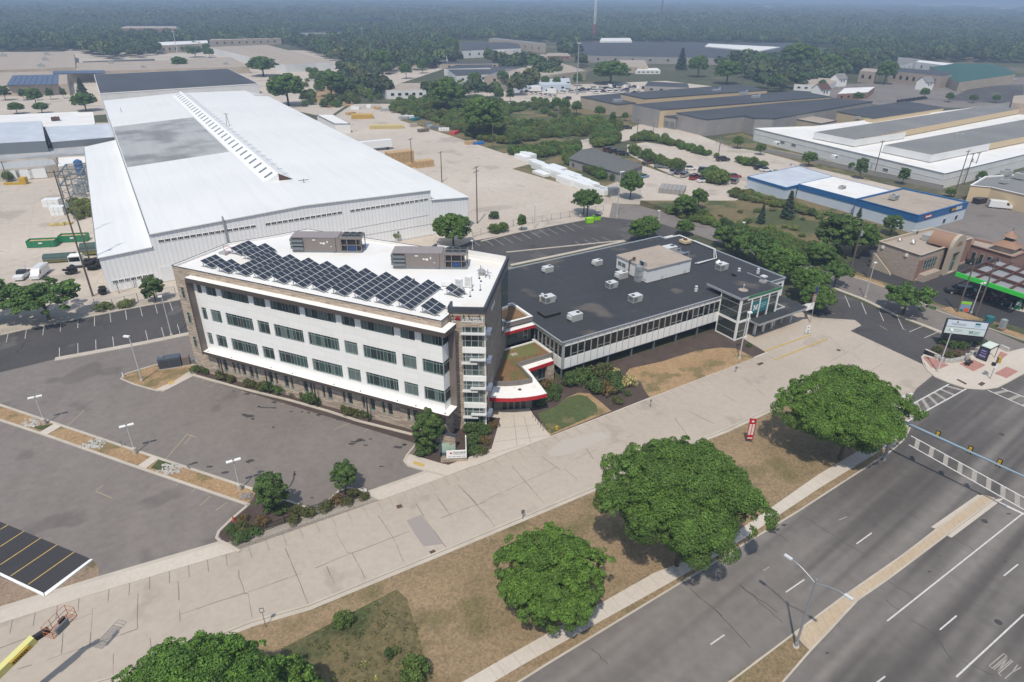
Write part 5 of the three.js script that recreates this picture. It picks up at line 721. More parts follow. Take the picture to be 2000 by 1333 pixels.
tag(mesh([cyl(0, 0, .1, 0, .3, .2, 10)], M.rust, 'roof_drain', scene), 'dark drain on the white entrance canopy', 'drain').position.copy(BF.to(-10.3, 3.6, -3.6));
}
// ---------- warehouse and the other buildings ----------
const W0 = G(216, 569), WF = frame(W0, 31.3), WT = 31.3 * RAD;
const wh = thing('white_warehouse', 'huge white metal warehouse with grey roof patch and long ridge skylight', 'warehouse', W0, WT);
{
const sh = pts => { const g = new THREE.ShapeGeometry(new THREE.Shape(pts.map(p => new THREE.Vector2(...p)))).toNonIndexed(); return g; };
const prof = [[-.4, 0], [84.7, 0], [84.7, 8.7], [73.9, 9.4], [73.9, 11.9], [41.8, 12.45], [9.6, 10.85], [9.6, 8.1], [-.4, 7.5]];
mesh([sh(prof)], M.corrWhite, 'front_wall', wh);
const back = sh([[9.6, 0], [84.7, 0], [84.7, 8.7], [73.9, 11.9], [41.8, 12.45], [9.6, 10.85]]); back.translate(0, 0, -227); mesh([flip(back)], M.corrWhite, 'back_wall', wh);
const q = (pts) => cap(pts.map(p => V(p[0], p[1], -p[2])));
mesh([q([[9.4, 10.85, -.3], [41.8, 12.45, -.3], [41.8, 12.45, 227.2], [9.4, 10.85, 227.2]])], M.roofMetalWhite, 'roof', wh);
mesh([q([[41.8, 12.45, -.3], [74.1, 11.9, -.3], [74.1, 11.9, 227.2], [41.8, 12.45, 227.2]])], M.roofMetalWhite, 'roof', wh);
mesh([q([[10, 10.9, 69.5], [38.5, 12.31, 70.8], [38.5, 12.31, 146.5], [10, 10.9, 146]])], M.roofGreyMetal, 'grey_roof_patch', wh);
mesh([q([[-.6, 7.5, -.3], [9.6, 8.1, -.3], [9.6, 8.1, 134], [-.6, 7.5, 128.5]])], M.roofMetalWhite, 'lean_to_roof', wh); mesh([q([[73.9, 9.4, -.3], [84.9, 8.7, -.3], [84.9, 8.7, 226], [73.9, 9.4, 226]])], M.roofMetalWhite, 'lean_to_roof', wh);
mesh([walls([lp(-.4, 0), lp(9.6, 0), lp(9.6, 134), lp(-.4, 128.5)], 0, 7.5, i => i === 0), bx(9.55, 7.5, -227, 9.65, 10.85, 0), bx(73.85, 9, -227, 73.95, 11.9, 0), bx(84.6, 0, -226, 84.7, 8.7, 0)], M.corrWhite, 'side_wall', wh);
mesh([bx(9.5, 10.84, -227, 9.7, 10.98, .3), bx(-.7, 7.4, -128, -.55, 7.55, .3), bx(9.58, 7.95, -130, 9.75, 8.2, .1)], M.galvDark, 'gutter', wh); mesh([beam(V(9.5, 10.85, .32), V(41.8, 12.45, .32), .05, .18), beam(V(41.8, 12.45, .32), V(74.1, 11.9, .32), .05, .18), beam(V(-.6, 7.5, .32), V(9.6, 8.1, .32), .05, .16), beam(V(73.9, 9.4, .32), V(84.9, 8.7, .32), .05, .16)], M.white, 'eaves_trim', wh);
mesh([q([[39, 12.32, 26], [42.8, 14.3, 26], [42.8, 14.3, 217], [39, 12.32, 217]]), q([[42.8, 14.3, 26], [46.4, 12.4, 26], [46.4, 12.4, 217], [42.8, 14.3, 217]])], M.white, 'ridge_skylight', wh);
const tri = sh([[39, 12.3], [42.8, 12.3], [42.8, 14.3]]); tri.translate(0, 0, -26); mesh([tri], M.white, 'skylight_end', wh); const tri2s = sh([[42.8, 12.3], [46.4, 12.3], [42.8, 14.3]]); tri2s.translate(0, 0, -26.02); mesh([tri2s], M.rust, 'skylight_end', wh);
const slotG = bx(-1.25, -.05, -1.15, 1.25, .06, 1.15), an = Math.atan2(1.98, 3.8); for (let i = 0; i < 30; i++) { const s = mesh(slotG, M.galvDark, 'skylight', wh); s.scale.set(1, 1, .62); s.position.set(41.0, 13.36, -29.5 - i * 6.35); s.rotation.z = an; }
const fr = []; for (let i = 0; i < 30; i++) fr.push(bx(44.4, 13.3, -29.6 - i * 6.35, 46.2, 13.36, -29.2 - i * 6.35)); const ff = mesh(fr, M.galv, 'skylight_ribs', wh); ff.rotation.z = 0;
const strip = (x0, x1, y0, y1, n, h) => { const k = (x1 - x0) / n; for (let i = 0; i < n; i++) { const y = y0 + (y1 - y0) * i / n; windowAt(wh, x0 + i * k + .08, x0 + (i + 1) * k - .08, y, y + h, .01, [.33, .66], [], { w: .05, fm: M.white, gm: M.glassBlack }); } };
strip(10.9, 30.9, 8.72, 8.95, 16, .62); strip(32.9, 50.8, 8.98, 9.2, 14, .62); strip(52.7, 73.2, 9.22, 9.36, 16, .6); strip(.7, 8.6, 1.5, 1.6, 7, .7);
mesh([beam(V(52, 5.2, .05), V(73, 5.6, .05), .06, .1), beam(V(41, 3.0, .05), V(84.5, 3.2, .05), .06, .1), bx(10, .02, .01, 84.6, .35, .05)], M.aluPale, 'wall_rail', wh); mesh([bx(9.9, .1, .02, 12.6, 3.4, .1)], M.wrap, 'shutter_door', wh);
mesh([cyl(24.3, 0, 12, .35, .18, .18, 8), cyl(24.3, 12, 12.6, .35, .26, .12, 8)], M.galv, 'flue', wh);
for (const [x, d] of [[76, 60], [75.5, 35], [75.8, 20], [15, 182]]) mesh([cyl(x, 8.6 + (x < 20 ? 2.5 : 0), 10.6 + (x < 20 ? 2.5 : 0), -d, .12, .12, 6)], M.galvDark, 'roof_pipe', wh);
const am = thing('roof_mast', 'dark lattice antenna bracket beside the ridge skylight of the white warehouse', 'antenna', WF.to(46.5, 12.3, 118)); mesh([bar(V(-.5, 0, 0), V(0, 4.6, 0), .09), bar(V(.7, 0, 0), V(0, 4.6, 0), .09), bar(V(-.9, 4.4, 0), V(.9, 4.4, 0), .08)], M.galvDark, 'mast', am);
}
function block(name, label, cat, px, h, o = {}) {
let P = px.map(q => G(q[0], q[1], h)); if (o.quad) P = [P[0], P[1], P[2], P[0].clone().add(P[2]).sub(P[1])];
const c = P.reduce((s, p) => s.add(p), V(0, 0, 0)).multiplyScalar(1 / P.length).setY(0), t = thing(name, label, cat, c, 0, o.group), L = P.map(p => V(p.x - c.x, 0, p.z - c.z)), m0 = o.m0 ?? 0;
mesh([walls(L, m0, h)], o.wall ?? M.wallWhite, 'wall', t); mesh([cap(inset(L, o.in ?? .01), h - (o.par ?? 0) + .002, o.rot ?? 31.3 * RAD)], o.roof ?? M.roofTan, 'roof', t);
if (o.par) mesh([flip(walls(inset(L, .3), h - o.par, h)), ...L.map((p, i) => { const q = L[(i + 1) % L.length]; return beam(V(p.x, h + .02, p.z), V(q.x, h + .02, q.z), .5, .08); })], o.rim ?? M.white, 'parapet', t);
else if (o.trim) mesh(L.map((p, i) => { const q = L[(i + 1) % L.length]; return beam(V(p.x, h - o.trimH / 2 + .04, p.z), V(q.x, h - o.trimH / 2 + .04, q.z), .3, o.trimH); }), o.trim, 'trim', t);
t.L = L; t.H = h;
for (const w of o.win ?? []) wallWins(t, L[w[0]], L[(w[0] + 1) % L.length], ...w.slice(1));
return t;
}
function wallWins(t, a, b, n, f0, f1, y0, y1, w, gm = M.glassBlack, fm = M.white, nmw = 'window') {
const d = b.clone().sub(a), L = d.length(); d.normalize(); const th = Math.atan2(-d.z, d.x);
for (let i = 0; i < n; i++) { const x = L * (f0 + (f1 - f0) * (i + .5) / n), g = new THREE.Group(); const f = mesh([bx(-w / 2, y0, -.08, w / 2, y1, .08)], fm, nmw, t); f.position.set(a.x + d.x * x, 0, a.z + d.z * x); f.rotation.y = th; mesh([bx(-w / 2 + .12, y0 + .12, -.1, w / 2 - .12, y1 - .12, .1)], gm, nmw === 'door' ? 'leaf' : 'pane', f); }
}
{ const h = 5.0, c = [C3(1318, 203), C3(1640, 115), C3(1215, 25), C3(915, 95)];
const b = block('shop_building', 'shop with deep blue band, gravel roof and pale blue walls', 'shop', c, h, { wall: M.wallBlueGrey, roof: M.roofTan, par: .35, rim: M.blue, win: [[0, 2, .45, .95, .5, 1.9, 1.6, M.glass, M.aluPale]] });
const L = b.L; mesh([0, 1, 3].map(i => beam(V(L[i].x, h - .95, L[i].z), V(L[(i + 1) % 4].x, h - .95, L[(i + 1) % 4].z), .24, 1.9)), M.blue, 'blue_band', b);
const d = L[1].clone().sub(L[0]), th = Math.atan2(-d.z, d.x), at = (f, y) => L[0].clone().lerp(L[1], f).setY(y).add(V(b.position.x, 0, b.position.z)).addScaledVector(V(Math.sin(th), 0, Math.cos(th)), .16);
const s1 = thing('shop_sign', 'red lettered sign on the blue band of the shop', 'sign', at(.12, 3.7), th); mesh([bx(0, 0, 0, 3.2, .75, .12)], M.redPale, 'board', s1); mesh([bx(.2, .2, .12, 3.0, .55, .15)], M.white, 'lettering', s1);
const s2 = thing('shop_sign', 'small dark and gold sign panels at the right end of the blue band', 'sign', at(.62, 3.6), th); mesh([bx(0, 0, 0, 3.0, .9, .12)], M.black, 'board', s2); mesh([bx(.8, .15, .12, 2.8, .75, .15)], M.yellow, 'emblem', s2); mesh([bx(3.3, 0, 0, 4.6, .9, .12), bx(4.9, 0, 0, 6.2, .9, .12)], M.aluPale, 'panel', s2);
const b2 = block('shop_building', 'middle shop section with bright white roof and blue band', 'shop', [C3(915, 97), C3(1135, 42), C6(935, 985), C6(745, 1027)], 4.4, { wall: M.wallBlueGrey, roof: M.roofWhite, trim: M.blue, trimH: 1.7 });
const b3 = block('shop_building', 'rear shop section with dull grey roof and thin blue band', 'shop', [C6(675, 1047), C6(935, 985), C6(745, 928), C6(460, 985)], 3.9, { wall: M.wallBlueGrey, roof: M.roofMetalBlue, trim: M.blue, trimH: .8 });
const ac = G(...C6(1275, 1110), 5), u = thing('rooftop_unit', 'grey rooftop unit on the gravel roof of the blue-banded shop', 'rooftop unit', ac, 32 * RAD); mesh([bx(-1.3, 0, -.8, 1.3, 1.2, .8)], M.unit, 'casing', u); mesh([bx(-1.0, .3, .8, .8, 1.0, .83)], M.galvDark, 'grille', u); mesh([cyl(-.5, 1.2, 1.3, 0, .45, .45, 12)], M.black, 'fan', u);
copy(u, 'grey rooftop unit on the white roof of the middle shop section', G(...C6(985, 1055), 4.4), 32 * RAD, .8);
mesh([bx(-1, 0, -1, 1, .9, 1)], M.white, 'vent', copy(u, 'white vent box at the back corner of the dull grey shop roof', G(...C6(708, 925), 3.9), 0, .5)); }
{ const w = block('works_building', 'long low white works with grey raised roofs on the right', 'warehouse', [C6(500, 716), C6(1560, 967), C6(2150, 825), C6(2150, 560), C6(1820, 590), C6(830, 705)], 5.3, { wall: M.wallWhite, roof: M.roofWhite, par: .4, win: [[0, 3, .62, .9, 1.2, 2.4, 2.4, M.galvDark], [0, 2, .16, .3, 1.8, 3.0, 2.6, M.galvDark, M.aluPale]] });
mesh([0, 1].flatMap(i => [beam(V(w.L[i].x, 3.1, w.L[i].z), V(w.L[i + 1].x, 3.1, w.L[i + 1].z), .16, .12)]), M.aluPale, 'wall_rail', w);
const up = (lab, px) => block('works_building', lab, 'warehouse', px, 7.6, { wall: M.wallCream, roof: M.roofGrey, m0: 5.2, in: .01 });
up('rear raised grey roof block of the white works', [C6(835, 737), C6(1060, 780), C6(2150, 575), C6(2150, 530), C6(1830, 585)]); up('front raised grey roof block of the white works', [C6(1222, 810), C6(1488, 863), C6(2150, 735), C6(2150, 640)]);
for (const l of [[C6(832, 738), C6(1060, 782), C6(1343, 738)], [C6(1220, 812), C6(1487, 866), C6(1812, 802)]]) { const p = l.map(q => G(q[0], q[1], 7.6)); struct(mergeGeometries([beam(p[0].clone().setY(6.4), p[1].clone().setY(6.4), .3, 2.45), beam(p[1].clone().setY(6.4), p[2].clone().setY(6.4), .3, 2.45)]), M.wallWhite, 'raised_wall'); }
for (const [x, y, lab] of [[620, 800, 'white wall fan box on the works, left one'], [945, 875, 'white wall fan box on the works, right one']]) { const p = G(...C6(x, y), 3); const t = thing('wall_fan', lab, 'fan housing', p, 25 * RAD); mesh([bx(-.9, -.6, -1, .9, .6, .9)], M.white, 'housing', t); mesh([bx(-.6, -.4, .9, .6, .4, .95)], M.galvDark, 'louvre', t); } }
{ const g = 'dark-roofed grey works sheds', sg = (lab, px, h, wall, o = {}) => block('works_shed', lab, 'warehouse', px, h, { wall, roof: M.roofDark, trim: M.capDark, trimH: .3, rot: 28 * RAD, ...o });
sg('rearmost dark-roofed works shed with cream gable', [E1(490, 120), E1(740, 172), E1(1995, 82), E1(1700, 25)], 9, M.wallCream);
sg('middle dark-roofed works shed with cream clerestory', [E1(610, 232), E1(885, 287), E1(2650, 152), E1(2320, 90)], 8.4, M.wallCream);
const f = sg('front dark-roofed grey works shed with loading doors', [E1(1060, 318), E1(1370, 386), E1(1760, 346), E1(1870, 372), E1(2060, 376), E1(3080, 200), E1(2650, 165)], 7.4, M.wallGrey);
sg('low dark-roofed works shed at the left end with peach band', [E1(75, 150), E1(455, 232), E1(1000, 180), E1(560, 110)], 6, M.wallTan, { trim: M.capDark });
const lk = sg('low grey link shed with three loading doors', [E1(885, 340), E1(1055, 372), E1(1200, 330), E1(1060, 310)], 5.4, M.wallGrey, { win: [[0, 3, .02, .98, .5, 3.4, 3.0, M.galvDark, M.wallGrey, 'door']] });
sg('flat grey annex with roller doors beside the front works shed', [E1(1155, 385), E1(1310, 425), E1(1400, 412), E1(1360, 395)], 4.6, M.wallGrey, { win: [[0, 2, .02, .95, .4, 3.2, 3.0, M.roofTan, M.wallGrey, 'door']] });
sg('dark-roofed shed behind the white works', [C6(960, 622), C6(1165, 660), C6(1555, 600), C6(1340, 565)], 7, M.wallCream); sg('small light canopy shed between the works buildings', [C6(682, 655), C6(870, 690), C6(955, 672), C6(720, 628)], 5.2, M.wallTan, { roof: M.roofTan });
block('works_shed', 'grey gabled block joining the middle works sheds', 'warehouse', [E1(610, 234), E1(885, 289), E1(900, 286), E1(640, 228)], 8.35, { wall: M.wallGrey, roof: M.roofDark });
for (const [x, y, lab] of [[1740, 130, 'pale rooftop vents on the middle works shed, left cluster'], [1870, 165, 'pale rooftop vent on the middle works shed, right one'], [450, 205, 'pale vents on the low left works shed'], [1465, 100, 'pale vent stack on the rearmost works shed']]) { const t = thing('roof_vents', lab, 'roof vents', G(...E1(x, y), 8.5), .5); mesh([bx(-2.4, 0, -.8, 2.4, 1.3, .8), cyl(2.6, 0, 2.2, .3, .6, .6, 8)], M.galv, 'casing', t); } }
{ const t = thing('grey_roof_shed', 'low shed with grey shingle roof in front of the scrap cars', 'shed'); const rp = [[1110, 308], [1160, 289], [1258, 322], [1212, 338]].map((q, i) => G(q[0], q[1], [3.4, 3.4, 3.4, 3.4][i])), c = rp[0].clone().add(rp[2]).multiplyScalar(.5).setY(0); t.position.copy(c); const L = rp.map(p => V(p.x - c.x, 3.2, p.z - c.z)); const r0 = L[0].clone().add(L[1]).multiplyScalar(.5).setY(4.6), r1 = L[2].clone().add(L[3]).multiplyScalar(.5).setY(4.6);
mesh([cap([L[0], r0, r1, L[3]]), cap([r0, L[1], L[2], r1])], M.roofShingle, 'roof', t); mesh([walls(inset(L.map(p => V(p.x, 0, p.z)), .4), 0, 3.3)], M.wallGrey, 'wall', t); mesh([buf([L[3].x, 3.2, L[3].z, L[2].x, 3.2, L[2].z, r1.x, 4.6, r1.z], null, [0, 0, 1, 0, .5, 1])], M.wallGrey, 'gable', t); }
{ const h = 6.2, P = [C3(1062, 372), C3(1330, 462), C3(1665, 350), C3(1400, 283)]; const t = block('brick_pavilion', 'tan brick pavilion with copper barrel vault over its door', 'building', P, h, { wall: M.brickTan, roof: M.roofTan, par: .5, rim: M.wallTan });
const L = t.L, o = L[1].clone(), d = L[2].clone().sub(o), len = d.length(), f = new THREE.Group(); f.name = 'front'; f.position.copy(o); f.rotation.y = Math.atan2(-d.z, d.x); t.add(f);
mesh([bx(.1, 0, 0, len * .32, 4.9, .1), bx(len * .72, 0, 0, len, h - .4, .12)], M.brick, 'brick_panel', f); mesh([bx(len * .06, 0, .1, len * .36, 1.6, 1.6), bx(len * .02, 0, .02, len, .5, .3)], M.brickTan, 'planter_wall', f);
for (let i = 0; i < 5; i++) windowAt(f, len * .1 + i * 1.1, len * .1 + i * 1.1 + .95, 2.2, 4.6, .12, [], [.5], { fm: M.aluGreen });
const vx = len * .56, r = 2.6; const v = new THREE.CylinderGeometry(r, r, 5.5, 20, 1, false, 0, Math.PI).toNonIndexed(); v.rotateX(Math.PI / 2); v.rotateZ(0); v.rotateZ(Math.PI / 2 * 0); const vm = mesh([v.rotateZ(Math.PI / 2).translate(vx, 6.2, -1.0)], M.copper, 'copper_vault', f); const fc = new THREE.Shape(); fc.moveTo(-r - .3, 0); fc.lineTo(r + .3, 0); fc.lineTo(r + .3, 6.2); fc.absarc(0, 6.2, r + .3, 0, Math.PI); fc.lineTo(-r - .3, 0); const hole = new THREE.Path(); hole.moveTo(-1.5, .2); hole.lineTo(1.5, .2); hole.lineTo(1.5, 5); hole.lineTo(-1.5, 5); fc.holes.push(hole); const h2 = new THREE.Path(); h2.moveTo(-1.3, 6.3); h2.absarc(0, 6.3, 1.3, Math.PI, 0, true); fc.holes.push(h2); const fg = new THREE.ExtrudeGeometry(fc, { depth: .8, bevelEnabled: false, curveSegments: 10 }); fg.translate(vx, 0, 1.0); mesh([fg.toNonIndexed()], M.wallTan, 'arched_front', f);
mesh([bx(vx - 1.5, .2, 1.1, vx + 1.5, 5, 1.3), bx(vx - 1.3, 6.3, 1.1, vx + 1.3, 7.6, 1.3)], M.glassGreen, 'pane', f); mesh([bx(vx - .05, .2, 1.3, vx + .05, 5, 1.36), bx(vx - 1.5, 2.6, 1.3, vx + 1.5, 2.7, 1.36)], M.aluGreen, 'mullion', f);
const e = L[0].clone(), ed = L[1].clone().sub(e), s = new THREE.Group(); s.name = 'side_wall'; s.position.copy(e); s.rotation.y = Math.atan2(-ed.z, ed.x); t.add(s); const sl = ed.length(); const st = new THREE.Shape(); st.moveTo(0, 0); st.lineTo(sl * .55, 0); st.lineTo(sl * .5, .6); st.lineTo(.4, 3.6); st.lineTo(0, 3.6); const sg = new THREE.ExtrudeGeometry(st, { depth: .3, bevelEnabled: false }); sg.translate(0, 0, .9); mesh([sg.toNonIndexed()], M.wallTan, 'stair_rail', s); mesh([bx(sl * .1, 4.9, 0, sl * .1 + .5, 5.5, .3), bx(sl * .68, 4.9, 0, sl * .68 + .5, 5.5, .3)], M.white, 'wall_lamp', s);
for (const [x, y, lab, s2] of [[1200, 355, 'white satellite dish on the brick pavilion roof, left', .7], [1290, 375, 'white satellite dish on the brick pavilion roof, front', 1]]) { const dd = thing('satellite_dish', lab, 'satellite dish', G(...C3(x, y + 18), h - .4), .8); const g = new THREE.SphereGeometry(.8, 14, 6, 0, 6.3, 0, .8).toNonIndexed(); g.rotateX(-2.1); g.translate(0, 1.0, 0); mesh([g], M.white, 'dish', dd); mesh([cyl(0, 0, 1, 0, .08, .08, 6)], M.galvDark, 'stand', dd); dd.scale.setScalar(s2); }
const ru = thing('rooftop_unit', 'grey rooftop units on the brick pavilion roof', 'rooftop unit', G(...C3(1375, 360), h - .4), 31 * RAD); mesh([bx(-1.4, 0, -.9, 1.4, 1.3, .9)], M.unit, 'casing', ru); mesh([bx(-.2, .2, .9, 1.2, 1.1, .93)], M.glassBlack, 'grille', ru); copy(ru, 'small grey rooftop unit left of the larger one on the brick pavilion', G(...C3(1285, 322), h - .4), 31 * RAD, .6); }
{ const h = 4.4; const t = block('brick_restaurant', 'low brick restaurant with copper cupola roof behind the green canopy', 'restaurant', [E2(490, 490), E2(830, 590), E2(960, 540), E2(510, 440)], h, { wall: M.brick, roof: M.roofTan, par: .4, rim: M.brick, win: [[0, 4, .05, .8, .5, 3, 1.0, M.glass, M.aluGreen]] });
const p = G(...E2(775, 525), h), c = thing('copper_cupola', 'two-tiered copper cupola with finial on the brick restaurant', 'cupola', p, .6); const pyr = (r0, r1, y0, y1) => { const g = new THREE.CylinderGeometry(r1, r0, y1 - y0, 4).toNonIndexed(); g.rotateY(Math.PI / 4); g.translate(0, (y0 + y1) / 2, 0); return g; };
mesh([pyr(2.6, 2.6, -.4, .9)], M.wallTan, 'drum', c); mesh([pyr(3.6, 1.3, .9, 2.2), pyr(1.9, .12, 3.0, 4.3), pyr(1.95, 1.9, 2.9, 3.0)], M.copper, 'copper_roof', c); mesh([pyr(1.1, 1.1, 2.1, 3.0)], M.glassGreen, 'lantern', c); mesh([cyl(0, 4.2, 5.2, 0, .08, .03, 6)], M.capDark, 'finial', c);
const cc = thing('wall_art', 'white framed trellis on the corner of the brick restaurant', 'trellis', G(...E2(845, 600), 2.5), .5); mesh([bx(-1.5, -1, 0, -1.35, 1, .15), bx(1.35, -1, 0, 1.5, 1, .15), bx(-1.5, .9, 0, 1.5, 1.05, .15), bx(-1.3, -.2, 0, 1.3, -.05, .15), bx(-.1, -1, 0, .1, .9, .15)], M.white, 'frame', cc); }
{ const h = 5.2, P = [E2(370, 712), E2(930, 895), E2(1180, 740), E2(715, 585)].map(q => G(q[0], q[1], h)), t = thing('fuel_canopy', 'fuel station canopy with bright green fascia and bare steel roof', 'canopy', P[0].clone().setY(0)); const L = P.map(p => V(p.x - P[0].x, 0, p.z - P[0].z));
mesh([beam(V(L[0].x, h - .45, L[0].z), V(L[1].x, h - .45, L[1].z), .25, .9)], M.canopyGreen, 'green_fascia', t); mesh([beam(V(L[3].x, h - .3, L[3].z), V(L[0].x, h - .3, L[0].z), .2, .25), beam(V(L[3].x, h - .8, L[3].z), V(L[0].x, h - .8, L[0].z), .2, .2)], M.capDark, 'edge_frame', t); mesh([slab(inset(L, .6), h - 1.0, h - .9)], plain(.27, .28, .29, .6), 'deck', t);
const bm = []; for (let i = 0; i <= 4; i++) { const a = L[0].clone().lerp(L[1], i / 4), b = L[3].clone().lerp(L[2], i / 4); bm.push(beam(a.setY(h - .55), b.setY(h - .55), .3, .4)); } for (const f of [.33, .68]) bm.push(beam(L[0].clone().lerp(L[3], f).setY(h - .45), L[1].clone().lerp(L[2], f).setY(h - .45), .4, .5)); mesh(bm, M.steelBrown, 'steel_beam', t); const lt = []; for (let i = 0; i < 18; i++) { const a = L[0].clone().lerp(L[3], i / 18), b = L[0].clone().lerp(L[3], (i + 1) / 18); lt.push(beam(a.setY(h - .3), b.setY(h - .8), .06, .06), beam(L[3].clone().lerp(L[2], i / 18).setY(h - .3), L[3].clone().lerp(L[2], (i + 1) / 18).setY(h - .8), .06, .06)); } mesh(lt, M.capDark, 'lattice', t);
for (const [a, b] of [[.25, .35], [.6, .35], [.95, .35], [.3, .75], [.7, .75]]) { const p = L[0].clone().lerp(L[1], a).lerp(L[3].clone().lerp(L[2], a), b); mesh([bx(p.x - .25, 0, p.z - .25, p.x + .25, h - .9, p.z + .25)], M.brick, 'pillar', t); }
const pump = (lab, x, y) => { const p = thing('fuel_pump', lab, 'fuel pump', G(...E2(x, y)), -.8); mesh([bx(-.5, .1, -.3, .5, 1.9, .3)], M.green, 'cabinet', p); mesh([bx(-.4, 1.0, .3, .4, 1.7, .34)], M.aluPale, 'display', p); mesh([bx(-1.4, 0, -.6, 1.4, .12, .6)], M.concretePale, 'plinth', p); mesh([bx(-1.2, .1, -.1, -1.05, 1.1, .1), bx(1.05, .1, -.1, 1.2, 1.1, .1)], M.white, 'bollard', p); };
pump('green fuel pump with white bollards under the green canopy, left one', 505, 905); pump('green fuel pump under the green canopy, right one', 860, 1020); }
{ const t = block('cream_building', 'cream walled shop with cluttered roof at the right edge', 'shop', [C6(1705, 1035), C6(1820, 1045), C6(2150, 1120), C6(2150, 960), C6(1790, 985)], 5, { wall: M.wallCream, roof: M.roofGrey, par: .3 }); for (const [x, y, s, lab] of [[1900, 965, 1.2, 'bulky grey unit on the cream shop roof, left'], [1985, 985, 1.4, 'bulky grey unit on the cream shop roof, right'], [1890, 1010, .9, 'dark exhaust on the cream shop roof']]) { const u = thing('rooftop_unit', lab, 'rooftop unit', G(...C6(x, y + 10), 5), .5); mesh([bx(-1.4, 0, -1, 1.4, 1.2, 1)], M.unit, 'casing', u); mesh([cyl(.3, 1.2, 1.4, 0, .7, .7, 10)], M.galvDark, 'fan', u); u.scale.setScalar(s); } const d = thing('skip_bin', 'dark covered skip bin by the cream shop wall', 'bin', G(...C6(1750, 1135)), .4); mesh([bx(-2, 0, -1, 2, 1.6, 1)], M.black, 'bin', d); mesh([bx(-2.05, 1.6, -1.05, 2.05, 1.75, 1.05)], M.capDark, 'lid', d); }
block('works_building', 'white flat works with rusty roof patch left of the warehouse', 'warehouse', [E5(0, 570), E5(590, 543), E5(600, 550), E5(705, 545), E5(720, 640), E5(-300, 690), E5(-300, 590)], 6.0, { wall: M.wallDirty, roof: M.roofWhite, par: .2 });
{ const a = block('metal_shed', 'pale blue metal shed with streaked roof in the left works', 'warehouse', [E5(-300, 640), E5(315, 612), E5(345, 765), E5(-300, 800)], 8.5, { wall: M.galvDark, roof: M.roofMetalBlue }); const b = block('metal_shed', 'lower pale metal shed joining the warehouse side', 'warehouse', [E5(340, 660), E5(840, 632), E5(885, 735), E5(390, 775)], 7, { wall: M.galvDark, roof: M.roofMetalBlue });
block('metal_shed', 'dark grey lean-to shed below the pale blue roofs', 'warehouse', [E5(-300, 860), E5(370, 825), E5(650, 790), E5(650, 875), E5(-300, 930)], 4.6, { wall: M.wallDirty, roof: M.roofGreyMetal }); block('metal_shed', 'white-roofed dock shed beside the lattice tower', 'warehouse', [E5(445, 895), E5(650, 880), E5(660, 938), E5(440, 962)], 4.2, { wall: M.wallDirty, roof: M.roofWhite });
block('metal_shed', 'grey roofed dock with pale wall at the far left yard', 'warehouse', [E5(-300, 950), E5(330, 905), E5(400, 905), E5(430, 945), E5(330, 960), E5(-300, 1005)], 4, { wall: M.wallDirty, roof: M.roofGreyMetal, win: [[4, 3, .02, .5, .2, 3.4, 5, M.wrap, M.aluPale, 'door']] }); }
block('far_warehouse', 'white walled warehouse with broad black roof behind the white warehouse', 'warehouse', [C4(555, 521), C4(1440, 466), C4(1272, 383), C4(523, 416)], 6, { wall: M.wallWhite, roof: M.roofDark, trim: M.white, trimH: .5 });
block('far_warehouse', 'beige works with blue solar arrays on its roof at the far left', 'warehouse', [E5(-200, 350), E5(515, 330), E5(510, 258), E5(800, 225), E5(820, 250), E5(735, 260), E5(700, 300), E5(560, 440), E5(545, 445), E5(515, 332), E5(-200, 355)].slice(0, 4).concat([E5(-200, 245)]), 6, { wall: M.wallTan, roof: M.roofTan, win: [[0, 6, .1, .98, 3.2, 4.4, 1.6]] });
for (const [px, lab] of [[[E5(45, 338), E5(440, 330), E5(445, 255), E5(95, 262)], 'blue solar array on the beige works, front field'], [[E5(400, 250), E5(800, 245), E5(795, 222), E5(400, 228)], 'blue solar array on the beige works, long rear strip']]) { const P = px.map(q => G(q[0], q[1], 6.6)), t = thing('solar_field', lab, 'solar panels', P[0].clone().setY(6)); const n = 9; for (let i = 0; i < n; i++) { const e = (a, b, k) => a.clone().lerp(b, k); const q = [e(P[0], P[1], i / n), e(P[0], P[1], (i + .93) / n), e(P[3], P[2], (i + .93) / n), e(P[3], P[2], i / n)].map(p => V(p.x - P[0].x, .5, p.z - P[0].z)); mesh([slab(q, .4, .5)], plain(.05, .075, .15, .3), 'panel', t); } }
block('far_warehouse', 'wide beige flat roof stretching behind the black roofed warehouse', 'warehouse', [C4(420, 400), C4(1390, 372), C4(1290, 318), C4(930, 337), C4(425, 350)], 5, { wall: M.wallTan, roof: M.roofTan }); block('far_warehouse', 'beige flat roof with unit rows at the far left', 'warehouse', [C4(-250, 400), C4(420, 376), C4(410, 288), C4(-250, 292)], 6, { wall: M.wallTan, roof: M.roofTan });
block('far_warehouse', 'big beige roof with white end wall beyond the tree clump', 'warehouse', [C4(1590, 362), C4(1862, 345), C4(1490, 250), C4(1155, 262)], 6, { wall: M.wallWhite, roof: M.roofTan });
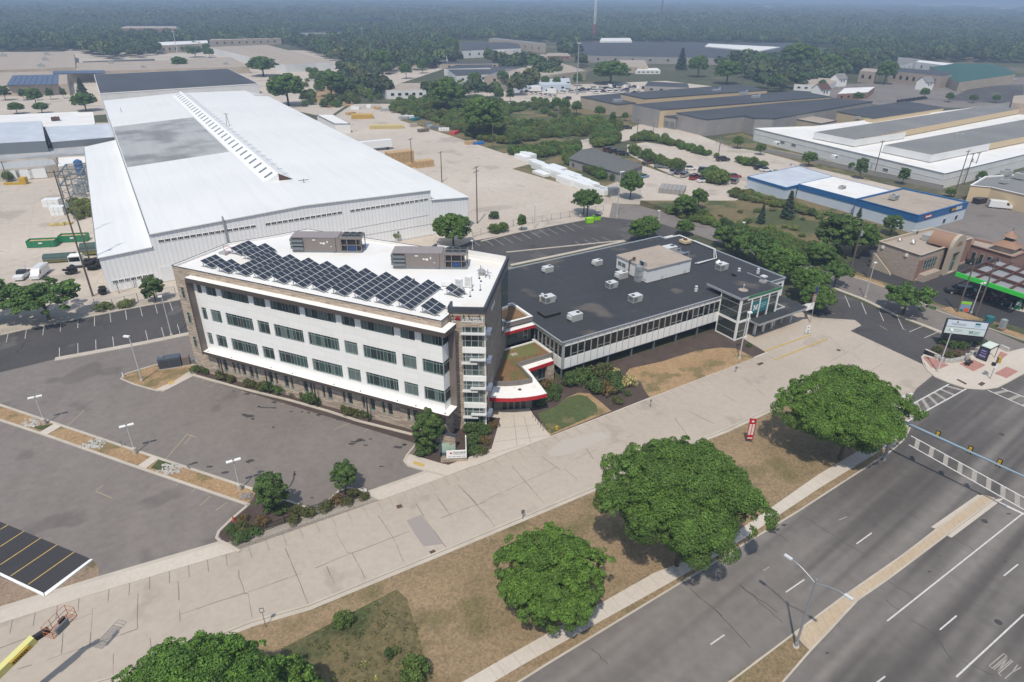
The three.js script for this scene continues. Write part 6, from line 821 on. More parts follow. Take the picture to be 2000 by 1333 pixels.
{ const fb = [[[C4(875, 255), C4(1160, 240), C4(1155, 225), C4(880, 235)], 8, M.wallTan, M.roofWhite, 'far pale vaulted school hall among the trees', 8], [[C4(1165, 225), C4(1568, 214), C4(1556, 204), C4(1190, 212)], 7, M.wallTan, M.roofTan, 'long far beige block with dark window row', 9], [[C4(535, 158), C4(985, 158), C4(980, 146), C4(600, 146)], 9, M.brick, M.roofTan, 'far red brick school in the wood on the left', 10], [[C4(1630, 203), C4(1930, 200), C4(1900, 182), C4(1680, 183)], 7, M.wallTan, M.roofGrey, 'far hipped grey-roofed clinic on the left horizon side', 8],
[[C5(300, 505), C5(520, 500), C5(550, 462), C5(380, 465), C5(275, 495)], 5, M.wallWhite, M.roofTan, 'white shop with red band behind the scrub', 5], [[C5(620, 385), C5(880, 378), C5(890, 360), C5(690, 362)], 5, M.wallWhite, M.roofDark, 'low white far block with dark roof, left of the long shed', 4], [[C5(690, 425), C5(980, 410), C5(960, 385), C5(640, 388)], 5, M.wallWhite, M.roofDark, 'white far works with dark stepped roof', 7], [[C5(845, 425), C5(1285, 410), C5(1255, 387), C5(940, 395)], 6, M.wallTan, M.roofGrey, 'long far shed with grey ribbed roof', 6], [[C5(985, 445), C5(1415, 395), C5(1270, 350), C5(1130, 355), C5(980, 400)], 6.5, M.wallTan, M.roofTan, 'far block with beige roof right of the ribbed shed', 5], [[C5(990, 480), C5(1330, 470), C5(1320, 435), C5(990, 450)], 4, M.wallBlueGrey, M.roofMetalBlue, 'far pale blue metal dock shed', 5],
[[C5(720, 285), C5(1050, 270), C5(1030, 235), C5(720, 240)], 7, M.wallWhite, M.roofDark, 'far black-roofed warehouse in the middle distance', 6], [[C5(870, 215), C5(1190, 250), C5(1180, 240), C5(900, 210)], 9, M.wallTan, M.roofGrey, 'far grey block behind the black-roofed warehouse', 8], [[C5(240, 265), C5(370, 285), C5(400, 270), C5(260, 243)], 6, M.wallWhite, M.roofTan, 'far white-walled block left of the middle trees', 4], [[C5(65, 300), C5(190, 320), C5(240, 280), C5(120, 268)], 4, M.wallTan, M.roofMetalBlue, 'far small pale roof beside the left road', 4],
[[C5(1370, 310), C5(2700, 335), C5(2600, 240), C5(1370, 232)], 6, M.wallGrey, M.roofDark, 'vast dark far roof below the radio mast', 12], [[C5(1490, 228), C5(1670, 228), C5(1660, 212), C5(1500, 212)], 8, M.white, M.roofWhite, 'bright white far roof beside the red mast foot', 4], [[C6(220, 258), C6(520, 285), C6(640, 262), C6(240, 243)], 7, M.wallWhite, M.roofWhite, 'long bright far roof right of the vast dark roof', 6], [[C6(720, 470), C6(900, 480), C6(980, 440), C6(760, 430)], 4, M.wallWhite, M.roofTan, 'low cream far shop between the houses and the works', 4],
[[C6(1085, 395), C6(1175, 403), C6(1200, 388), C6(1110, 380)], 8, M.brickTan, M.roofTan, 'tan brick far hall, left wing', 2], [[C6(1255, 396), C6(1545, 426), C6(1600, 417), C6(1570, 398), C6(1300, 378)], 8, M.brickTan, M.roofDark, 'tan brick far hall with stepped towers', 7], [[C6(1400, 345), C6(1640, 375), C6(1640, 358), C6(1420, 335)], 7, M.wallWhite, M.roofWhite, 'white far shed behind the green roof', 4], [[C6(1290, 372), C6(1385, 350), C6(1420, 330), C6(1300, 318)], 6, M.wallWhite, M.roofGrey, 'far white gabled barn left of the green roof', 3], [[C6(960, 525), C6(1130, 515), C6(1170, 485), C6(1000, 492)], 4, M.brick, M.roofWhite, 'dark red far shop with white roof', 4], [[C6(1935, 575), C6(2150, 590), C6(2150, 520), C6(1945, 535)], 10, M.brickTan, M.roofTan, 'tan brick block at the right edge behind the works', 3], [[C5(1740, 480), C5(1990, 490), C5(1980, 465), C5(1760, 455)], 4, M.wallGrey, M.roofDark, 'low far shed with dark roof by the car yard', 4]];
const T = (x0, y0, x1, y1, s, h, w, r, lab) => fb.push([[C5(x0, y1), C5(x1, y1 - s), C5(x1 - 20, y0 - s), C5(x0 + 20, y0)], h, w, r, lab, 5]);
T(600, 348, 950, 358, 4, 4, M.wallTan, M.roofDark, 'long thin dark far roof above the stepped works'); T(880, 372, 1130, 384, 4, 5, M.wallGrey, M.roofDark, 'dark stepped far roof beside the beige one'); T(1060, 306, 1200, 322, 2, 4, M.wallDirty, M.roofTan, 'brownish far roof below the grey block, left'); T(1180, 296, 1330, 312, 0, 4, M.brick, M.roofTan, 'brownish far roof below the grey block, right'); T(880, 292, 1060, 304, 2, 4, M.wallDirty, M.roofTan, 'flat brown far roof before the black-roofed warehouse'); T(1080, 325, 1190, 336, 2, 4, M.wallWhite, M.roofWhite, 'small white far roof before the brown ones'); T(1560, 335, 1760, 372, 0, 5, M.wallTan, M.roofTan, 'far pinkish block left of the far conifer'); T(580, 268, 640, 330, 2, 7, M.wallWhite, M.roofTan, 'white far end wall left of the dark tall tree'); T(340, 338, 600, 352, 4, 4, M.wallTan, M.roofTan, 'low tan far shed behind the far road trees'); T(1690, 380, 1830, 392, 0, 3, M.wallWhite, M.roofWhite, 'low white far trailers by the far trees');
for (const [px, h, w, r, lab, n] of fb) block('far_building', lab, 'building', px, h, { wall: w, roof: r, win: [[0, n, .05, .95, h * .35, h * .7, 2.2, M.glassBlack, w]], rot: .5 });
const P = [C6(1590, 440), C6(1640, 460), C6(1955, 415), C6(1900, 375), C6(1650, 360), C6(1480, 375)].map(q => G(q[0], q[1], 6)), c = P[0].clone().setY(0), t = thing('green_roof_hall', 'far hall with broad dark green hipped roof', 'building', c), L = P.map(p => V(p.x - c.x, 6, p.z - c.z)), ap = L.reduce((s, p) => s.add(p), V(0, 0, 0)).multiplyScalar(1 / 6), a1 = ap.clone().lerp(L[3], .35).setY(11), a0 = ap.clone().lerp(L[5], .4).setY(11); mesh([cap([L[0], L[1], a0]), cap([L[1], L[2], a1, a0]), cap([L[2], L[3], a1]), cap([L[3], L[4], a0, a1]), cap([L[4], L[5], a0]), cap([L[5], L[0], a0])], M.roofGreen, 'roof', t); mesh([walls(L.map(p => V(p.x, 0, p.z)), 0, 6)], M.wallTan, 'wall', t);
for (const [x, y, lab, m] of [[860, 545, 'small white far house with brown gabled roof and blue tarp', M.roofRed], [960, 480, 'small far house with dark gable behind the white one', M.roofGrey], [1440, 500, 'far low gabled house by the right lot', M.roofGrey]]) { const p = G(...C6(x, y)), h = thing('small_house', lab, 'house', p, .5); h.scale.setScalar(.9); mesh([bx(-5, 0, -4, 5, 6, 4)], M.white, 'wall', h); mesh([cap([V(-5.4, 5.9, 4.6), V(5.4, 5.9, 4.6), V(5.4, 9.6, 0), V(-5.4, 9.6, 0)]), cap([V(-5.4, 9.6, 0), V(5.4, 9.6, 0), V(5.4, 5.9, -4.6), V(-5.4, 5.9, -4.6)])], m, 'roof', h); mesh([buf([5, 6, 4, 5, 6, -4, 5, 9.5, 0, -5, 6, -4, -5, 6, 4, -5, 9.5, 0], null, [0, 0, 1, 0, .5, 1, 0, 0, 1, 0, .5, 1])], M.white, 'gable', h); mesh([bx(-2, 3.2, 3.98, -.8, 4.8, 4.06), bx(1, 3.2, 3.98, 2.2, 4.8, 4.06), bx(4.98, 3.2, -.6, 5.06, 4.8, .6)], M.glassBlack, 'window', h); }
}
block('yard_hut', 'small white flat hut at the right side of the warehouse roof edge', 'hut', [C5(10, 690), C5(95, 690), C5(0, 640), C5(-90, 640)], 4.0, { wall: M.wallWhite, roof: M.roofWhite, trim: M.galvDark, trimH: .3 });
{ const a = G(...C6(505, 838)), b = G(...C6(1545, 1062)), t = thing('retaining_wall', 'low grey retaining wall along the front of the white works', 'wall', a); mesh([beam(V(0, .8, 0), b.clone().sub(a).setY(.8), .4, 1.6)], M.wallGrey, 'wall', t); mesh([beam(V(0, 1.65, 0), b.clone().sub(a).setY(1.65), .5, .1)], M.kerb, 'coping', t); }
{ let i = 0; for (const [f, x, y, h, s, lab] of [[E5, 345, 150, 6, 1.5, 'row of grey roof units on the far beige roof, middle'], [E5, 360, 110, 6, 1.5, 'row of grey roof units on the far beige roof, rear'], [E5, 315, 200, 6, 1.5, 'row of grey roof units on the far beige roof, front'], [E5, 25, 120, 6, 1.6, 'grey roof units at the left edge of the far beige roof'], [C4, 800, 380, 5, 1.2, 'small dark unit on the wide beige roof, left'], [C4, 620, 355, 5, 1.2, 'small dark unit on the wide beige roof, rear'], [C4, 1260, 362, 5, 1.2, 'small dark unit on the wide beige roof, right'], [E5, 425, 608, 6, 1.0, 'rusty hatch on the white flat works roof'], [C6, 1640, 765, 7.6, 1.0, 'grey vent on the front raised roof of the white works'], [C6, 1730, 612, 7.6, 1.0, 'grey vent on the rear raised roof of the white works'], [C6, 1085, 665, 5.3, 1.0, 'dark hatch beside the dark-roofed shed of the white works']]) { const u = thing('rooftop_unit', lab, 'rooftop unit', G(...f(x, y), h), .55); mesh([bx(-1.6, 0, -1, 1.6, 1.4, 1)], i++ === 7 ? M.rust : M.unit, 'casing', u); mesh([cyl(0, 1.4, 1.6, 0, .6, .6, 10)], M.galvDark, 'fan', u); u.scale.setScalar(s); } }
// ---------- poles, lamps, signs ----------
function utilityPole(label, u, v, ut, vt, o = {}) {
const p = G(u, v), h = HT(p, ut, vt), t = thing('utility_pole', label, 'utility pole', p, (o.turn ?? 31) * RAD); mesh([cyl(0, 0, h, 0, .19, .12, 8)], o.steel ? M.galvDark : M.wood, 'pole', t);
for (let i = 0; i < (o.arms ?? 1); i++) { const y = h - .4 - i * 1.1; mesh([bx(-1.3, y, -.16, 1.3, y + .12, -.04)], M.wood, 'cross_arm', t); mesh([-1.2, -.6, .6, 1.2].map(x => cyl(x, y + .12, y + .32, -.1, .05, .04, 6)), M.galvDark, 'insulator', t); }
if (o.box) mesh([cyl(.35, h * .72, h * .72 + 1.1, .1, .28, .28, 10)], M.galv, 'transformer', t); return t;
}
utilityPole('tall timber utility pole by the office front left, beside the yard gate', 181, 579, 132, 330, { arms: 1, box: 1 }); utilityPole('thin timber pole just behind the tall pole at the left yard', 178, 520, 148, 340, { arms: 1 });
utilityPole('dark steel pole standing in front of the warehouse windows', 606, 447, 588, 350, { arms: 2, steel: 1 }); utilityPole('timber pole nearest the warehouse right corner, two cross arms', 932, 437, 927, 325, { arms: 2, turn: 60 }); utilityPole('timber pole in the yard between the other two, single arm', 863, 356, 861, 296, { arms: 1, turn: 60 }); utilityPole('timber pole farthest back in the yard beside the crates', 805, 327, 803, 270, { arms: 1, turn: 60 });
utilityPole('leaning timber pole with transformer beside the black driveway', 1661, 532, 1684, 432, { arms: 0, box: 1 }); utilityPole('short timber pole at the black driveway behind the leaning pole', 1694, 543, 1705, 495, { arms: 0 }); utilityPole('timber pole crossing the left end of the green canopy', 1870, 610, 1912, 505, { arms: 0 }); utilityPole('timber pole crossing the middle of the green canopy', 1906, 618, 1957, 510, { arms: 0 });
utilityPole('timber pole behind the blue-banded shop, in front of the white works', C6(1165, 975)[0], C6(0, 975)[1], C6(1215, 785)[0], C6(0, 785)[1], { arms: 1 }); utilityPole('thin pole in front of the white works left of the small tree', C6(1075, 880)[0], C6(0, 880)[1], C6(1100, 765)[0], C6(0, 765)[1], { arms: 1 }); utilityPole('leftmost of three poles by the cream shop', C6(1610, 1100)[0], C6(0, 1100)[1], C6(1697, 840)[0], C6(0, 840)[1], { arms: 1 }); utilityPole('middle of three poles by the cream shop', C6(1665, 1030)[0], C6(0, 1030)[1], C6(1725, 855)[0], C6(0, 855)[1], { arms: 1, box: 1 }); utilityPole('rightmost of three poles by the cream shop', C6(1710, 990)[0], C6(0, 990)[1], C6(1752, 850)[0], C6(0, 850)[1], { arms: 1 });
utilityPole('timber pole at the corner of the scrub by the back street', C5(893, 825)[0], C5(0, 825)[1], C5(896, 700)[0], C5(0, 700)[1], { arms: 0 }); utilityPole('timber pole on the weedy strip by the back street', C5(1310, 830)[0], C5(0, 830)[1], C5(1312, 705)[0], C5(0, 705)[1], { arms: 1 }); utilityPole('pole with loop arm beside the gravel lot corner', E1(645, 640)[0], E1(0, 640)[1], E1(660, 385)[0], E1(0, 385)[1], { arms: 1 }); utilityPole('dark thin lamp pole on the back street by the works', E1(815, 555)[0], E1(0, 555)[1], E1(828, 415)[0], E1(0, 415)[1], { arms: 0, steel: 1 }); utilityPole('dark pole by the lone dark van on the gravel lot', E1(1490, 765)[0], E1(0, 765)[1], E1(1515, 565)[0], E1(0, 565)[1], { arms: 0, steel: 1 });
utilityPole('left yard pole beside the steel tower', 121, 345, 100, 308, { arms: 0 }); utilityPole('pole at the far left edge of the yard sheds', 17, 360, 8, 315, { arms: 1 }); utilityPole('timber pole at the left edge of the grey roof patch', 232, 283, 228, 258, { arms: 2 }); utilityPole('timber pole on the warehouse left eave near the dark trees', 216, 243, 213, 226, { arms: 1 });
for (const [f, a, b, lab, m] of [[C5, [1360, 530], [1370, 243], 'very tall grey light mast by the car yard', M.galv], [C4, [990, 305], [970, 175], 'far slim light mast by the vaulted school hall', M.aluPale], [C4, [1588, 240], [1584, 160], 'far slim light mast at the hipped clinic', M.aluPale], [C4, [263, 260], [240, 178], 'far slim light mast at the left edge of the wood', M.aluPale], [C5, [167, 240], [164, 158], 'far slim white mast left of the middle trees', M.aluPale]]) { const p = G(...f(...a)), h = HT(p, ...f(...b)), t = thing('light_mast', lab, 'light mast', p); mesh([cyl(0, 0, h, 0, h / 60, h / 110, 6)], m, 'mast', t); mesh([bx(-1.2, h, -.3, 1.2, h + .5, .3)], M.aluPale, 'lamp_head', t); }
{ // radio masts
const m = (lab, x, y, w, cols) => { const p = G(x, y), t = thing('radio_mast', lab, 'radio mast', p), H = 75; for (let i = 0; i < 10; i++) { const y0 = i * H / 10, y1 = (i + 1) * H / 10, g = []; for (const [a, b] of [[-1, -1], [1, -1], [0, 1]]) g.push(bar(V(a * w, y0, b * w), V(a * w, y1, b * w), .25)); for (let k = 0; k < 3; k++) g.push(bar(V(-w, y0 + k * 2.5, -w), V(w, y0 + (k + 1) * 2.5, -w), .16), bar(V(w, y0 + k * 2.5, -w), V(0, y0 + (k + 1) * 2.5, w), .16), bar(V(0, y0 + k * 2.5, w), V(-w, y0 + (k + 1) * 2.5, -w), .16)); mesh(g, cols[i % cols.length], 'lattice_section', t); } };
m('red and white lattice radio mast rising from the far dark roof', 1160, 80, 1.5, [M.redPale, M.redPale, M.redPale, M.white, M.white, M.white, M.white, M.white, M.redPale, M.white]); m('grey lattice radio mast right of the red and white one', 1287, 78, 1.1, [M.galvDark]);
const p = G(1213, 24), s = thing('church_spire', 'tiny white church spire in the far wood', 'church', p); mesh([bx(-6, 0, -6, 6, 14, 6)], M.white, 'tower', s); const sp = new THREE.ConeGeometry(6, 26, 6).toNonIndexed(); sp.translate(0, 27, 0); mesh([sp], M.white, 'spire', s); }
function lotLamp(label, u, v, k) { const p = G(u, v), t = thing('parking_lamp', label, 'street lamp', p, -8 * RAD), h = 4.6; mesh([cyl(0, 0, .95, 0, .3, .3, 14)], M.concretePale, 'concrete_base', t); mesh([cyl(0, .95, h, 0, .085, .065, 8), cyl(0, .95, 1.1, 0, .2, .16, 8)], M.pole, 'pole', t); for (const s of [-1, 1]) { const hd = mesh([bx(s > 0 ? .12 : -.85, h - .02, -.2, s > 0 ? .85 : -.12, h + .1, .2), bx(s > 0 ? .05 : -.12, h, -.04, s > 0 ? .12 : -.05, h + .06, .04)], M.white, 'lamp_head', t); hd.rotation.y = 38 * RAD; } return t; }
lotLamp('twin-headed white lot lamp at the left end of the long island', 88, 829); lotLamp('twin-headed white lot lamp in the middle of the long island', 264, 887); lotLamp('twin-headed white lot lamp nearest the mulched triangle', 469, 958);
function poleLamp(label, u, v, ut, vt, turn, len = .9, box = true) { const p = G(u, v), h = HT(p, ut, vt), t = thing('lamp_pole', label, 'street lamp', p, turn); mesh([cyl(0, .15, h, 0, .11, .075, 8)], M.pole, 'pole', t); mesh([cyl(0, 0, .35, 0, .24, .24, 10)], M.concretePale, 'base', t); mesh([bx(-.08, h - .12, -.2, len, h + .1, .2)], box ? M.white : M.galv, 'lamp_head', t); return t; }
poleLamp('white lamp pole on the generator island left of the office', 277, 745, 251, 658, 170 * RAD); poleLamp('white lamp pole at the dark lot beside the office left wall', 335, 656, 315, 579, 200 * RAD, .6); poleLamp('white lamp pole on the dry lawn before the glazed entrance', 1444, 702, 1463, 611, .2, .7); poleLamp('tall white lamp pole on the kerb of the east lot', 1690, 582, 1705, 513, .5, .5); poleLamp('white lamp pole at the corner pavement below the signboard', 1831, 727, 1858, 645, 1.4, .4); poleLamp('white lamp pole on the verge by the fuel station', 1897, 612, 1921, 555, .4, 1.1);
poleLamp('white lamp pole at the back lot kerb, left of the round bush', 1044, 447, 1046, 401, .5, .5); poleLamp('white lamp pole at the right end of the back lot near the shed', 1205, 424, 1212, 336, .5, 1.2); poleLamp('white lamp pole behind the low wing among the trees', 1450, 468, 1455, 435, 2.6, .6); poleLamp('white lamp pole by the back corner of the low wing', 1287, 432, 1288, 412, 2.6, .6); poleLamp('white lamp pole behind the stair tower at the back lot', 923, 487, 921, 471, 2.2, .6);
{ // median lamp with two curved arms
const p = G(1554, 1265), h = HT(p, 1597, 1133), t = thing('street_lamp', 'tall twin-armed grey street lamp on the road median', 'street lamp', p, 128 * RAD); mesh([cyl(0, 0, .25, 0, .34, .3, 10)], M.concretePale, 'footing', t); mesh([cyl(0, .25, h, 0, .125, .08, 10), cyl(0, .25, .75, 0, .2, .17, 8)], M.poleGalv, 'pole', t);
for (const s of [-1, 1]) { const c = new THREE.CatmullRomCurve3([V(0, h - .5, 0), V(s * .9, h - .05, 0), V(s * 1.9, h + .3, 0), V(s * 2.6, h + .35, 0)]); mesh([new THREE.TubeGeometry(c, 14, .055, 6).toNonIndexed()], M.poleGalv, 'arm', t); mesh([bx(s > 0 ? 2.5 : -3.25, h + .28, -.15, s > 0 ? 3.25 : -2.5, h + .44, .15)], M.aluPale, 'lamp_head', t); } }
{ // signal mast arm
const a = G(1768, 845), b = G(...D4(940, 548)), h = 6.7, t = thing('signal_mast', 'grey signal mast with long arm carrying three yellow signals over the road', 'traffic signal', G(...D4(940, 663), 6.7).setY(0)), o = t.position, arm = q => { const g = G(q[0], q[1], h); return V(g.x - o.x, h, g.z - o.z); }; const A = arm(D4(985, 690)), E = arm(D4(1990, 1140)); mesh([cyl(0, 0, h + 1.5, 0, .24, .18, 10)], M.poleGalv, 'mast', t); mesh([bar(V(0, h, 0), E, .2, .11, 8)], plain(.27, .36, .43, .4, .3), 'arm', t);
for (const q of [[1228, 775], [1462, 885], [1672, 980]]) { const c = arm(D4(q[0], q[1] + 6)), s = new THREE.Group(); s.name = 'signal_head'; s.position.set(c.x, h, c.z); s.rotation.y = -.9; s.scale.setScalar(.85); t.add(s); mesh([bx(-.32, -.55, -.04, .32, .75, .02)], M.black, 'backplate', s); mesh([bx(-.19, -.45, -.28, .19, .62, -.04), bx(-.19, -.45, .02, .19, .62, .2)], M.yellow, 'housing', s); mesh([-.32, .08, .45].map(y => { const g = new THREE.CylinderGeometry(.14, .14, .25, 10).toNonIndexed(); g.rotateX(Math.PI / 2); g.translate(0, y, -.34); return g; }), M.black, 'visor', s); }
const n = thing('signal_post', 'short signal post with yellow head at the corner pavement', 'traffic signal', G(...E3(1140, 1045))), hh = HT(n.position, ...E3(1290, 735)); mesh([cyl(0, 0, hh, 0, .07, .06, 8), cyl(0, 0, .2, 0, .16, .12, 8)], M.poleGalv, 'post', n); mesh([bx(.02, hh - 1.0, -.2, .5, hh, .2)], M.yellow, 'signal_head', n); mesh([bx(-.02, hh - .98, -.18, .02, hh - .02, .18)], M.black, 'signal_face', n); mesh([bx(-.6, hh - 1.5, -.2, -.1, hh - 1.0, .2)], M.black, 'pedestrian_signal', n); mesh([bx(-.2, hh - 1.9, .1, .25, hh - 1.5, .14)], M.white, 'notice', n); }
function postSign(label, u, v, ut, vt, m, w = .45, hh = .6, turn = 0, back) { const p = G(u, v), h = HT(p, ut, vt), t = thing('post_sign', label, 'sign', p, turn); mesh([cyl(0, 0, h - .02, 0, .035, .035, 6)], M.galvDark, 'post', t); mesh([bx(-w / 2, h - hh, .036, w / 2, h, .06)], m, 'sign_plate', t); if (back) mesh([bx(-w / 2 + .06, h - hh + .1, .06, w / 2 - .06, h - .1, .064)], back, 'sign_face', t); return t; }
postSign('small dark street sign at the lawn edge beside the bottom tree', 519, 1226, 512, 1187, M.galvDark, .42, .6, .3, M.white); postSign('small dark street sign at the lawn edge behind the ragged tree', 1021, 1015, 1020, 996, M.galvDark, .42, .6, .3); postSign('small sign post on the kerb below the dry oval lawn', 1270, 797, 1270, 780, M.galvDark, .3, .4); postSign('small sign post on the kerb near the rusty grate', 1437, 727, 1436, 716, M.galvDark, .4, .4);
for (const [x, y, x2, y2, lab] of [[345, 350, 345, 240, 'white parking sign in the office bed, left one'], [970, 560, 970, 425, 'white parking sign in the office bed, middle one'], [1495, 660, 1495, 545, 'white parking sign in the office bed beside the small tree']]) postSign(lab, ...crop(620, 750, .13)(x, y), ...crop(620, 750, .13)(x2, y2), M.white, .5, .65, -.4, M.aluPale); postSign('red and white fire connection sign on the office stone wall', ...crop(620, 750, .13)(1285, 605), ...crop(620, 750, .13)(1285, 490), M.redPale, .5, .4, -.4, M.white);
postSign('small dark sign on the long island before its left lamp', 238, 873, 234, 862, M.galvDark, .3, .3); postSign('small dark sign on the island edge beside the third lamp', 369, 918, 371, 908, M.galvDark, .3, .3); postSign('small dark sign at the notch of the mulched triangle', 588, 988, 587, 981, M.galvDark, .3, .3); postSign('small white sign at the right tip of the mulched triangle', 715, 970, 717, 954, M.white, .35, .45);
{ const p = G(1469, 866), t = thing('feather_banner', 'tall red feather banner with white lettering on the dry lawn', 'banner', p, -2 * RAD); mesh([bar(V(0, 0, 0), V(0, 3.9, 0), .035, .02)], M.galvDark, 'pole', t); const s = new THREE.Shape(); s.moveTo(-.04, .55); s.lineTo(-.85, .75); s.lineTo(-.95, 2.5); s.bezierCurveTo(-.98, 3.6, -1, 4.0, -1.05, 4.15); s.lineTo(-.06, 4.1); s.closePath(); const g = new THREE.ExtrudeGeometry(s, { depth: .03, bevelEnabled: false }).toNonIndexed(); mesh([g], M.red, 'flag', t); houseMark(t, -.5, 3.55, .03, .3, M.white); const lines = []; for (let i = 0; i < 9; i++) lines.push(bx(-.42, 1.45 + i * .2, .03, -.14, 1.58 + i * .2, .045), bx(-.84, 1.45 + i * .2, .03, -.52, 1.57 + i * .2, .045)); lines.push(bx(-.8, .8, .03, -.12, .95, .045)); mesh(lines, M.white, 'lettering', t); }
{ // flag pole with two flags
const p = G(...E4(1445, 650)), h = HT(p, ...E4(1580, 105)), t = thing('flag_pole', 'flag pole beside the entrance canopy', 'flag pole', p); mesh([cyl(0, 0, h, 0, .07, .045, 8), cyl(0, h, h + .16, 0, .08, .08, 8)], M.poleGalv, 'pole', t);
const wave = (lab, y, w, hh, cols, fall, name) => { const f = thing('flag', lab, 'flag', V(p.x, y, p.z), Math.PI - .1); const n = 16, rows = cols.length; for (let r = 0; r < rows; r++) { const pos = [], uv = []; for (let i = 0; i < n; i++) { const q = (k, j) => { const x = w * k / n, yy = hh - hh * (r + j) / rows; return [x * fall[0], yy - x * fall[1], Math.sin(k * .8 + yy * 1.2) * .16 * (k / n + .2)]; }; const a = q(i, 1), b = q(i + 1, 1), c = q(i + 1, 0), d = q(i, 0); pos.push(...a, ...b, ...c, ...a, ...c, ...d); for (let k = 0; k < 6; k++) uv.push(0, 0); } mesh([buf(pos, null, uv)], cols[r], 'stripe', f); } return f; };
const R = std({ color: lin(.36, .03, .045), side: 2 }), Wm = std({ color: lin(.72, .72, .72), side: 2 }), Bm = std({ color: lin(.03, .05, .17), side: 2 });
const us = wave('striped red and white flag with blue canton hanging at the pole top', h - 3.0, 1.5, 2.2, [R, Wm, R, Wm, R, Wm, R, Wm, R, Wm, R, Wm, R], [.32, 1.0]); mesh([bx(.02, 1.05, -.22, .32, 2.3, .2)], Bm, 'canton', us); wave('white flag flying to the left below the striped flag', h - 5.2, 3.2, 1.5, [Wm, Wm, Wm], [.95, .32]); }
{ const t = thing('notice_board', 'white sandwich sign standing at the yellow kerb by the entrance', 'sign', G(...E4(1400, 815)), .5); mesh([bx(-.5, .5, 0, .5, 1.9, .06)], M.white, 'board', t); mesh([bx(-.15, .7, .06, .25, 1.0, .08), bx(-.3, 1.5, .06, .3, 1.6, .08)], M.galvDark, 'print', t); mesh([bx(-.45, 0, -.2, -.38, .5, .25), bx(.38, 0, -.2, .45, .5, .25)], M.aluPale, 'leg', t); }
{ // monument sign
const p = G(...crop(850, 820, .0675)(540, 1230)), t = thing('monument_sign', 'stone monument sign with white panel and glass fin near the stair tower', 'sign', p, 6 * RAD); mesh([bx(-1.75, 0, -.7, 1.75, 1.15, 0)], M.stone, 'stone_base', t); mesh([bx(-2.0, .9, -2.9, -1.55, 1.15, 0), bx(-1.55, 1.15, -.9, -.9, 1.25, 0)], M.capDark, 'coping', t);
mesh([bx(-.95, .75, .02, 1.72, 1.95, .16)], M.white, 'sign_panel', t); mesh([bx(1.6, .75, -.4, 1.74, 4.0, .02)], M.white, 'white_fin', t); text('Outreach', .34, .02, M.galvDark, t, -.05, 1.52, .16, 'lettering', fontS, 1.6); houseMark(t, -.35, 1.5, .13, .28, M.red); mesh([bx(-.7, .98, .16, -.3, 1.06, .175), bx(-.18, .98, .16, .25, 1.06, .175), bx(.38, .98, .16, .95, 1.06, .175), bx(1.08, .98, .16, 1.55, 1.06, .175), bx(-.05, 1.36, .16, 1.55, 1.4, .175)], M.galvDark, 'small_print', t);
const fg = new THREE.MeshPhysicalMaterial({ color: lin(.62, .76, .66), roughness: .3, transmission: .5, thickness: 0 }); mesh([bx(-1.5, 1.2, -.6, -.5, 2.75, -.55)], fg, 'glass_fin', t); mesh([bx(-.45, 1.2, -.6, .25, 2.4, -.55)], fg, 'glass_fin', t);
const w = thing('garden_wall', 'low stone garden wall with dark coping behind the monument sign', 'wall', OF.to(46.2, 0, -.2), -12 * RAD); const s = new THREE.Shape(); s.moveTo(-2.8, 0); s.lineTo(2.6, 0); s.lineTo(2.6, 2.3); s.lineTo(-1.8, 2.7); s.lineTo(-2.8, 1.9); s.closePath(); const g = new THREE.ExtrudeGeometry(s, { depth: .45, bevelEnabled: false }).toNonIndexed(); g.translate(0, 0, 1.6); mesh([g], M.stone, 'stone_wall', w); mesh([beam(V(-1.8, 2.75, 1.82), V(2.7, 2.35, 1.82), .6, .12), bx(-1.9, 2.5, -.8, -1.3, 2.75, 1.6)], M.capDark, 'coping', w); }
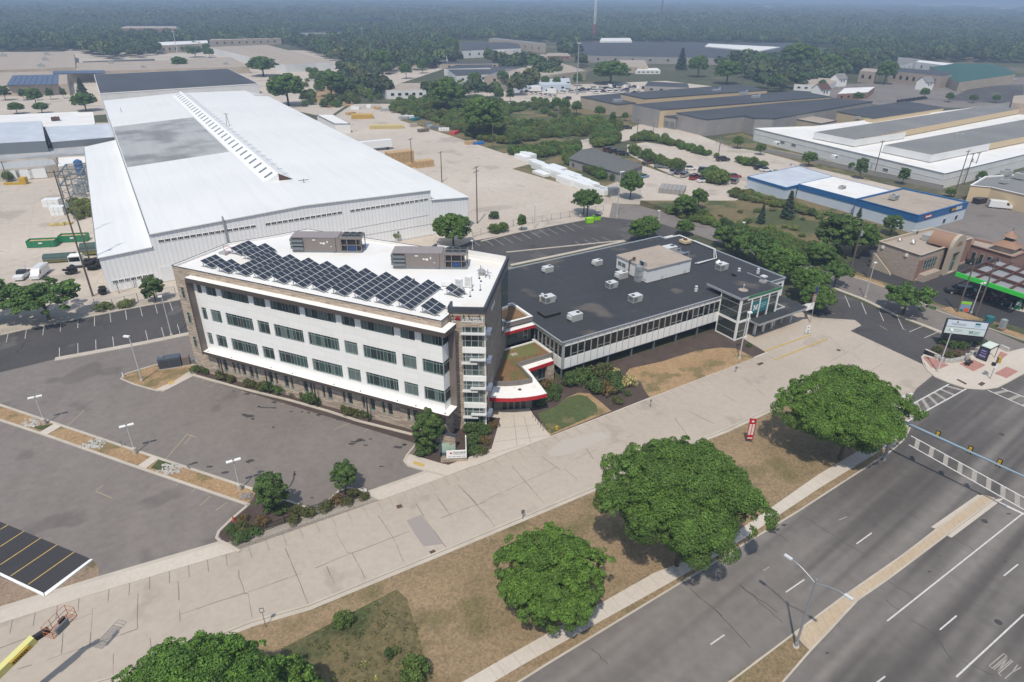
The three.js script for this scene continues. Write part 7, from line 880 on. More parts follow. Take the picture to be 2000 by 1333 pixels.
{ // generator
const t = thing('generator', 'dark blue-grey generator with brown end box on the left grass island', 'generator', G(311, 724), 21 * RAD); mesh([bx(0, .12, -1.5, 3.4, 1.9, 0)], plain(.075, .09, .115, .5), 'casing', t); mesh([bx(-.1, 0, -1.6, 5.4, .12, .1)], M.concretePale, 'slab', t); mesh([bx(.15, .4, 0, 1.6, 1.6, .03), bx(1.8, .4, 0, 3.2, 1.6, .03)], M.capDark, 'access_panel', t); mesh([bx(.3, 1.9, -1.1, .9, 2.1, -.5)], M.galvDark, 'exhaust', t); mesh([bx(3.6, .12, -1.4, 4.7, 1.6, -.1)], M.brownFin, 'control_box', t); mesh([bx(4.9, .12, -1.0, 5.7, .9, -.2)], M.galvDark, 'meter_box', t);
const b = thing('bollard', 'short white bollard at the tip of the left grass island', 'bollard', G(241, 737)); mesh([cyl(0, 0, .9, 0, .13, .13, 10)], M.white, 'post', b); mesh([cyl(0, .9, 1.0, 0, .14, .08, 10)], M.galvDark, 'cap', b);
const c = thing('traffic_cone', 'orange traffic cone on the kerb of the mulched triangle', 'traffic cone', G(456, 1018)); mesh([cyl(0, .04, .75, 0, .17, .04, 12)], M.orange, 'cone', c); mesh([bx(-.22, 0, -.22, .22, .05, .22)], M.orange, 'base', c);
const r = thing('boulder', 'grey boulder on the island beside the triangle', 'boulder', G(481, 971)); const g = new THREE.IcosahedronGeometry(.62, 2).toNonIndexed(); { const q = g.attributes.position; for (let i = 0; i < q.count; i++) { const k = .75 + .5 * hash(Math.round(q.getX(i) * 9), Math.round(q.getY(i) * 9), Math.round(q.getZ(i) * 9)); q.setXYZ(i, q.getX(i) * k * 1.2, Math.max(-.1, q.getY(i) * k * .6), q.getZ(i) * k); } g.computeVertexNormals(); } g.translate(0, .1, 0); mesh([metreUV(g)], plain(.24, .205, .19), 'stone', r);
const h = thing('fire_hydrant', 'yellow fire hydrant on the green lawn corner', 'fire hydrant', G(...D6(1197, 1000))); mesh([cyl(0, 0, .6, 0, .13, .12, 10), cyl(0, .6, .78, 0, .17, .06, 10), cyl(0, .12, .18, 0, .19, .19, 10)], M.yellow, 'body', h); mesh([bx(-.26, .4, -.06, .26, .54, .06)], M.yellow, 'outlet', h);
const k = thing('bike_rack', 'row of dark bike hoops along the entrance walk', 'bike rack', G(...D6(1000, 905))); const e = G(...D6(1090, 1015)).sub(k.position), d = e.clone().normalize(), n = V(d.z, 0, -d.x); mesh([bar(V(0, .05, 0), e.clone().setY(.05), .03), bar(n.clone().multiplyScalar(.55).setY(.05), e.clone().addScaledVector(n, .55).setY(.05), .03)], M.black, 'rail', k); for (let i = 0; i < 5; i++) { const o = e.clone().multiplyScalar(i / 4.3 + .03); mesh([new THREE.TubeGeometry(new THREE.CatmullRomCurve3([o.clone().setY(.05), o.clone().setY(.75), o.clone().addScaledVector(n, .27).setY(.95), o.clone().addScaledVector(n, .55).setY(.75), o.clone().addScaledVector(n, .55).setY(.05)]), 14, .03, 6).toNonIndexed()], M.black, 'hoop', k); }
const f = thing('iron_fence', 'low black iron fence in the mulched triangle', 'fence'); const pts = PX([[455, 700], [690, 612], [830, 545], [930, 515], [1110, 465], [1225, 430]], 0, D1); f.position.copy(pts[0]); const bars = []; for (let i = 0; i < pts.length - 1; i++) { const a = pts[i].clone().sub(pts[0]), b = pts[i + 1].clone().sub(pts[0]); mesh([beam(a.clone().setY(.9), b.clone().setY(.9), .05, .05), beam(a.clone().setY(.15), b.clone().setY(.15), .05, .05)], M.black, 'rail', f); mesh([bx(b.x - .05, 0, b.z - .05, b.x + .05, 1.05, b.z + .05)], M.black, 'post', f); const L = a.distanceTo(b); for (let s = .12; s < L; s += .14) { const q = a.clone().lerp(b, s / L); bars.push(bx(q.x - .011, .1, q.z - .011, q.x + .011, .95, q.z + .011)); } } tag(mesh(bars, M.black, 'pickets', f), null, null, null, 'stuff'); }
// ---------- corner signboard and shelter ----------
{ const pts = [E3(525, 215), E3(930, 370)], foot = G(...E3(700, 640)), t = thing('sign_board', 'large two-panel roadside signboard in a dark frame at the corner bed', 'sign', foot, -14 * RAD); const b0 = 1.7, h1 = 5.4, W = 6.7; t.position.copy(G(...E3(690, 600)));
mesh([bx(-W / 2, b0, -.45, W / 2, h1 + .12, 0)], M.capDark, 'frame', t); mesh([bx(-W / 2 + .15, 4.15, 0, W / 2 - .25, h1, .05)], std({ color: lin(.60, .68, .76), roughness: .4 }), 'sign_panel', t); mesh([bx(-W / 2 + .15, 2.8, 0, W / 2 - .25, 4.05, .05)], std({ color: lin(.60, .69, .68), roughness: .4 }), 'sign_panel', t);
text('Outreach', .42, .02, plain(.3, .31, .36), t, -2.5, 4.5, .05, 'lettering', fontS, 2.3); houseMark(t, -1.6, 4.98, .03, .26, plain(.12, .07, .11)); mesh([bx(1.2, 4.85, .05, 2.0, 5.2, .07)], M.teal, 'logo', t); mesh([bx(1.1, 4.6, .05, 2.2, 4.75, .065), bx(1.2, 4.4, .05, 2.1, 4.5, .065)], plain(.35, .5, .58), 'small_print', t); text('M', .55, .02, plain(.03, .10, .10), t, .55, 3.1, .05, 'logo_letter', fontS); mesh([bx(1.3, 3.45, .05, 2.4, 3.58, .065), bx(1.3, 3.22, .05, 2.2, 3.33, .065), bx(1.3, 3.0, .05, 2.3, 3.1, .065)], plain(.22, .38, .36), 'small_print', t); text('A', .5, .02, plain(.25, .26, .27), t, -2.7, 3.3, .05, 'logo_letter', fontS); mesh([bx(-2.1, 3.55, .05, -.4, 3.66, .065), bx(-2.1, 3.3, .05, -.7, 3.4, .065)], plain(.36, .38, .38), 'small_print', t); mesh([bx(-1.8, 0, -.35, -1.5, b0, -.1), bx(1.5, 0, -.35, 1.8, b0, -.1)], M.capDark, 'post', t); mesh([bx(-W / 2 + .1, 1.75, 0, W / 2 - .2, 2.7, .03)], M.black, 'message_board', t);
const s = thing('bus_shelter', 'bus shelter with pale roof and dark advert panel on the corner', 'bus shelter', G(...E3(1080, 800)), 33 * RAD); mesh([bx(-.1, 2.45, -1.6, 3.0, 2.55, .1)], M.black, 'roof_frame', s); const rf = new THREE.CylinderGeometry(4, 4, 2.9, 10, 1, false, -.2, .4).toNonIndexed(); rf.rotateZ(Math.PI / 2); rf.rotateX(-Math.PI / 2 * 0); mesh([bx(0, 2.55, -1.5, 2.9, 2.68, 0)], std({ color: lin(.62, .68, .60), roughness: .3 }), 'roof_panel', s); mesh([bx(-.1, .2, -1.6, .08, 2.45, .05)], M.black, 'advert_case', s); mesh([bx(-.13, .4, -1.45, -.1, 2.3, -.1)], plain(.045, .04, .11, .3), 'poster', s); mesh([bx(-.15, 1.8, -1.2, -.13, 2.0, -.4), bx(-.15, .8, -1.3, -.13, 1.05, -.3), bx(-.15, 1.4, -1.2, -.13, 1.5, -.3)], plain(.3, .28, .45), 'poster_print', s); mesh([bx(2.9, 0, -1.55, 2.98, 2.45, -1.47), bx(2.9, 0, 0, 2.98, 2.45, .08)], M.black, 'post', s); mesh([bx(.1, .3, -1.55, 2.9, 2.4, -1.52)], new THREE.MeshPhysicalMaterial({ color: lin(.6, .68, .72), transmission: .8, roughness: .05, thickness: 0 }), 'glass_panel', s); mesh([bx(.6, .45, -1.3, 2.5, .52, -.9)], plain(.02, .06, .18), 'bench', s);
const pw = thing('planter_wall', 'curved wall of white boulders and dark board round the corner bed', 'wall'); const cur = PX([[370, 750], [440, 790], [500, 805], [570, 810], [640, 800], [700, 790], [745, 770], [800, 735], [880, 690], [960, 640], [1010, 620]], 0, E3); pw.position.copy(cur[0]); cur.forEach((q, i) => { const l = q.clone().sub(cur[0]); const m = mesh([bx(-.42, 0, -.3, .42, .7, .3)], M.boulder, 'block', pw); m.position.copy(l); m.rotation.y = rr(-.4, .4) + (i > 6 ? .6 : -.1); }); const kb = PX([[190, 670], [360, 745]], 0, E3).map(q => q.sub(cur[0])); mesh([beam(kb[0].clone().setY(.4), kb[1].clone().setY(.4), .35, .8)], M.black, 'dark_wall', pw); mesh([beam(kb[0].clone().setY(.83), kb[1].clone().setY(.83), .4, .06)], M.concretePale, 'coping', pw); const lw = thing('low_wall', 'short white low wall right of the bus shelter', 'wall'); const z = PX([[1280, 600], [1400, 655]], 0, E3); lw.position.copy(z[0]); mesh([beam(V(0, .4, 0), z[1].clone().sub(z[0]).setY(.4), .5, .8)], M.boulder, 'wall', lw);
const bn = thing('park_bench', 'dark metal bench before the corner bed', 'bench', G(...E3(840, 835)), .7); mesh([bx(-.9, .42, -.25, .9, .48, .25)], M.black, 'seat', bn); mesh([bx(-.9, .48, -.3, .9, .95, -.24)], M.black, 'backrest', bn); for (const x of [-.8, .75]) mesh([bx(x, 0, -.25, x + .06, .42, .25)], M.black, 'leg', bn); const bi = thing('litter_bin', 'dark litter bin left of the corner bench', 'bin', G(...E3(795, 845))); mesh([cyl(0, 0, .85, 0, .28, .32, 12)], M.black, 'body', bi); mesh([cyl(0, .85, .95, 0, .34, .2, 12)], M.capDark, 'lid', bi); const sl = thing('stone_slab', 'upright grey stone slab beside the corner bench', 'stone', G(...E3(800, 790)), .5); mesh([bx(-.35, 0, -.12, .35, 1.6, .12)], M.boulder, 'slab', sl);
const pr = thing('promo_board', 'small bright green and orange promotional boards at the station verge', 'sign', G(...E2(425, 1040)), -.3); mesh([bx(-.9, .1, 0, .9, 2.3, .1)], plain(.2, .28, .42), 'board', pr); mesh([bx(-.9, 1.75, .1, .9, 2.3, .13)], M.lime, 'header', pr); mesh([bx(-.1, .2, .1, .7, .9, .13)], M.orange, 'orange_patch', pr); mesh([bx(-.8, .15, .1, -.2, .6, .13)], M.teal, 'teal_patch', pr);
const cb = thing('traffic_cabinet', 'teal round-backed box on the verge by the station', 'cabinet', G(...E2(630, 1130)), .4); mesh([cyl(0, .2, 1.4, 0, .7, .7, 12)], M.teal, 'body', cb); mesh([bx(-.9, 0, -.6, .9, .2, .6)], M.brick, 'plinth', cb); const c2 = thing('traffic_cabinet', 'grey metal cabinet on the verge by the station', 'cabinet', G(...E2(735, 1175)), .4); mesh([bx(-.5, .2, -.4, .5, 1.9, .4)], M.galv, 'body', c2); mesh([bx(-.7, 0, -.5, .7, .2, .5)], M.brick, 'plinth', c2); }
// ---------- boom lift at the lower left ----------
{ const hC = 6.2, cg = G(115, 1215, hC), t = thing('boom_lift', 'yellow boom lift with orange work cage at the lower left', 'boom lift', G(30, 1390)); const o = t.position, at = (u, v, h) => { const g = G(u, v, h); return V(g.x - o.x, h, g.z - o.z); };
const a = at(-40, 1350, 4.6), m = at(66, 1248, 5.7), e = at(95, 1230, 5.9); mesh([beam(a, m, .6, .7)], M.liftYellow, 'main_boom', t); mesh([beam(m.clone().lerp(a, .02), e, .42, .48)], M.black, 'inner_boom', t); { const L = m.clone().sub(a), q = k => a.clone().addScaledVector(L, k); mesh([beam(q(.55).add(V(.27, 0, .27)), q(.9).add(V(.27, 0, .27)), .12, .46)], M.yellow, 'boom_decal', t); const pr = []; for (let k = 0; k < 7; k++) pr.push(beam(q(.58 + k * .04).add(V(.33, .0, .33)), q(.6 + k * .04).add(V(.33, .0, .33)), .05, .16)); mesh(pr, M.black, 'decal_print', t); }
mesh([bx(-2.2, .6, -1.1, 1.4, 1.6, 1.1), bx(-1.6, 1.6, -.8, .6, 2.2, .8)], M.liftRed, 'turntable', t); mesh([beam(V(-1.2, 2.0, 0), a, .45, .5)], M.liftYellow, 'lower_boom', t); for (const [x, z] of [[1.3, -1.2], [1.3, 1.2], [-1.9, -1.2], [-1.9, 1.2]]) { const g = new THREE.CylinderGeometry(.5, .5, .4, 18).toNonIndexed(); g.rotateX(Math.PI / 2); g.translate(x, .5, z); mesh([g], M.tyre, 'wheel', t); }
const c = new THREE.Group(); c.name = 'work_cage'; c.position.set(cg.x - o.x, hC - .55, cg.z - o.z); c.rotation.y = 76 * RAD; t.add(c); const W = 1.22, D = .5, f = []; for (const y of [0, .55, 1.1]) f.push(bar(V(-W, y, -D), V(W, y, -D), .025), bar(V(-W, y, D), V(W, y, D), .025), bar(V(-W, y, -D), V(-W, y, D), .025), bar(V(W, y, -D), V(W, y, D), .025)); for (const x of [-W, -W / 3, W / 3, W]) for (const z of [-D, D]) f.push(bar(V(x, 0, z), V(x, 1.1, z), .025)); mesh(f, plain(.5, .17, .07, .5), 'rail', c); const gr = []; for (let i = 0; i <= 16; i++) gr.push(bx(-W + i * W / 8 - .02, .0, -D, -W + i * W / 8 + .02, .03, D)); for (let i = 0; i < 4; i++) gr.push(bx(-W, .0, -D + i * .3, W, .028, -D + i * .3 + .03)); tag(mesh(gr, plain(.36, .15, .08, .6), 'grating', c), null, null, null, 'stuff'); mesh([bx(-.3, .7, D - .22, .3, 1.05, D)], M.black, 'control_panel', c); mesh([bx(-.9, .1, D, .3, .8, D + .2)], M.galvDark, 'hose_tray', c); }
// ---------- vehicles ----------
const carPaint = {}; const paint = (r, g, b) => carPaint[[r, g, b]] ??= new THREE.MeshPhysicalMaterial({ color: lin(r, g, b), roughness: .4, clearcoat: .7, clearcoatRoughness: .1 });
function extr(pts, w, bev = .06) { const s = new THREE.Shape(pts.map(p => new THREE.Vector2(...p))), g = new THREE.ExtrudeGeometry(s, { depth: w - 2 * bev, bevelEnabled: true, bevelSize: bev, bevelThickness: bev, bevelSegments: 2 }); g.translate(0, 0, -(w / 2 - bev)); return g.toNonIndexed(); }
const carG = {
saloon: { b: extr([[-2.2, .32], [2.2, .32], [2.22, .72], [1.2, .86], [-1.55, .9], [-2.2, .84]], 1.78), c: extr([[-1.65, .88], [1.1, .84], [.45, 1.36], [-.95, 1.38]], 1.5, .12), r: extr([[-.95, 1.36], [.42, 1.34], [.38, 1.41], [-.9, 1.43]], 1.4), wz: .8, wx: [1.35, -1.35] },
suv: { b: extr([[-2.3, .38], [2.3, .38], [2.32, .92], [1.3, 1.05], [-2.25, 1.08]], 1.86), c: extr([[-2.22, 1.05], [1.3, 1.02], [.6, 1.66], [-2.0, 1.68]], 1.6, .12), r: extr([[-2.0, 1.66], [.55, 1.64], [.5, 1.72], [-1.95, 1.74]], 1.48), wz: .84, wx: [1.45, -1.4] },
van: { b: extr([[-2.8, .4], [2.8, .4], [2.82, 1.0], [2.1, 1.2], [1.5, 2.1], [-2.75, 2.2]], 1.95, .1), c: extr([[1.35, 1.25], [2.16, 1.2], [1.55, 1.95], [1.3, 1.95]], 1.99, .05), r: extr([[-2.6, 2.19], [1.3, 2.13], [1.25, 2.2], [-2.55, 2.24]], 1.7), wz: .86, wx: [1.85, -1.7] },
pickup: { b: extr([[-2.6, .42], [2.6, .42], [2.62, 1.0], [1.4, 1.12], [-.4, 1.1], [-.42, .75], [-2.5, .75], [-2.6, 1.08]], 1.9), c: extr([[-.45, 1.08], [1.25, 1.08], [.7, 1.72], [-.35, 1.74]], 1.62, .12), r: extr([[-.38, 1.72], [.68, 1.7], [.64, 1.78], [-.34, 1.8]], 1.5), wz: .86, wx: [1.7, -1.6] } };
const wheelG = (() => { const g = new THREE.CylinderGeometry(.33, .33, .22, 14).toNonIndexed(); g.rotateX(Math.PI / 2); return g; })(), rimG = (() => { const g = new THREE.CylinderGeometry(.2, .2, .24, 10).toNonIndexed(); g.rotateX(Math.PI / 2); return g; })(), lampG = bx(-.05, -.08, -.18, .05, .08, .18);
function car(kind, label, cat, q, deg, col, group, s = 1) {
const t = thing(kind === 'van' ? 'parked_van' : kind === 'pickup' ? 'pickup_truck' : 'parked_car', label, cat, q, deg * RAD, group), c = carG[kind], m = paint(...col); t.scale.setScalar(s);
mesh(c.b, m, 'body', t); mesh(c.c, M.glassBlack, 'windows', t); mesh(c.r, m, 'roof', t);
for (const x of c.wx) for (const z of [-c.wz, c.wz]) { const w = mesh(wheelG, M.tyre, 'wheel', t); w.position.set(x, .33, z); mesh(rimG, M.alu, 'rim', w); }
for (const z of [-.6, .6]) { mesh(lampG, M.aluPale, 'headlight', t).position.set(kind === 'suv' || kind === 'saloon' ? 2.28 : kind === 'van' ? 2.88 : 2.66, .72, z); mesh(lampG, M.redPale, 'tail_light', t).position.set(kind === 'suv' ? -2.36 : kind === 'saloon' ? -2.26 : kind === 'van' ? -2.9 : -2.66, .78, z); }
return t;
}
const CW = [.72, .72, .72], CB = [.015, .016, .02], CG = [.16, .17, .18], CR = [.27, .012, .02], CN = [.02, .03, .07];
for (const [f, x, y, k, deg, c, lab, s] of [[E1, 550, 485, 'suv', 0, CB, 'black car alone at the left end of the back street', 1], [E1, 1535, 815, 'suv', 10, CB, 'dark off-roader alone on the gravel lot by the weeds', 1.1], [E1, 1920, 900, 'suv', 15, CB, 'dark car beside the white one behind the blue shop', 1], [E1, 1975, 920, 'saloon', 15, CW, 'white saloon at the back corner of the blue shop', 1], [E1, 1655, 985, 'saloon', 5, CR, 'red saloon standing apart on the gravel lot', 1], [E1, 770, 845, 'suv', 200, [.10, .06, .05], 'brown car leftmost in the scrap row', 1], [E1, 915, 830, 'suv', -20, CG, 'grey car with green growth around it in the scrap row', 1.05], [E1, 905, 885, 'pickup', 160, CG, 'grey pickup front left in the scrap row', 1], [E1, 1030, 850, 'suv', -25, CB, 'dark car half hidden by bushes in the scrap row', 1], [E1, 1015, 945, 'pickup', 60, [.42, .43, .44], 'silver truck at the left of the scrap row front', 1], [E1, 1085, 945, 'saloon', 50, CN, 'dark blue scrap car next to the silver truck', 1.05], [E1, 1200, 905, 'saloon', 5, CW, 'white hatchback behind the scrap row', 1], [E1, 1145, 975, 'suv', 55, [.30, .31, .31], 'grey jeep with open roof in the scrap row', 1.05], [E1, 1245, 1000, 'suv', 50, CR, 'dark red scrap car with open bonnet', 1.1], [E1, 1355, 935, 'suv', -20, CB, 'black car behind the red scrap car', 1.1], [E1, 1470, 965, 'suv', -25, CG, 'dark grey car beneath the big weed bush', 1.05], [E1, 1340, 1030, 'saloon', 20, CW, 'white and black scrap car right of the red one', 1.05], [E1, 1550, 1020, 'suv', 10, CB, 'black car right of the big weed bush', 1], [E1, 1660, 1040, 'suv', 60, CG, 'grey car at the right end of the scrap row', 1], [E1, 360, 715, 'suv', 30, [.12, .015, .015], 'dark red car behind the grey shed roof', 1], [E1, 420, 730, 'suv', 30, CB, 'black car behind the grey shed roof, middle', 1], [E1, 500, 755, 'suv', -10, CB, 'black van behind the grey shed roof, right', 1.1], [E1, 180, 935, 'saloon', 20, CB, 'dark car wreck in the bushes before the grey shed', .8], [E1, 725, 985, 'saloon', 40, [.15, .3, .45], 'pale blue car by the gable of the grey shed', .9],
[E2, 385, 890, 'suv', 160, CB, 'black car at the fuel pumps with bright headlights', 1.05], [E2, 590, 925, 'saloon', 150, [.10, .01, .02], 'dark red car under the green canopy', 1], [E2, 800, 985, 'suv', 155, [.03, .035, .04], 'dark car deep under the green canopy', 1.05], [E2, 540, 655, 'suv', 150, [.02, .025, .03], 'dark car behind the green canopy by the pavilion', 1], [E2, 715, 195, 'van', -20, CW, 'white van parked by the cream shop wall', 1.05]]) car(k, lab, k === 'van' ? 'van' : k === 'pickup' ? 'truck' : 'car', G(...f(x, y)), deg, c, null, s);
{ const p = C7(170, 525), w = car('pickup', 'white pickup with open load bed in the left yard, left one', 'truck', G(...p), -78, CW); mesh([bx(-2.4, .8, -.75, -.6, 1.0, .75)], M.rust, 'load', w); const v = car('van', 'white work van in the left yard beside the pickup', 'van', G(...C7(293, 515)), -80, CW, null, .95); mesh([bx(-2.3, 2.2, -.8, 1, 2.4, .8)], M.aluPale, 'roof_rack', v); }
{ seed = 500; // the car yard: rows of small cars; nearest the tall mast
const cols = [CW, CW, CW, [.55, .56, .57], [.4, .41, .42], CB, CW, [.05, .06, .1]]; const B = {}; let n = 0;
const put = (x, y, k, deg, lab) => { const c = cols[Math.floor(hash(n, 3, 9) * cols.length)], key = k + c; n++; if (!B[key]) { B[key] = car(k, lab, 'car', G(...C5(x, y)), deg, c, 'cars standing in the far car yard'); B[key].userData.label = 'small car standing in the far car yard'; } else copy(B[key], 'small car standing in the far car yard', G(...C5(x, y)), deg * RAD); };
for (let i = 0; i < 11; i++) put(1545 + i * 27 + rr(-4, 4), 487 + i * 1.2 + rr(-4, 4), i % 3 ? 'suv' : 'van', 100); for (let i = 0; i < 8; i++) put(1460 + i * 29 + rr(-4, 4), 500 + rr(-3, 6), 'suv', 20); for (let i = 0; i < 9; i++) put(1250 + i * 30 + rr(-6, 6), 515 + rr(-8, 8), 'suv', 30); for (let i = 0; i < 8; i++) put(1475 + i * 34 + rr(-6, 6), 520 + rr(-5, 5), 'saloon', 15); for (let i = 0; i < 9; i++) put(1030 + i * 26, 510 + i * 4 + rr(-4, 4), 'saloon', 70); put(1310, 555, 'suv', 20); put(1395, 500, 'saloon', 30);
car('van', 'large white van at the front of the far car yard', 'van', G(...C5(1125, 512)), 170, CW, null, 1.6); car('van', 'white box van left of the tall mast in the far car yard', 'van', G(...C5(1215, 525)), 160, CW, null, 1.5); const B2 = []; seed = 501;
for (let i = 0; i < 42; i++) { const x = 1640 + (i % 21) * 15 + rr(-3, 3), y = 505 - (i % 21) * 3 - Math.floor(i / 21) * 16 + rr(-2, 2), c = pick([CB, CN, CG, [.3, .3, .32], CW]); const key = 'f' + c; if (!B2[key]) { B2[key] = car('suv', 'dark car in the far right lot', 'car', G(...C6(x, y)), 20, c, 'cars in the far lot by the green roof'); B2[key].userData.label = 'car in the far lot by the green-roofed hall'; } else copy(B2[key], null, G(...C6(x, y)), 20 * RAD); }
for (let i = 0; i < 7; i++) copy(B2['f' + CB] ?? Object.values(B2)[0], 'car parked on the far lot below the brick hall', G(...C6(1310 + i * 22, 572 - i * 3)), .4); }
// ---------- yard goods ----------
{ const skip = (lab, x, y, deg) => { const t = thing('green_skip', lab, 'skip', G(...C7(x, y)), deg * RAD); mesh([bx(-3.2, .1, -1.15, 3.2, 1.75, -1.05), bx(-3.2, .1, 1.05, 3.2, 1.75, 1.15), bx(-3.2, .1, -1.05, -3.1, 1.75, 1.05), bx(3.1, .1, -1.05, 3.2, 1.75, 1.05), bx(-3.1, .1, -1.05, 3.1, .2, 1.05)], M.green, 'body', t); mesh(Array.from({ length: 7 }, (_, i) => bx(-3.1 + i * 1, .15, 1.15, -2.98 + i * 1, 1.7, 1.22)), M.green, 'rib', t); mesh([bx(-3.0, .2, -1, 3.0, 1.4, 1)], M.crate, 'waste', t); mesh([bx(-.4, 1.0, 1.16, .4, 1.3, 1.24)], M.white, 'label_plate', t); return t; };
skip('green waste skip in the left yard, left one', 315, 300, 10); skip('green waste skip in the left yard, right one with pallets', 540, 262, 10);
const tt = thing('flat_trailer', 'dark green curtain trailer in the left yard', 'trailer', G(...C7(440, 410)), 14 * RAD); mesh([bx(-3.2, .9, -1.2, 3.2, 1.15, 1.2)], M.galvDark, 'deck', tt); { const g = new THREE.CylinderGeometry(1.2, 1.2, 6.4, 14, 1, false, 0, Math.PI).toNonIndexed(); g.rotateZ(Math.PI / 2); g.rotateX(-Math.PI / 2 * 0); g.scale(1, .7, 1); g.translate(0, 1.15, 0); mesh([g], plain(.05, .09, .08), 'cover', tt); mesh([bx(-3.2, .3, -1.1, 3.2, .9, -1.0), bx(-3.2, .3, 1.0, 3.2, .9, 1.1)], plain(.16, .16, .05), 'side_rail', tt); }
const t2 = copy(tt, 'dark green covered trailer against the warehouse side', G(...C7(675, 360)), 14 * RAD, [.7, 1.5, 1]);
const tr = thing('yard_tractor', 'white cabbed yard tractor in the left yard', 'tractor', G(...C7(565, 450)), 15 * RAD); mesh([bx(-1.2, .8, -1.1, 1.2, 2.9, 1.1)], M.white, 'cab', tr); mesh([bx(-1.1, 1.7, 1.1, 1.1, 2.7, 1.14), bx(-1.24, 1.7, -1, -1.2, 2.7, 1)], M.glassBlack, 'windows', tr); mesh([bx(-1.4, .5, -1.1, 4, .8, 1.1)], M.galvDark, 'chassis', tr); for (const [x, z] of [[-.8, 1.1], [2.6, 1.1], [-.8, -1.1], [2.6, -1.1]]) { const w = mesh(wheelG, M.tyre, 'wheel', tr); w.scale.set(1.7, 1.7, 1.7); w.position.set(x, .56, z); }
for (const [x, y, s, lab] of [[510, 500, 1, 'black heap of tyres in front of the yard tractor'], [685, 465, 1.5, 'large dark covered heap at the warehouse corner'], [755, 645, .9, 'black tank by the warehouse front corner']]) { const t = thing('dark_heap', lab, 'heap', G(...C7(x, y))); const g = []; for (let i = 0; i < 8; i++) { const r = new THREE.TorusGeometry(.55, .25, 8, 14).toNonIndexed(); r.rotateX(Math.PI / 2 + rr(-.5, .5)); r.translate(rr(-.8, .8), .3 + (i % 4) * .38, rr(-.6, .6)); g.push(r); } mesh(g, M.tyre, 'tyres', t); t.scale.setScalar(s); }
const lt = thing('lattice_tower', 'tangled steel switchyard towers beside the left lean-to', 'steel tower', G(155, 375), .4); const g = []; for (const [x, z] of [[-3, -8], [3, -8], [-3, 0], [3, 0], [-3, 8], [3, 8]]) { g.push(cyl(x, 0, 7, z, .18, .14, 6)); for (let k = 0; k < 3; k++) g.push(bar(V(x, k * 2.3, z), V(-x, (k + 1) * 2.3, z), .09)); } for (const y of [4, 7]) g.push(bx(-3.2, y, -8.2, -2.8, y + .3, 8.2), bx(2.8, y, -8.2, 3.2, y + .3, 8.2), bx(-3, y, -8.2, 3, y + .25, -7.9), bx(-3, y, -.15, 3, y + .25, .15), bx(-3, y, 7.9, 3, y + .25, 8.2)); mesh(g, M.galvDark, 'lattice', lt); for (let i = 0; i < 6; i++) mesh([bx(-1 + (i % 2) * 2.2, 0, -7 + i * 2.4, .2 + (i % 2) * 2.2, 2.2, -5.6 + i * 2.4)], M.galv, 'switch_box', lt);
const bt = thing('blue_tank', 'blue process tank beside the steel switchyard', 'tank', G(...E5(630, 1060)), 0); mesh([cyl(0, 1.5, 6, 0, 1.3, 1.3, 14), cyl(0, 6, 6.6, 0, 1.3, .4, 14)], plain(.03, .10, .26), 'vessel', bt); mesh([cyl(.9, 0, 1.5, .9, .1, .1, 6), cyl(-.9, 0, 1.5, .9, .1, .1, 6), cyl(.9, 0, 1.5, -.9, .1, .1, 6), cyl(-.9, 0, 1.5, -.9, .1, .1, 6)], M.galvDark, 'leg', bt);
seed = 600; const stack = (name, lab, f, x, y, m, w, h, d, deg, grp, sub = 'block') => { const t = thing(name, lab, 'stack', G(...f(x, y)), deg * RAD, grp); const nx = Math.max(1, Math.round(w / 1.4)), ny = Math.max(1, Math.round(h / 1.2)); for (let i = 0; i < nx; i++) for (let j = 0; j < ny; j++) mesh([bx(-w / 2 + i * w / nx + .04, j * h / ny + .03, -d / 2, -w / 2 + (i + 1) * w / nx - .04, (j + 1) * h / ny - .02, d / 2)], m, sub, t); return t; };
[[1060, 890, 5, 1.6], [1090, 885, 5, 2.2], [1135, 925, 5, 1.8], [1165, 950, 7, 2.4], [1225, 975, 7, 2.2], [1250, 965, 6, 2.4], [1280, 1000, 7, 2.4], [1330, 1000, 6, 2.2], [1305, 1025, 6, 2.2], [1375, 1025, 6, 2.2], [1390, 1050, 6, 2.0], [1430, 1045, 5, 2.0], [1470, 1070, 7, 1.8], [1495, 1075, 5, 1.8], [1165, 975, 5, .9]].forEach(([x, y, w, h], i) => stack('wrapped_stack', ['Farthest', 'Second', 'Third', 'Fourth', 'Fifth', 'Sixth', 'Seventh', 'Eighth', 'Ninth', 'Tenth', 'Eleventh', 'Twelfth', 'Thirteenth', 'Nearest', 'Lowest'][i].toLowerCase() + ' white wrapped bale stack of the yard row, counted from its far end', C5, x, y, M.wrap, w + 2.5, h, 3, 121.3, 'white wrapped stacks in a row along the yard', 'bale'));
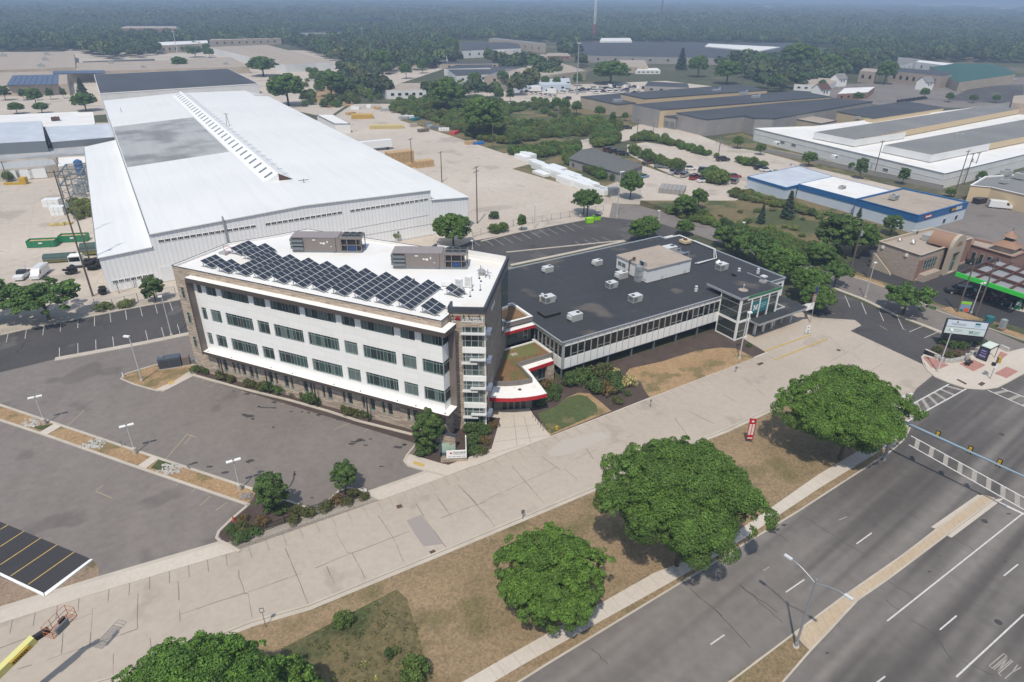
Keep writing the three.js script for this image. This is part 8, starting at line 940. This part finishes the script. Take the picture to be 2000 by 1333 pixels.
stack('crate_stack', 'tall stack of timber crates behind the warehouse right eave', C5, 375, 910, M.crate, 10, 4.4, 4, 31, null, 'crate'); stack('crate_stack', 'lower timber crate stack right of the tall crates', C5, 508, 930, M.crate, 7, 2.4, 3, 31, null, 'crate'); stack('crate_stack', 'small timber crates beside the yard pole', C5, 445, 932, M.crate, 5, 1.4, 2, 31, null, 'crate'); stack('crate_stack', 'timber crates by the blue tarp at the yard edge', C5, 770, 805, M.crate, 5, 1.4, 2, 20, null, 'crate'); stack('tarp_stack', 'low stack under a bright blue tarp at the yard edge', C5, 812, 805, plain(.02, .15, .42), 5, 1.0, 2, 20, null, 'tarp'); stack('lumber_stack', 'long pale yellow lumber stack in the upper yard', C5, 300, 715, plain(.52, .42, .20), 16, 1.5, 5, 10, null, 'bundle'); stack('lumber_stack', 'yellow and brown goods in the far corner of the yard', C5, 165, 660, plain(.50, .32, .08), 11, 2, 5, 10, null, 'bundle'); stack('pallet_stack', 'dark pallet stack at the right end of the white stacks', C5, 1565, 1090, M.galvDark, 3.4, 2.4, 2, 20, null, 'pallet'); stack('timber_stack', 'small tan stack at the scrub edge of the yard', C5, 450, 708, M.roofTan, 3.5, 1.6, 2, 10, null, 'bundle');
[[395, 665, M.galv], [425, 660, M.wrap], [460, 672, M.teal], [530, 700, M.galvDark], [550, 715, M.galv], [575, 720, M.galvDark], [620, 730, M.wrap], [505, 735, M.wood], [680, 748, M.redPale], [200, 600, M.wrap], [250, 610, M.crate], [130, 610, M.wrap], [290, 620, M.galv], [100, 640, M.crate]].forEach(([x, y, m], i) => stack('material_heap', 'small heap of stored material along the scrub edge of the yard', C5, x, y, m, 5, 1.3, 2.5, i * 31, 'heaps of stored material at the yard edge', 'piece'));
const trl = thing('box_trailer', 'white box trailer parked behind the warehouse', 'trailer', G(...C5(235, 840)), 31 * RAD); mesh([bx(-7, 1.1, -1.25, 7, 3.9, 1.25)], M.wrap, 'box', trl); mesh([bx(-6, .6, -1, 6, 1.1, 1)], M.galvDark, 'chassis', trl); for (const x of [-5, -3.8, 5]) { const w = mesh(wheelG, M.tyre, 'wheel', trl); w.scale.setScalar(1.5); w.position.set(x, .5, 1.1); }
const lime = (lab, x, y, deg, lid) => { const t = thing('lime_bin', lab, 'bin', G(...D7(x, y)), deg * RAD); mesh([extr([[-.9, .15], [.9, .15], [1.05, 1.2], [-1.05, 1.45]], 1.5, .05)], M.lime, 'body', t); mesh([bx(-1.1, 1.35, -.8, 1.1, 1.46, .8)], lid, 'lid', t); }; lime('lime green refuse bin at the end of the back lot, left one', 1640, 930, 20, M.lime); lime('lime green refuse bin with black lid, right one', 1690, 910, 30, M.black);
for (const [x, y, lab] of [[395, 150, 'pallet rack of yellow timber on the left yard, left'], [440, 148, 'pallet of yellow timber on the left yard, middle'], [490, 140, 'pallet of yellow timber on the left yard, right']]) stack('pallet_stack', lab, C7, x, y, plain(.52, .40, .16), 2.2, .5, 1.6, 10, null, 'pallet'); stack('wrapped_stack', 'white wrapped goods by the green weeds in the left yard', C7, 430, 70, M.wrap, 3.5, 2.4, 2.6, 10, null, 'bale'); stack('wrapped_stack', 'white wrapped goods further back in the left yard', C7, 385, 10, M.wrap, 4.5, 2.2, 2.8, 10, null, 'bale'); stack('yellow_machine', 'small yellow machine beside the left docks', E5, 185, 1095, M.yellow, 2, 2.2, 2, 10, null, 'casing'); stack('yellow_barrier', 'yellow barrier pieces round a plant in the left yard', E5, 95, 1100, M.yellow, 5, .7, 1, 10, null, 'rail');
stack('concrete_ruin', 'low roofless concrete ruin by the side street', D8, 280, 420, M.wallGrey, 8, 1.6, 7, -20, null, 'wall'); }
{ const fenceRun = (lab, list, f, h = 1.8) => { const P = PX(list, 0, f), t = thing('wire_fence', lab, 'fence'); t.position.copy(P[0]); const w = []; for (let i = 0; i < P.length - 1; i++) { const a = P[i].clone().sub(P[0]), b = P[i + 1].clone().sub(P[0]), L = a.distanceTo(b), n = Math.max(1, Math.round(L / 3)); for (let k = 0; k <= n; k++) { const q = a.clone().lerp(b, k / n); mesh([cyl(q.x, 0, h, q.z, .05, .05, 6)], M.galvDark, 'post', t); } mesh([bar(a.clone().setY(h - .03), b.clone().setY(h - .03), .035), bar(a.clone().setY(.1), b.clone().setY(.1), .02)], M.galv, 'rail', t); for (let y = .35; y < h - .1; y += .3) w.push(bar(a.clone().setY(y), b.clone().setY(y), .011, .011, 3)); } tag(mesh(w, M.galv, 'wires', t), null, null, null, 'stuff'); };
fenceRun('wire fence along the top of the back lot', [[810, 1030], [1100, 955], [1500, 890], [1740, 845]], D7); fenceRun('wire fence between the dark left lot and the yard', [[690, 740], [820, 745], [1000, 700], [1270, 650]], C7); fenceRun('wire fence panels at the warehouse front left corner', [[800, 610], [860, 640], [975, 600]], C7, 2.2); fenceRun('grey wire fence before the white works on the back street', [[1470, 640], [1600, 680], [1860, 640]], E1, 2.2); }
// ---------- trees, shrubs, hedges ----------
seed = 700;
for (const [f, u, v, vt, k, w, lab] of [[C7, 355, 835, 540, 2, 1.45, 'wide flat-topped tree at the left lot before the yard'], [C7, -20, 850, 545, 2, 1.2, 'tree cut by the left edge beside the wide flat-topped one'], [C7, 1125, 700, 500, 1, 1.25, 'slim light tree at the yard strip left of the office'], [C7, 1075, 705, 590, 1, .8, 'small sapling left of the slim light tree'], [D1, 620, 545, 270, 1, 1.0, 'small grey-green tree on the mulched triangle'], [D1, 1085, 400, 208, 1, 1.15, 'bright young tree at the tip of the mulched triangle'], [crop(620, 750, .13), 1680, 990, 405, 1, 1.05, 'small dark green tree at the office corner by the monument sign'], [D7, 675, 1095, 862, 0, 1.3, 'sparse tree at the back lot behind the office'], [D7, 1160, 985, 865, 0, .62, 'dense rounded evergreen bush-tree on the back lot kerb'], [D7, 1625, 885, 700, 2, .9, 'tree beside the lime green bins'], [D7, 1985, 1075, 900, 0, 1.0, 'tree at the right end of the back lot'],
[C3, 765, 670, 500, 2, 1.0, 'small street tree on the east lot kerb, left one'], [C3, 1215, 845, 640, 2, 1.35, 'round dark street tree on the east lot kerb, right one'], [C3, 640, 840, 645, 0, 1.25, 'dark tree beside the flag pole'], [C3, 590, 760, 530, 0, 1.2, 'dark tree behind the flag pole tree'], [C3, 420, 640, 400, 0, 1.25, 'bushy tree at the right corner of the black roof'], [C3, 240, 545, 320, 2, 1.2, 'tree behind the low wing right side'], [C3, 120, 480, 250, 1, 1.25, 'tree row behind the wing, by the lamp'], [D8, 720, 900, 720, 0, 1.3, 'leafy tree behind the back corner of the black roof'], [D8, 380, 800, 660, 0, 1.3, 'leafy tree behind the pipe loop'], [D8, 60, 830, 630, 0, 1.2, 'round tree between back lot and low wing'], [D8, 900, 960, 840, 2, 1.2, 'low tree beside the white lamp behind the wing'],
[D8, 380, 640, 440, 0, 1.2, 'dark broad tree by the concrete ruin'], [D8, 500, 570, 385, 0, .9, 'dark tree right of the concrete ruin with red leaves by it'], [C3, 760, 470, 165, 1, 1.4, 'broad yellowish tree by the leaning pole'], [C3, 880, 460, 220, 0, 1.3, 'tall green tree right of the leaning pole'], [C3, 1130, 330, 185, 1, 1.4, 'green tree before the blue-banded wall'], [C3, 660, 520, 370, 0, 1.5, 'dark tree clump at the left of the leaning pole'], [C3, 1000, 420, 300, 0, 1.2, 'tree behind the brick pavilion'],
[C6, 400, 830, 755, 0, 1.0, 'round tree on the back street, left of the pair'], [C6, 527, 865, 795, 0, 1.0, 'round tree on the back street, right of the pair'], [C6, 795, 930, 840, 0, 1.15, 'tree before the white works behind the blue shop'], [C6, 1080, 1000, 870, 1, .9, 'tall thin tree before the white works'], [C6, 1035, 950, 900, 0, .9, 'small round tree left of the tall thin one'], [C6, 1320, 1030, 925, 1, 1.0, 'tree standing close behind the blue shop'], [C6, 1585, 1100, 1040, 0, 1.2, 'dark shrubby tree behind the gravel roof of the shop'], [C6, 1760, 1010, 945, 0, 1.0, 'small tree beside the three poles'],
[C4, 1005, 392, 312, 0, 1.35, 'round dark tree before the beige roofs'], [C4, 1470, 425, 310, 0, 1.75, 'broad pale tree right of the black roofed warehouse'], [C4, 1610, 590, 405, 0, 1.4, 'big dark tree at the right rear of the white warehouse'], [C4, 30, 560, 470, 1, 1.3, 'small tree by the beige wall, leftmost'], [C4, 135, 560, 490, 1, 1.2, 'small tree by the beige wall, second'], [C4, 212, 560, 508, 1, 1.2, 'small tree by the beige wall, third'], [C4, 285, 556, 488, 1, 1.1, 'small tree by the beige wall, fourth'], [C4, 357, 550, 488, 1, 1.0, 'small tree by the beige wall, rightmost'], [C4, 95, 636, 565, 0, 1.5, 'round tree behind the left works, left'], [C4, 235, 632, 565, 0, 1.5, 'round tree behind the left works, right'], [C4, 480, 620, 510, 0, 1.5, 'dark tree at the foot of the tall conifer'], [C4, 1850, 540, 390, 0, 1.3, 'green tree in the scrub behind the yard'], [C4, 1800, 300, 215, 0, 1.2, 'tree by the hipped clinic'], [C4, 1090, 320, 255, 0, 1.7, 'tree clump before the long beige block, left'], [C4, 1170, 322, 265, 0, 1.3, 'tree clump before the long beige block, right'],
[C5, 640, 625, 430, 0, 1.3, 'tall dark tree in the scrub by the white shop'], [C5, 840, 770, 540, 0, 1.2, 'big grey-green tree in front of the scrub'], [C5, 795, 500, 400, 0, 1.0, 'tree before the far white works'], [C5, 945, 470, 392, 0, 1.1, 'lighter tree before the ribbed far shed'], [C5, 1185, 490, 420, 0, .9, 'round tree by the car yard, first'], [C5, 1247, 490, 425, 0, .9, 'round tree by the car yard, second'], [C5, 1313, 498, 455, 0, .9, 'round tree by the car yard, third'], [C5, 1365, 480, 405, 0, .9, 'loose pale tree behind the tall mast'], [C5, 1550, 470, 335, 0, 1.9, 'large round dark tree behind the car yard'], [C5, 660, 320, 205, 0, 1.1, 'dark tall tree at the centre of the far blocks'], [C5, 540, 320, 225, 0, 1.3, 'broad far tree left of the dark tall one'], [C5, 270, 400, 275, 0, 1.2, 'far tree by the left road'], [C5, 500, 410, 330, 0, .9, 'dark conifer-like tree by the far road'], [C5, 410, 440, 345, 0, .9, 'far tree before the low white block'], [C5, 930, 570, 485, 0, .8, 'tree in the scrub, left of the middle'], [C5, 990, 570, 485, 1, .9, 'tree in the scrub, middle'], [C5, 1245, 620, 540, 0, .9, 'tree in the scrub by the works, left'], [C5, 1290, 635, 545, 0, .9, 'tree in the scrub by the works, middle'], [C5, 1360, 640, 560, 0, .9, 'tree in the scrub by the works, right'], [C5, 1487, 655, 590, 0, 1.2, 'round tree before the peach band of the works'], [C5, 1560, 720, 620, 1, .6, 'slim tree before the works'], [C5, 1630, 675, 625, 0, .9, 'round tree at the grey works wall'], [C5, 1400, 1195, 1065, 2, .9, 'tree at the yard end before the white stacks'],
[C5, 1660, 1110, 950, 0, .95, 'loose tree at the gable of the grey shed'], [C6, 340, 470, 330, 0, 1.4, 'broad far tree left of the houses'], [C6, 180, 430, 305, 0, 1.1, 'far tree by the vast dark roof'], [C6, 520, 400, 290, 0, 1.1, 'dark far tree before the bright roof'], [C6, 730, 400, 235, 0, 1.5, 'tall far tree group by the bright roof'], [C6, 910, 430, 300, 0, 1.4, 'light far tree left of the brick hall'], [C6, 1050, 390, 265, 0, 1.3, 'far tree behind the brick hall'], [C6, 1220, 470, 330, 0, 1.0, 'tree hiding the middle of the brick hall'], [C6, 640, 500, 420, 0, 1.1, 'far tree before the cream shop'], [C6, 870, 500, 440, 0, .9, 'tree behind the brown-roofed house'], [C6, 1070, 570, 510, 0, 1.3, 'tree right of the brown-roofed house'], [C6, 1440, 550, 485, 0, 1.0, 'street tree before the brick hall, left'], [C6, 1580, 570, 510, 0, 1.0, 'street tree before the brick hall, middle'], [C6, 1715, 575, 520, 0, 1.1, 'street tree before the brick hall, right'], [C6, 1840, 575, 520, 0, 1.0, 'tree by the right end of the far lot']]) tree(lab, ...f(u, v), f(u, vt)[1], k, w);
{ seed = 720; let k = 0; const far = [[[430, 235], [860, 245], [860, 305], [440, 320]], [[1000, 255], [1170, 265], [1200, 320], [1010, 315]], [[1500, 225], [1950, 215], [2000, 330], [1880, 340], [1640, 275]], [[1870, 360], [2300, 350], [2300, 420], [1880, 420]], [[0, 590], [120, 570], [240, 560], [230, 600], [0, 620]]]; far.forEach((l, i) => fill(l, C4, i === 4 ? 14 : 21, .8, 1.25, .85, 1.2, .8).forEach(([p, s, sy]) => { const t = treeAt('tree', 'tree among the far roofs on the left', p, rr(0, 6), protoCrown[k % 2], protoTrunk[k++ % 2], 'trees among the far roofs'); t.scale.set(s * 1.15, s * sy, s * 1.15); })); }
spruce('tall dark spruce before the blue-grey shop wall', 1537, 427, 371, 1.1); spruce('smaller spruce left of the tall one in the meadow', 1486, 437, 398, 1); spruce('spruce behind the yellowish tree by the shop', 1679, 425, 397, 1); spruce('tall conifer beside the beige works at the far left', ...C4(470, 560), C4(0, 432)[1], 1.4); spruce('dark far conifer by the vast dark roof', ...C6(85, 390), C6(0, 265)[1], 1.3);
[[12, 285, 1.15, 1, 'dark green shrub at the left end of the office bed, first'], [95, 285, 1.1, 0, 'green shrub at the left end of the office bed, second'], [175, 305, 1.05, 1, 'green shrub at the left end of the office bed, third'], [395, 385, 1.3, 0, 'yellow-green shrub at the first office column'], [500, 395, 1.1, 0, 'yellow-green shrub right of the first office column'], [570, 425, 1.15, 0, 'green shrub third from the first office column'], [820, 485, 1.25, 0, 'yellowish shrub in the office bed, left of a close pair'], [925, 505, 1.25, 0, 'yellowish shrub in the office bed, right of a close pair'], [1020, 540, 1.35, 0, 'leafy shrub left of the second office column'], [1110, 560, 1.7, 1, 'big dark green shrub at the second office column'], [1290, 610, 1.4, 1, 'dark green shrub right of the second office column'], [1480, 645, .8, 0, 'small yellow shrub alone in the office bed'], [1670, 700, 1.35, 0, 'yellowish shrub left of the third office column'], [1760, 730, 1.8, 1, 'big green shrub at the third office column'], [1860, 745, 1.3, 1, 'green shrub right of the third office column']].forEach(([x, y, s, k, l]) => shrub(l, ...crop(380, 690, .13)(x, y), s, k));
[[430, 425, 1.1, 0, 'yellow-green shrub left of the fourth office column'], [500, 460, 1.25, 0, 'yellow-green shrub second left of the fourth office column'], [590, 470, 1.25, 0, 'yellow-green shrub next to the fourth office column'], [710, 480, 1.2, 1, 'blue-green tuft at the fourth office column'], [800, 500, 1.0, 1, 'blue-green tuft right of the fourth office column'], [870, 510, .8, 1, 'small blue-green tuft farthest right of the fourth column']].forEach(([x, y, s, k, l]) => shrub(l, ...crop(620, 750, .13)(x, y), s, k));
[[340, 670, .95, 1, 'small green shrub at the left end of the triangle'], [415, 600, .95, 2, 'reddish shrub at the left of the triangle'], [545, 615, 1.15, 2, 'reddish-green shrub left of the triangle tree'], [420, 665, 1.2, 0, 'green shrub behind the fence, left end'], [400, 725, 1.3, 1, 'green shrub before the fence, left end'], [495, 690, 1.1, 1, 'green shrub before the fence, second'], [600, 535, 1.2, 1, 'green shrub at the foot of the triangle tree, left'], [670, 540, 1.2, 1, 'green shrub at the foot of the triangle tree, right'], [765, 545, 1.1, 0, 'yellow-green shrub right of the triangle tree'], [750, 605, 1.1, 0, 'yellow-green shrub before the fence, middle'], [850, 560, 1.25, 0, 'green shrub at the notch of the triangle'], [960, 520, 1.2, 0, 'yellow-green shrub right of the notch'], [1030, 475, 1.1, 2, 'reddish shrub behind the fence, right part'], [1095, 485, 1.0, 0, 'small green shrub before the fence, right part'], [1140, 430, 1.0, 0, 'green shrub under the bright young tree'], [1210, 450, .9, 0, 'small shrub at the right tip of the triangle']].forEach(([x, y, s, k, l]) => shrub(l, ...D1(x, y), s, k));
[[500, 1010, 1.5, 1, 'dark green shrub right of the monument sign, rear'], [560, 1010, 1.6, 1, 'dark green shrub below the stair tower glass'], [620, 1030, 1.3, 1, 'green shrub at the stair tower corner'], [680, 980, 1.1, 2, 'reddish shrub beside the entrance walk, rear'], [520, 1110, 1.6, 1, 'green shrub right of the monument sign, middle'], [610, 1110, 1.2, 2, 'reddish shrub beside the entrance walk, middle'], [530, 1200, 1.4, 1, 'green shrub right of the monument sign, front'], [600, 1190, 1.1, 0, 'grey-green shrub before the reddish ones'], [110, 1150, 1.6, 1, 'green shrub left of the monument sign, rear'], [180, 1170, 1.5, 1, 'green shrub left of the monument sign, next to it'], [110, 1200, 1.4, 1, 'green shrub left of the monument sign, front'], [160, 1100, 1.5, 1, 'green shrub under the small office corner tree'],
[1120, 660, 1.6, 2, 'reddish-green shrub beside the entrance canopy, rear'], [1180, 690, 1.5, 1, 'green shrub beside the entrance canopy, middle'], [1110, 750, 1.5, 1, 'dark shrub in the shade of the entrance canopy'], [1180, 750, 1.3, 1, 'green shrub beside the entrance canopy, front'], [1070, 800, 1.2, 1, 'dark shrub at the bike hoops']].forEach(([x, y, s, k, l]) => shrub(l, ...D6(x, y), s, k));
[[510, 890, 2.3, 1, 'large green shrub below the wing corner'], [570, 870, 2.3, 1, 'large green shrub second from the wing corner'], [630, 850, 2.2, 0, 'large green shrub third from the wing corner'], [690, 830, 2.0, 0, 'yellow-green shrub by the wing posts'], [640, 925, 2.2, 1, 'big dark shrub in the middle of the wing bed'], [700, 940, 2.2, 2, 'reddish dark shrub at the front of the wing bed'], [745, 930, 2.0, 1, 'dark shrub at the right of the wing bed, front'], [735, 880, 2.0, 1, 'dark shrub at the right of the wing bed, rear'], [745, 835, 1.2, 3, 'pale cream shrub by the wing posts'], [825, 895, 1.7, 3, 'larger pale yellow shrub beside the oval lawn'], [820, 950, .8, 1, 'tiny dark shrub below the pale yellow one'], [760, 995, 1.2, 0, 'grey-green low shrub at the lawn tip'], [1490, 680, .7, 1, 'tiny dark shrub in the mulch before the glazed entrance']].forEach(([x, y, s, k, l]) => shrub(l, ...C2(x, y), s, k));
[[380, 650, 1.2, 0, 'yellow-green shrub in the corner bed, left'], [540, 720, 1.0, 0, 'yellow shrub in the corner bed, front'], [660, 715, 1.1, 2, 'reddish shrub in the corner bed, right'], [460, 540, 1.3, 1, 'dark shrub in the corner bed, rear left'], [580, 590, 1.5, 1, 'dark shrub under the signboard, left'], [720, 600, 1.5, 1, 'dark shrub under the signboard, middle'], [960, 530, 1.6, 1, 'dark shrub under the signboard, right end']].forEach(([x, y, s, k, l]) => shrub(l, ...E3(x, y), s, k));
bush('small bright bush in the dry lawn by the weedy patch', ...D2(1345, 345), .58, 0, 1.1); bush('dense green bush at the bottom right of the weedy patch', ...D2(1745, 650), .8, 0, 1.4); bush('dark little bush in the weedy patch', ...D2(1600, 525), .3, 1, 1.4); bush('small light bush in the weedy patch beside the dark one', ...D2(1640, 505), .28, 2, 1.5); bush('leafy bush above the air handler, behind the office', 770, 468, 1.3, 0); bush('weedy bush by the fence of the left lot, right', ...C7(920, 735), 1.0, 2, .7); bush('weedy bush by the fence of the left lot, left', ...C7(745, 760), 1.1, 2, .7); bush('small round bush on the warehouse apron', ...D7(963, 900), .9, 1); bush('climbing bush on the back fence, left', ...D7(965, 1000), 1.0, 0); bush('climbing bush on the back fence, right', ...D7(1025, 990), 1.0, 0); bush('plant ringed by yellow barriers in the left yard', ...E5(70, 1075), 1.0, 0, 1.4);
function scatter(name, label, cat, geo, m, spots, kind = 'stuff') { const o = new THREE.InstancedMesh(geo, m, spots.length), d = new THREE.Object3D(); spots.forEach(([p, s, sy], i) => { d.position.copy(p); d.rotation.y = rnd() * 6.283; d.scale.set(s, s * sy, s); d.updateMatrix(); o.setMatrixAt(i, d.matrix); o.setColorAt(i, new THREE.Color().setRGB(...[rr(.65, 1.35)].flatMap(k => [k * rr(.8, 1.25), k, k * rr(.75, 1.1)]))); }); o.name = nm(name); o.castShadow = o.receiveShadow = true; scene.add(o); tag(o, label, cat, null, kind); return o; }
function inPoly(P, x, z) { let c = false; for (let i = 0, j = P.length - 1; i < P.length; j = i++) if ((P[i].z > z) !== (P[j].z > z) && x < (P[j].x - P[i].x) * (z - P[i].z) / (P[j].z - P[i].z) + P[i].x) c = !c; return c; }
function fill(list, f, step, s0, s1, sy0 = .8, sy1 = 1.3, keep = 1) { const P = PX(list, 0, f), xs = P.map(p => p.x), zs = P.map(p => p.z), out = []; for (let x = Math.min(...xs); x < Math.max(...xs); x += step) for (let z = Math.min(...zs); z < Math.max(...zs); z += step) { const a = x + rr(-.5, .5) * step, b = z + rr(-.5, .5) * step; if (inPoly(P, a, b) && rnd() < keep) out.push([V(a, 0, b), rr(s0, s1), rr(sy0, sy1)]); } return out; }
seed = 800;
{ const all = [...fill([[310, 600], [370, 570], [560, 560], [700, 560], [860, 560], [1000, 590], [1110, 590], [1010, 640], [960, 640], [1000, 700], [1280, 690], [1430, 740], [1420, 760], [1230, 770], [990, 810], [830, 790], [700, 740], [560, 680], [430, 650], [330, 630]], C5, 3.0, .7, 1.5, .7, 1.3, .9), ...fill([[1240, 690], [1590, 700], [1600, 740], [1440, 750]], C5, 3.4, 1.2, 2)], A = all.filter((_, i) => i % 3), B = all.filter((_, i) => i % 3 === 0); scatter('scrub', 'dense green scrub between the yard and the back street', 'scrub', bushGeo[0], foliage, A); scatter('scrub', 'yellow-green bushes mixed through the yard scrub', 'scrub', bushGeo[2], foliage, B); }
scatter('scrub', 'mixed scrub and saplings at the rear of the yard', 'scrub', bushGeo[0], foliage, [...fill([[0, 590], [0, 420], [300, 440], [320, 520], [270, 560], [100, 590]], C5, 6, .9, 1.9, .8, 1.5, .4), ...fill([[1110, 540], [1250, 590], [1420, 690], [1300, 670], [1130, 640]], C5, 4.5, .8, 1.5, .8, 1.4, .5), ...fill([[1720, 400], [2000, 430], [2000, 600], [1840, 600], [1680, 610]], C4, 6, .9, 1.8, .8, 1.4, .35)]);
scatter('hedge', 'bushy weeds around the grey shed and along the gravel lots', 'weeds', bushGeo[0], foliage, [...fill([[1290, 870], [1590, 960], [1600, 1010], [1500, 1000], [1300, 910]], C5, 2.0, .8, 1.4), ...fill([[990, 850], [1380, 820], [1370, 850], [1150, 880], [1000, 870]], C5, 2.0, .8, 1.4), ...fill([[540, 590], [800, 560], [1180, 680], [1470, 780], [1460, 800], [1150, 710], [820, 610], [560, 610]], E1, 2.4, .7, 1.2), ...fill([[560, 700], [800, 800], [1000, 870], [1120, 890], [1100, 920], [900, 870], [640, 780]], E1, 2.4, .8, 1.4), ...fill([[1340, 960], [1480, 960], [1560, 1060], [1400, 1060]], E1, 2.0, 1.0, 1.7), ...fill([[1600, 780], [1760, 830], [1990, 890], [1980, 910], [1700, 850]], E1, 2.4, .7, 1.2), ...fill([[200, 620], [440, 590], [440, 640], [210, 680]], E1, 2.2, 1, 1.6), ...fill([[1440, 760], [1580, 780], [1570, 800], [1450, 800]], C5, 2.2, 1, 1.6)]);
scatter('hedge', 'bushy hedge between side street and meadow', 'hedge', bushGeo[0], foliage, [...fill([[240, 600], [430, 610], [700, 700], [900, 760], [1100, 760], [1360, 860], [1600, 960], [1760, 1040], [1500, 1060], [1290, 960], [1000, 860], [800, 760], [560, 720], [330, 650]], D8, 2.0, .5, 1.05, .7, 1.2), ...fill([[480, 480], [560, 430], [760, 470], [850, 520], [840, 540], [690, 530]], C3, 2, .6, 1.1)]);
scatter('weeds', 'light green weeds along the blue-grey shop wall and meadow', 'weeds', bushGeo[2], foliage, [...fill([[760, 400], [900, 420], [1260, 520], [1620, 640], [1560, 660], [1200, 560], [800, 480]], D8, 1.9, .6, 1.0, .7, 1.2), ...fill([[500, 600], [1300, 560], [1640, 700], [1500, 880], [1100, 780], [700, 700]], D8, 4, .4, .8, .6, 1, .5), ...fill([[505, 0], [680, 0], [670, 90], [560, 110]], C7, 1.8, .8, 1.4)]);
{ // meadow weeds and flowers of the lawn patch
const tuft = leafCloud([[0, .15, 0, .22]], 500, .1, [.05, .085, .02], [.11, .12, .035], { full: true }); scatter('weeds', 'low weeds and grass tufts in the weedy lawn patch', 'weeds', tuft, foliage, fill([[1290, 340], [1640, 160], [1700, 210], [1790, 500], [1850, 660], [1500, 700], [1000, 600]], D2, .55, .6, 1.6, .6, 1.4, .55)); const fl = leafCloud([[0, .3, 0, .16]], 420, .075, [.62, .62, .56], [.75, .75, .7], { full: true }); scatter('wildflowers', 'white wildflowers in the weedy lawn patch', 'flowers', fl, foliage, [...fill([[1480, 240], [1560, 180], [1590, 220], [1520, 260]], D2, .42, .5, .9, .8, 1.2, .5), ...fill([[1690, 405], [1720, 400], [1725, 440], [1700, 440]], D2, .4, .5, .8, .8, 1.2, .5), ...fill([[1200, 300], [1700, 170], [1780, 400], [1400, 500]], D2, 1.9, .4, .7, .8, 1.2, .4)]); const yl = leafCloud([[0, .3, 0, .25]], 420, .1, [.40, .36, .04], [.5, .46, .08], { full: true }); scatter('wildflowers', 'yellow-green weeds at the bottom of the lawn patch', 'flowers', yl, foliage, fill([[1200, 500], [1660, 480], [1640, 660], [1240, 660]], D2, 1.5, .5, 1.1, .8, 1.4, .5)); }
seed = 900;
const farGeo = [0, 1, 2].map(i => leafCloud(crownLobes(10, 4.2, 3.6, 4.2, 5.2, 2.2, -.3), 9, 1.9, [[.036, .062, .018], [.046, .074, .02], [.03, .054, .02]][i], [[.064, .098, .03], [.078, .11, .032], [.052, .084, .03]][i]));
const clumpGeo = [0, 1].map(i => leafCloud(crownLobes(16, 13, 4.0, 13, 7, 4.4, -.1), 4.2, 4.2, [[.036, .062, .018], [.042, .068, .02]][i], [[.062, .096, .03], [.068, .1, .03]][i]));
{ const spots = [[], [], []], open = [[[-300, 330], [-300, 104], [150, 100], [215, 118], [300, 112], [330, 90], [560, 86], [650, 122], [700, 140], [640, 165], [700, 205], [640, 240]], [[740, 150], [930, 120], [1060, 165], [900, 190], [740, 190]], [[1050, 175], [1180, 110], [1310, 110], [1440, 140], [1500, 195], [1300, 260], [1040, 210]], [[240, 52], [360, 52], [360, 74], [240, 74]], [[1125, 84], [1420, 84], [1640, 94], [1640, 108], [1480, 126], [1130, 124]], [[885, 78], [1090, 84], [1100, 122], [890, 122]], [[1370, 112], [1450, 112], [1450, 130], [1370, 130]], [[1480, 195], [1640, 160], [1750, 120], [2100, 125], [2100, 300], [1500, 260]], [[560, 64], [680, 64], [685, 84], [560, 84]], [[1060, 110], [1130, 112], [1130, 150], [1060, 140]]].map(l => PX(l));
for (let z = -430; z > -1500;) { const w = -z * .92 + 60; for (let x = -w; x < w; x += rr(9, 15)) { const a = x + rr(-4, 4), b = z + rr(-5, 5); if (open.some(P => inPoly(P, a, b))) continue; if (b > -560 && Math.abs(a) < 480 && rnd() < .55) continue; const s = rr(.75, 1.35); spots[Math.floor(rnd() * 3)].push([V(a, 0, b), s, rr(.85, 1.25)]); } z -= 11.5; }
spots.forEach((s, i) => scatter('wood', ['wide wood filling the far plain', 'lighter trees mixed through the far wood', 'darker trees mixed through the far wood'][i], 'wood', farGeo[i], foliage, s));
const cl = [[], []]; for (let z = -1490; z > -6200;) { const st = -z / 62, w = -z * .92 + 80; for (let x = -w; x < w; x += st * rr(.7, 1.1)) { const k = st / 24; if (Math.sin(x * .004 + 3) * Math.sin(z * .003) > .82) continue; cl[Math.floor(rnd() * 2)].push([V(x + rr(-9, 9), 0, z + rr(-9, 9)), rr(.8, 1.2) * k, rr(.8, 1.35) / Math.sqrt(k)]); } z -= st; } cl.forEach((s, i) => scatter('distant_wood', ['hazy distant wood reaching the horizon', 'darker clumps in the hazy distant wood'][i], 'wood', clumpGeo[i], foliage, s));
const rg = mergeGeometries([bx(-9, 0, -6, 9, 7, 6), bx(-9.5, 7, -6.5, 9.5, 8, 6.5)]); seed = 950; const h0 = []; for (const [u, v] of [[30, 9], [45, 8], [70, 7], [120, 5], [140, 4], [90, 36], [155, 28], [175, 30], [270, 35], [315, 36], [1470, 26], [1490, 24], [1530, 22], [1815, 23], [1830, 24], [1870, 21], [1925, 24], [1950, 30], [1960, 26], [1440, 42], [1900, 56], [1250, 38], [1225, 24], [640, 34], [655, 35]]) { const p = G(u, v), d = Math.hypot(p.x, p.z) / 900; const t = h0.length ? copy(h0[0], null, p, rr(-.6, .6), [d * rr(.8, 1.8), d * .8, d]) : tag(mesh([rg], M.wallWhite, 'far_house', scene), 'pale far house roof showing in the distant wood', 'house', 'far houses in the wood'); if (!h0.length) { t.position.copy(p); t.scale.setScalar(d); } h0.push(t); } }
renderer.render(scene, camera);
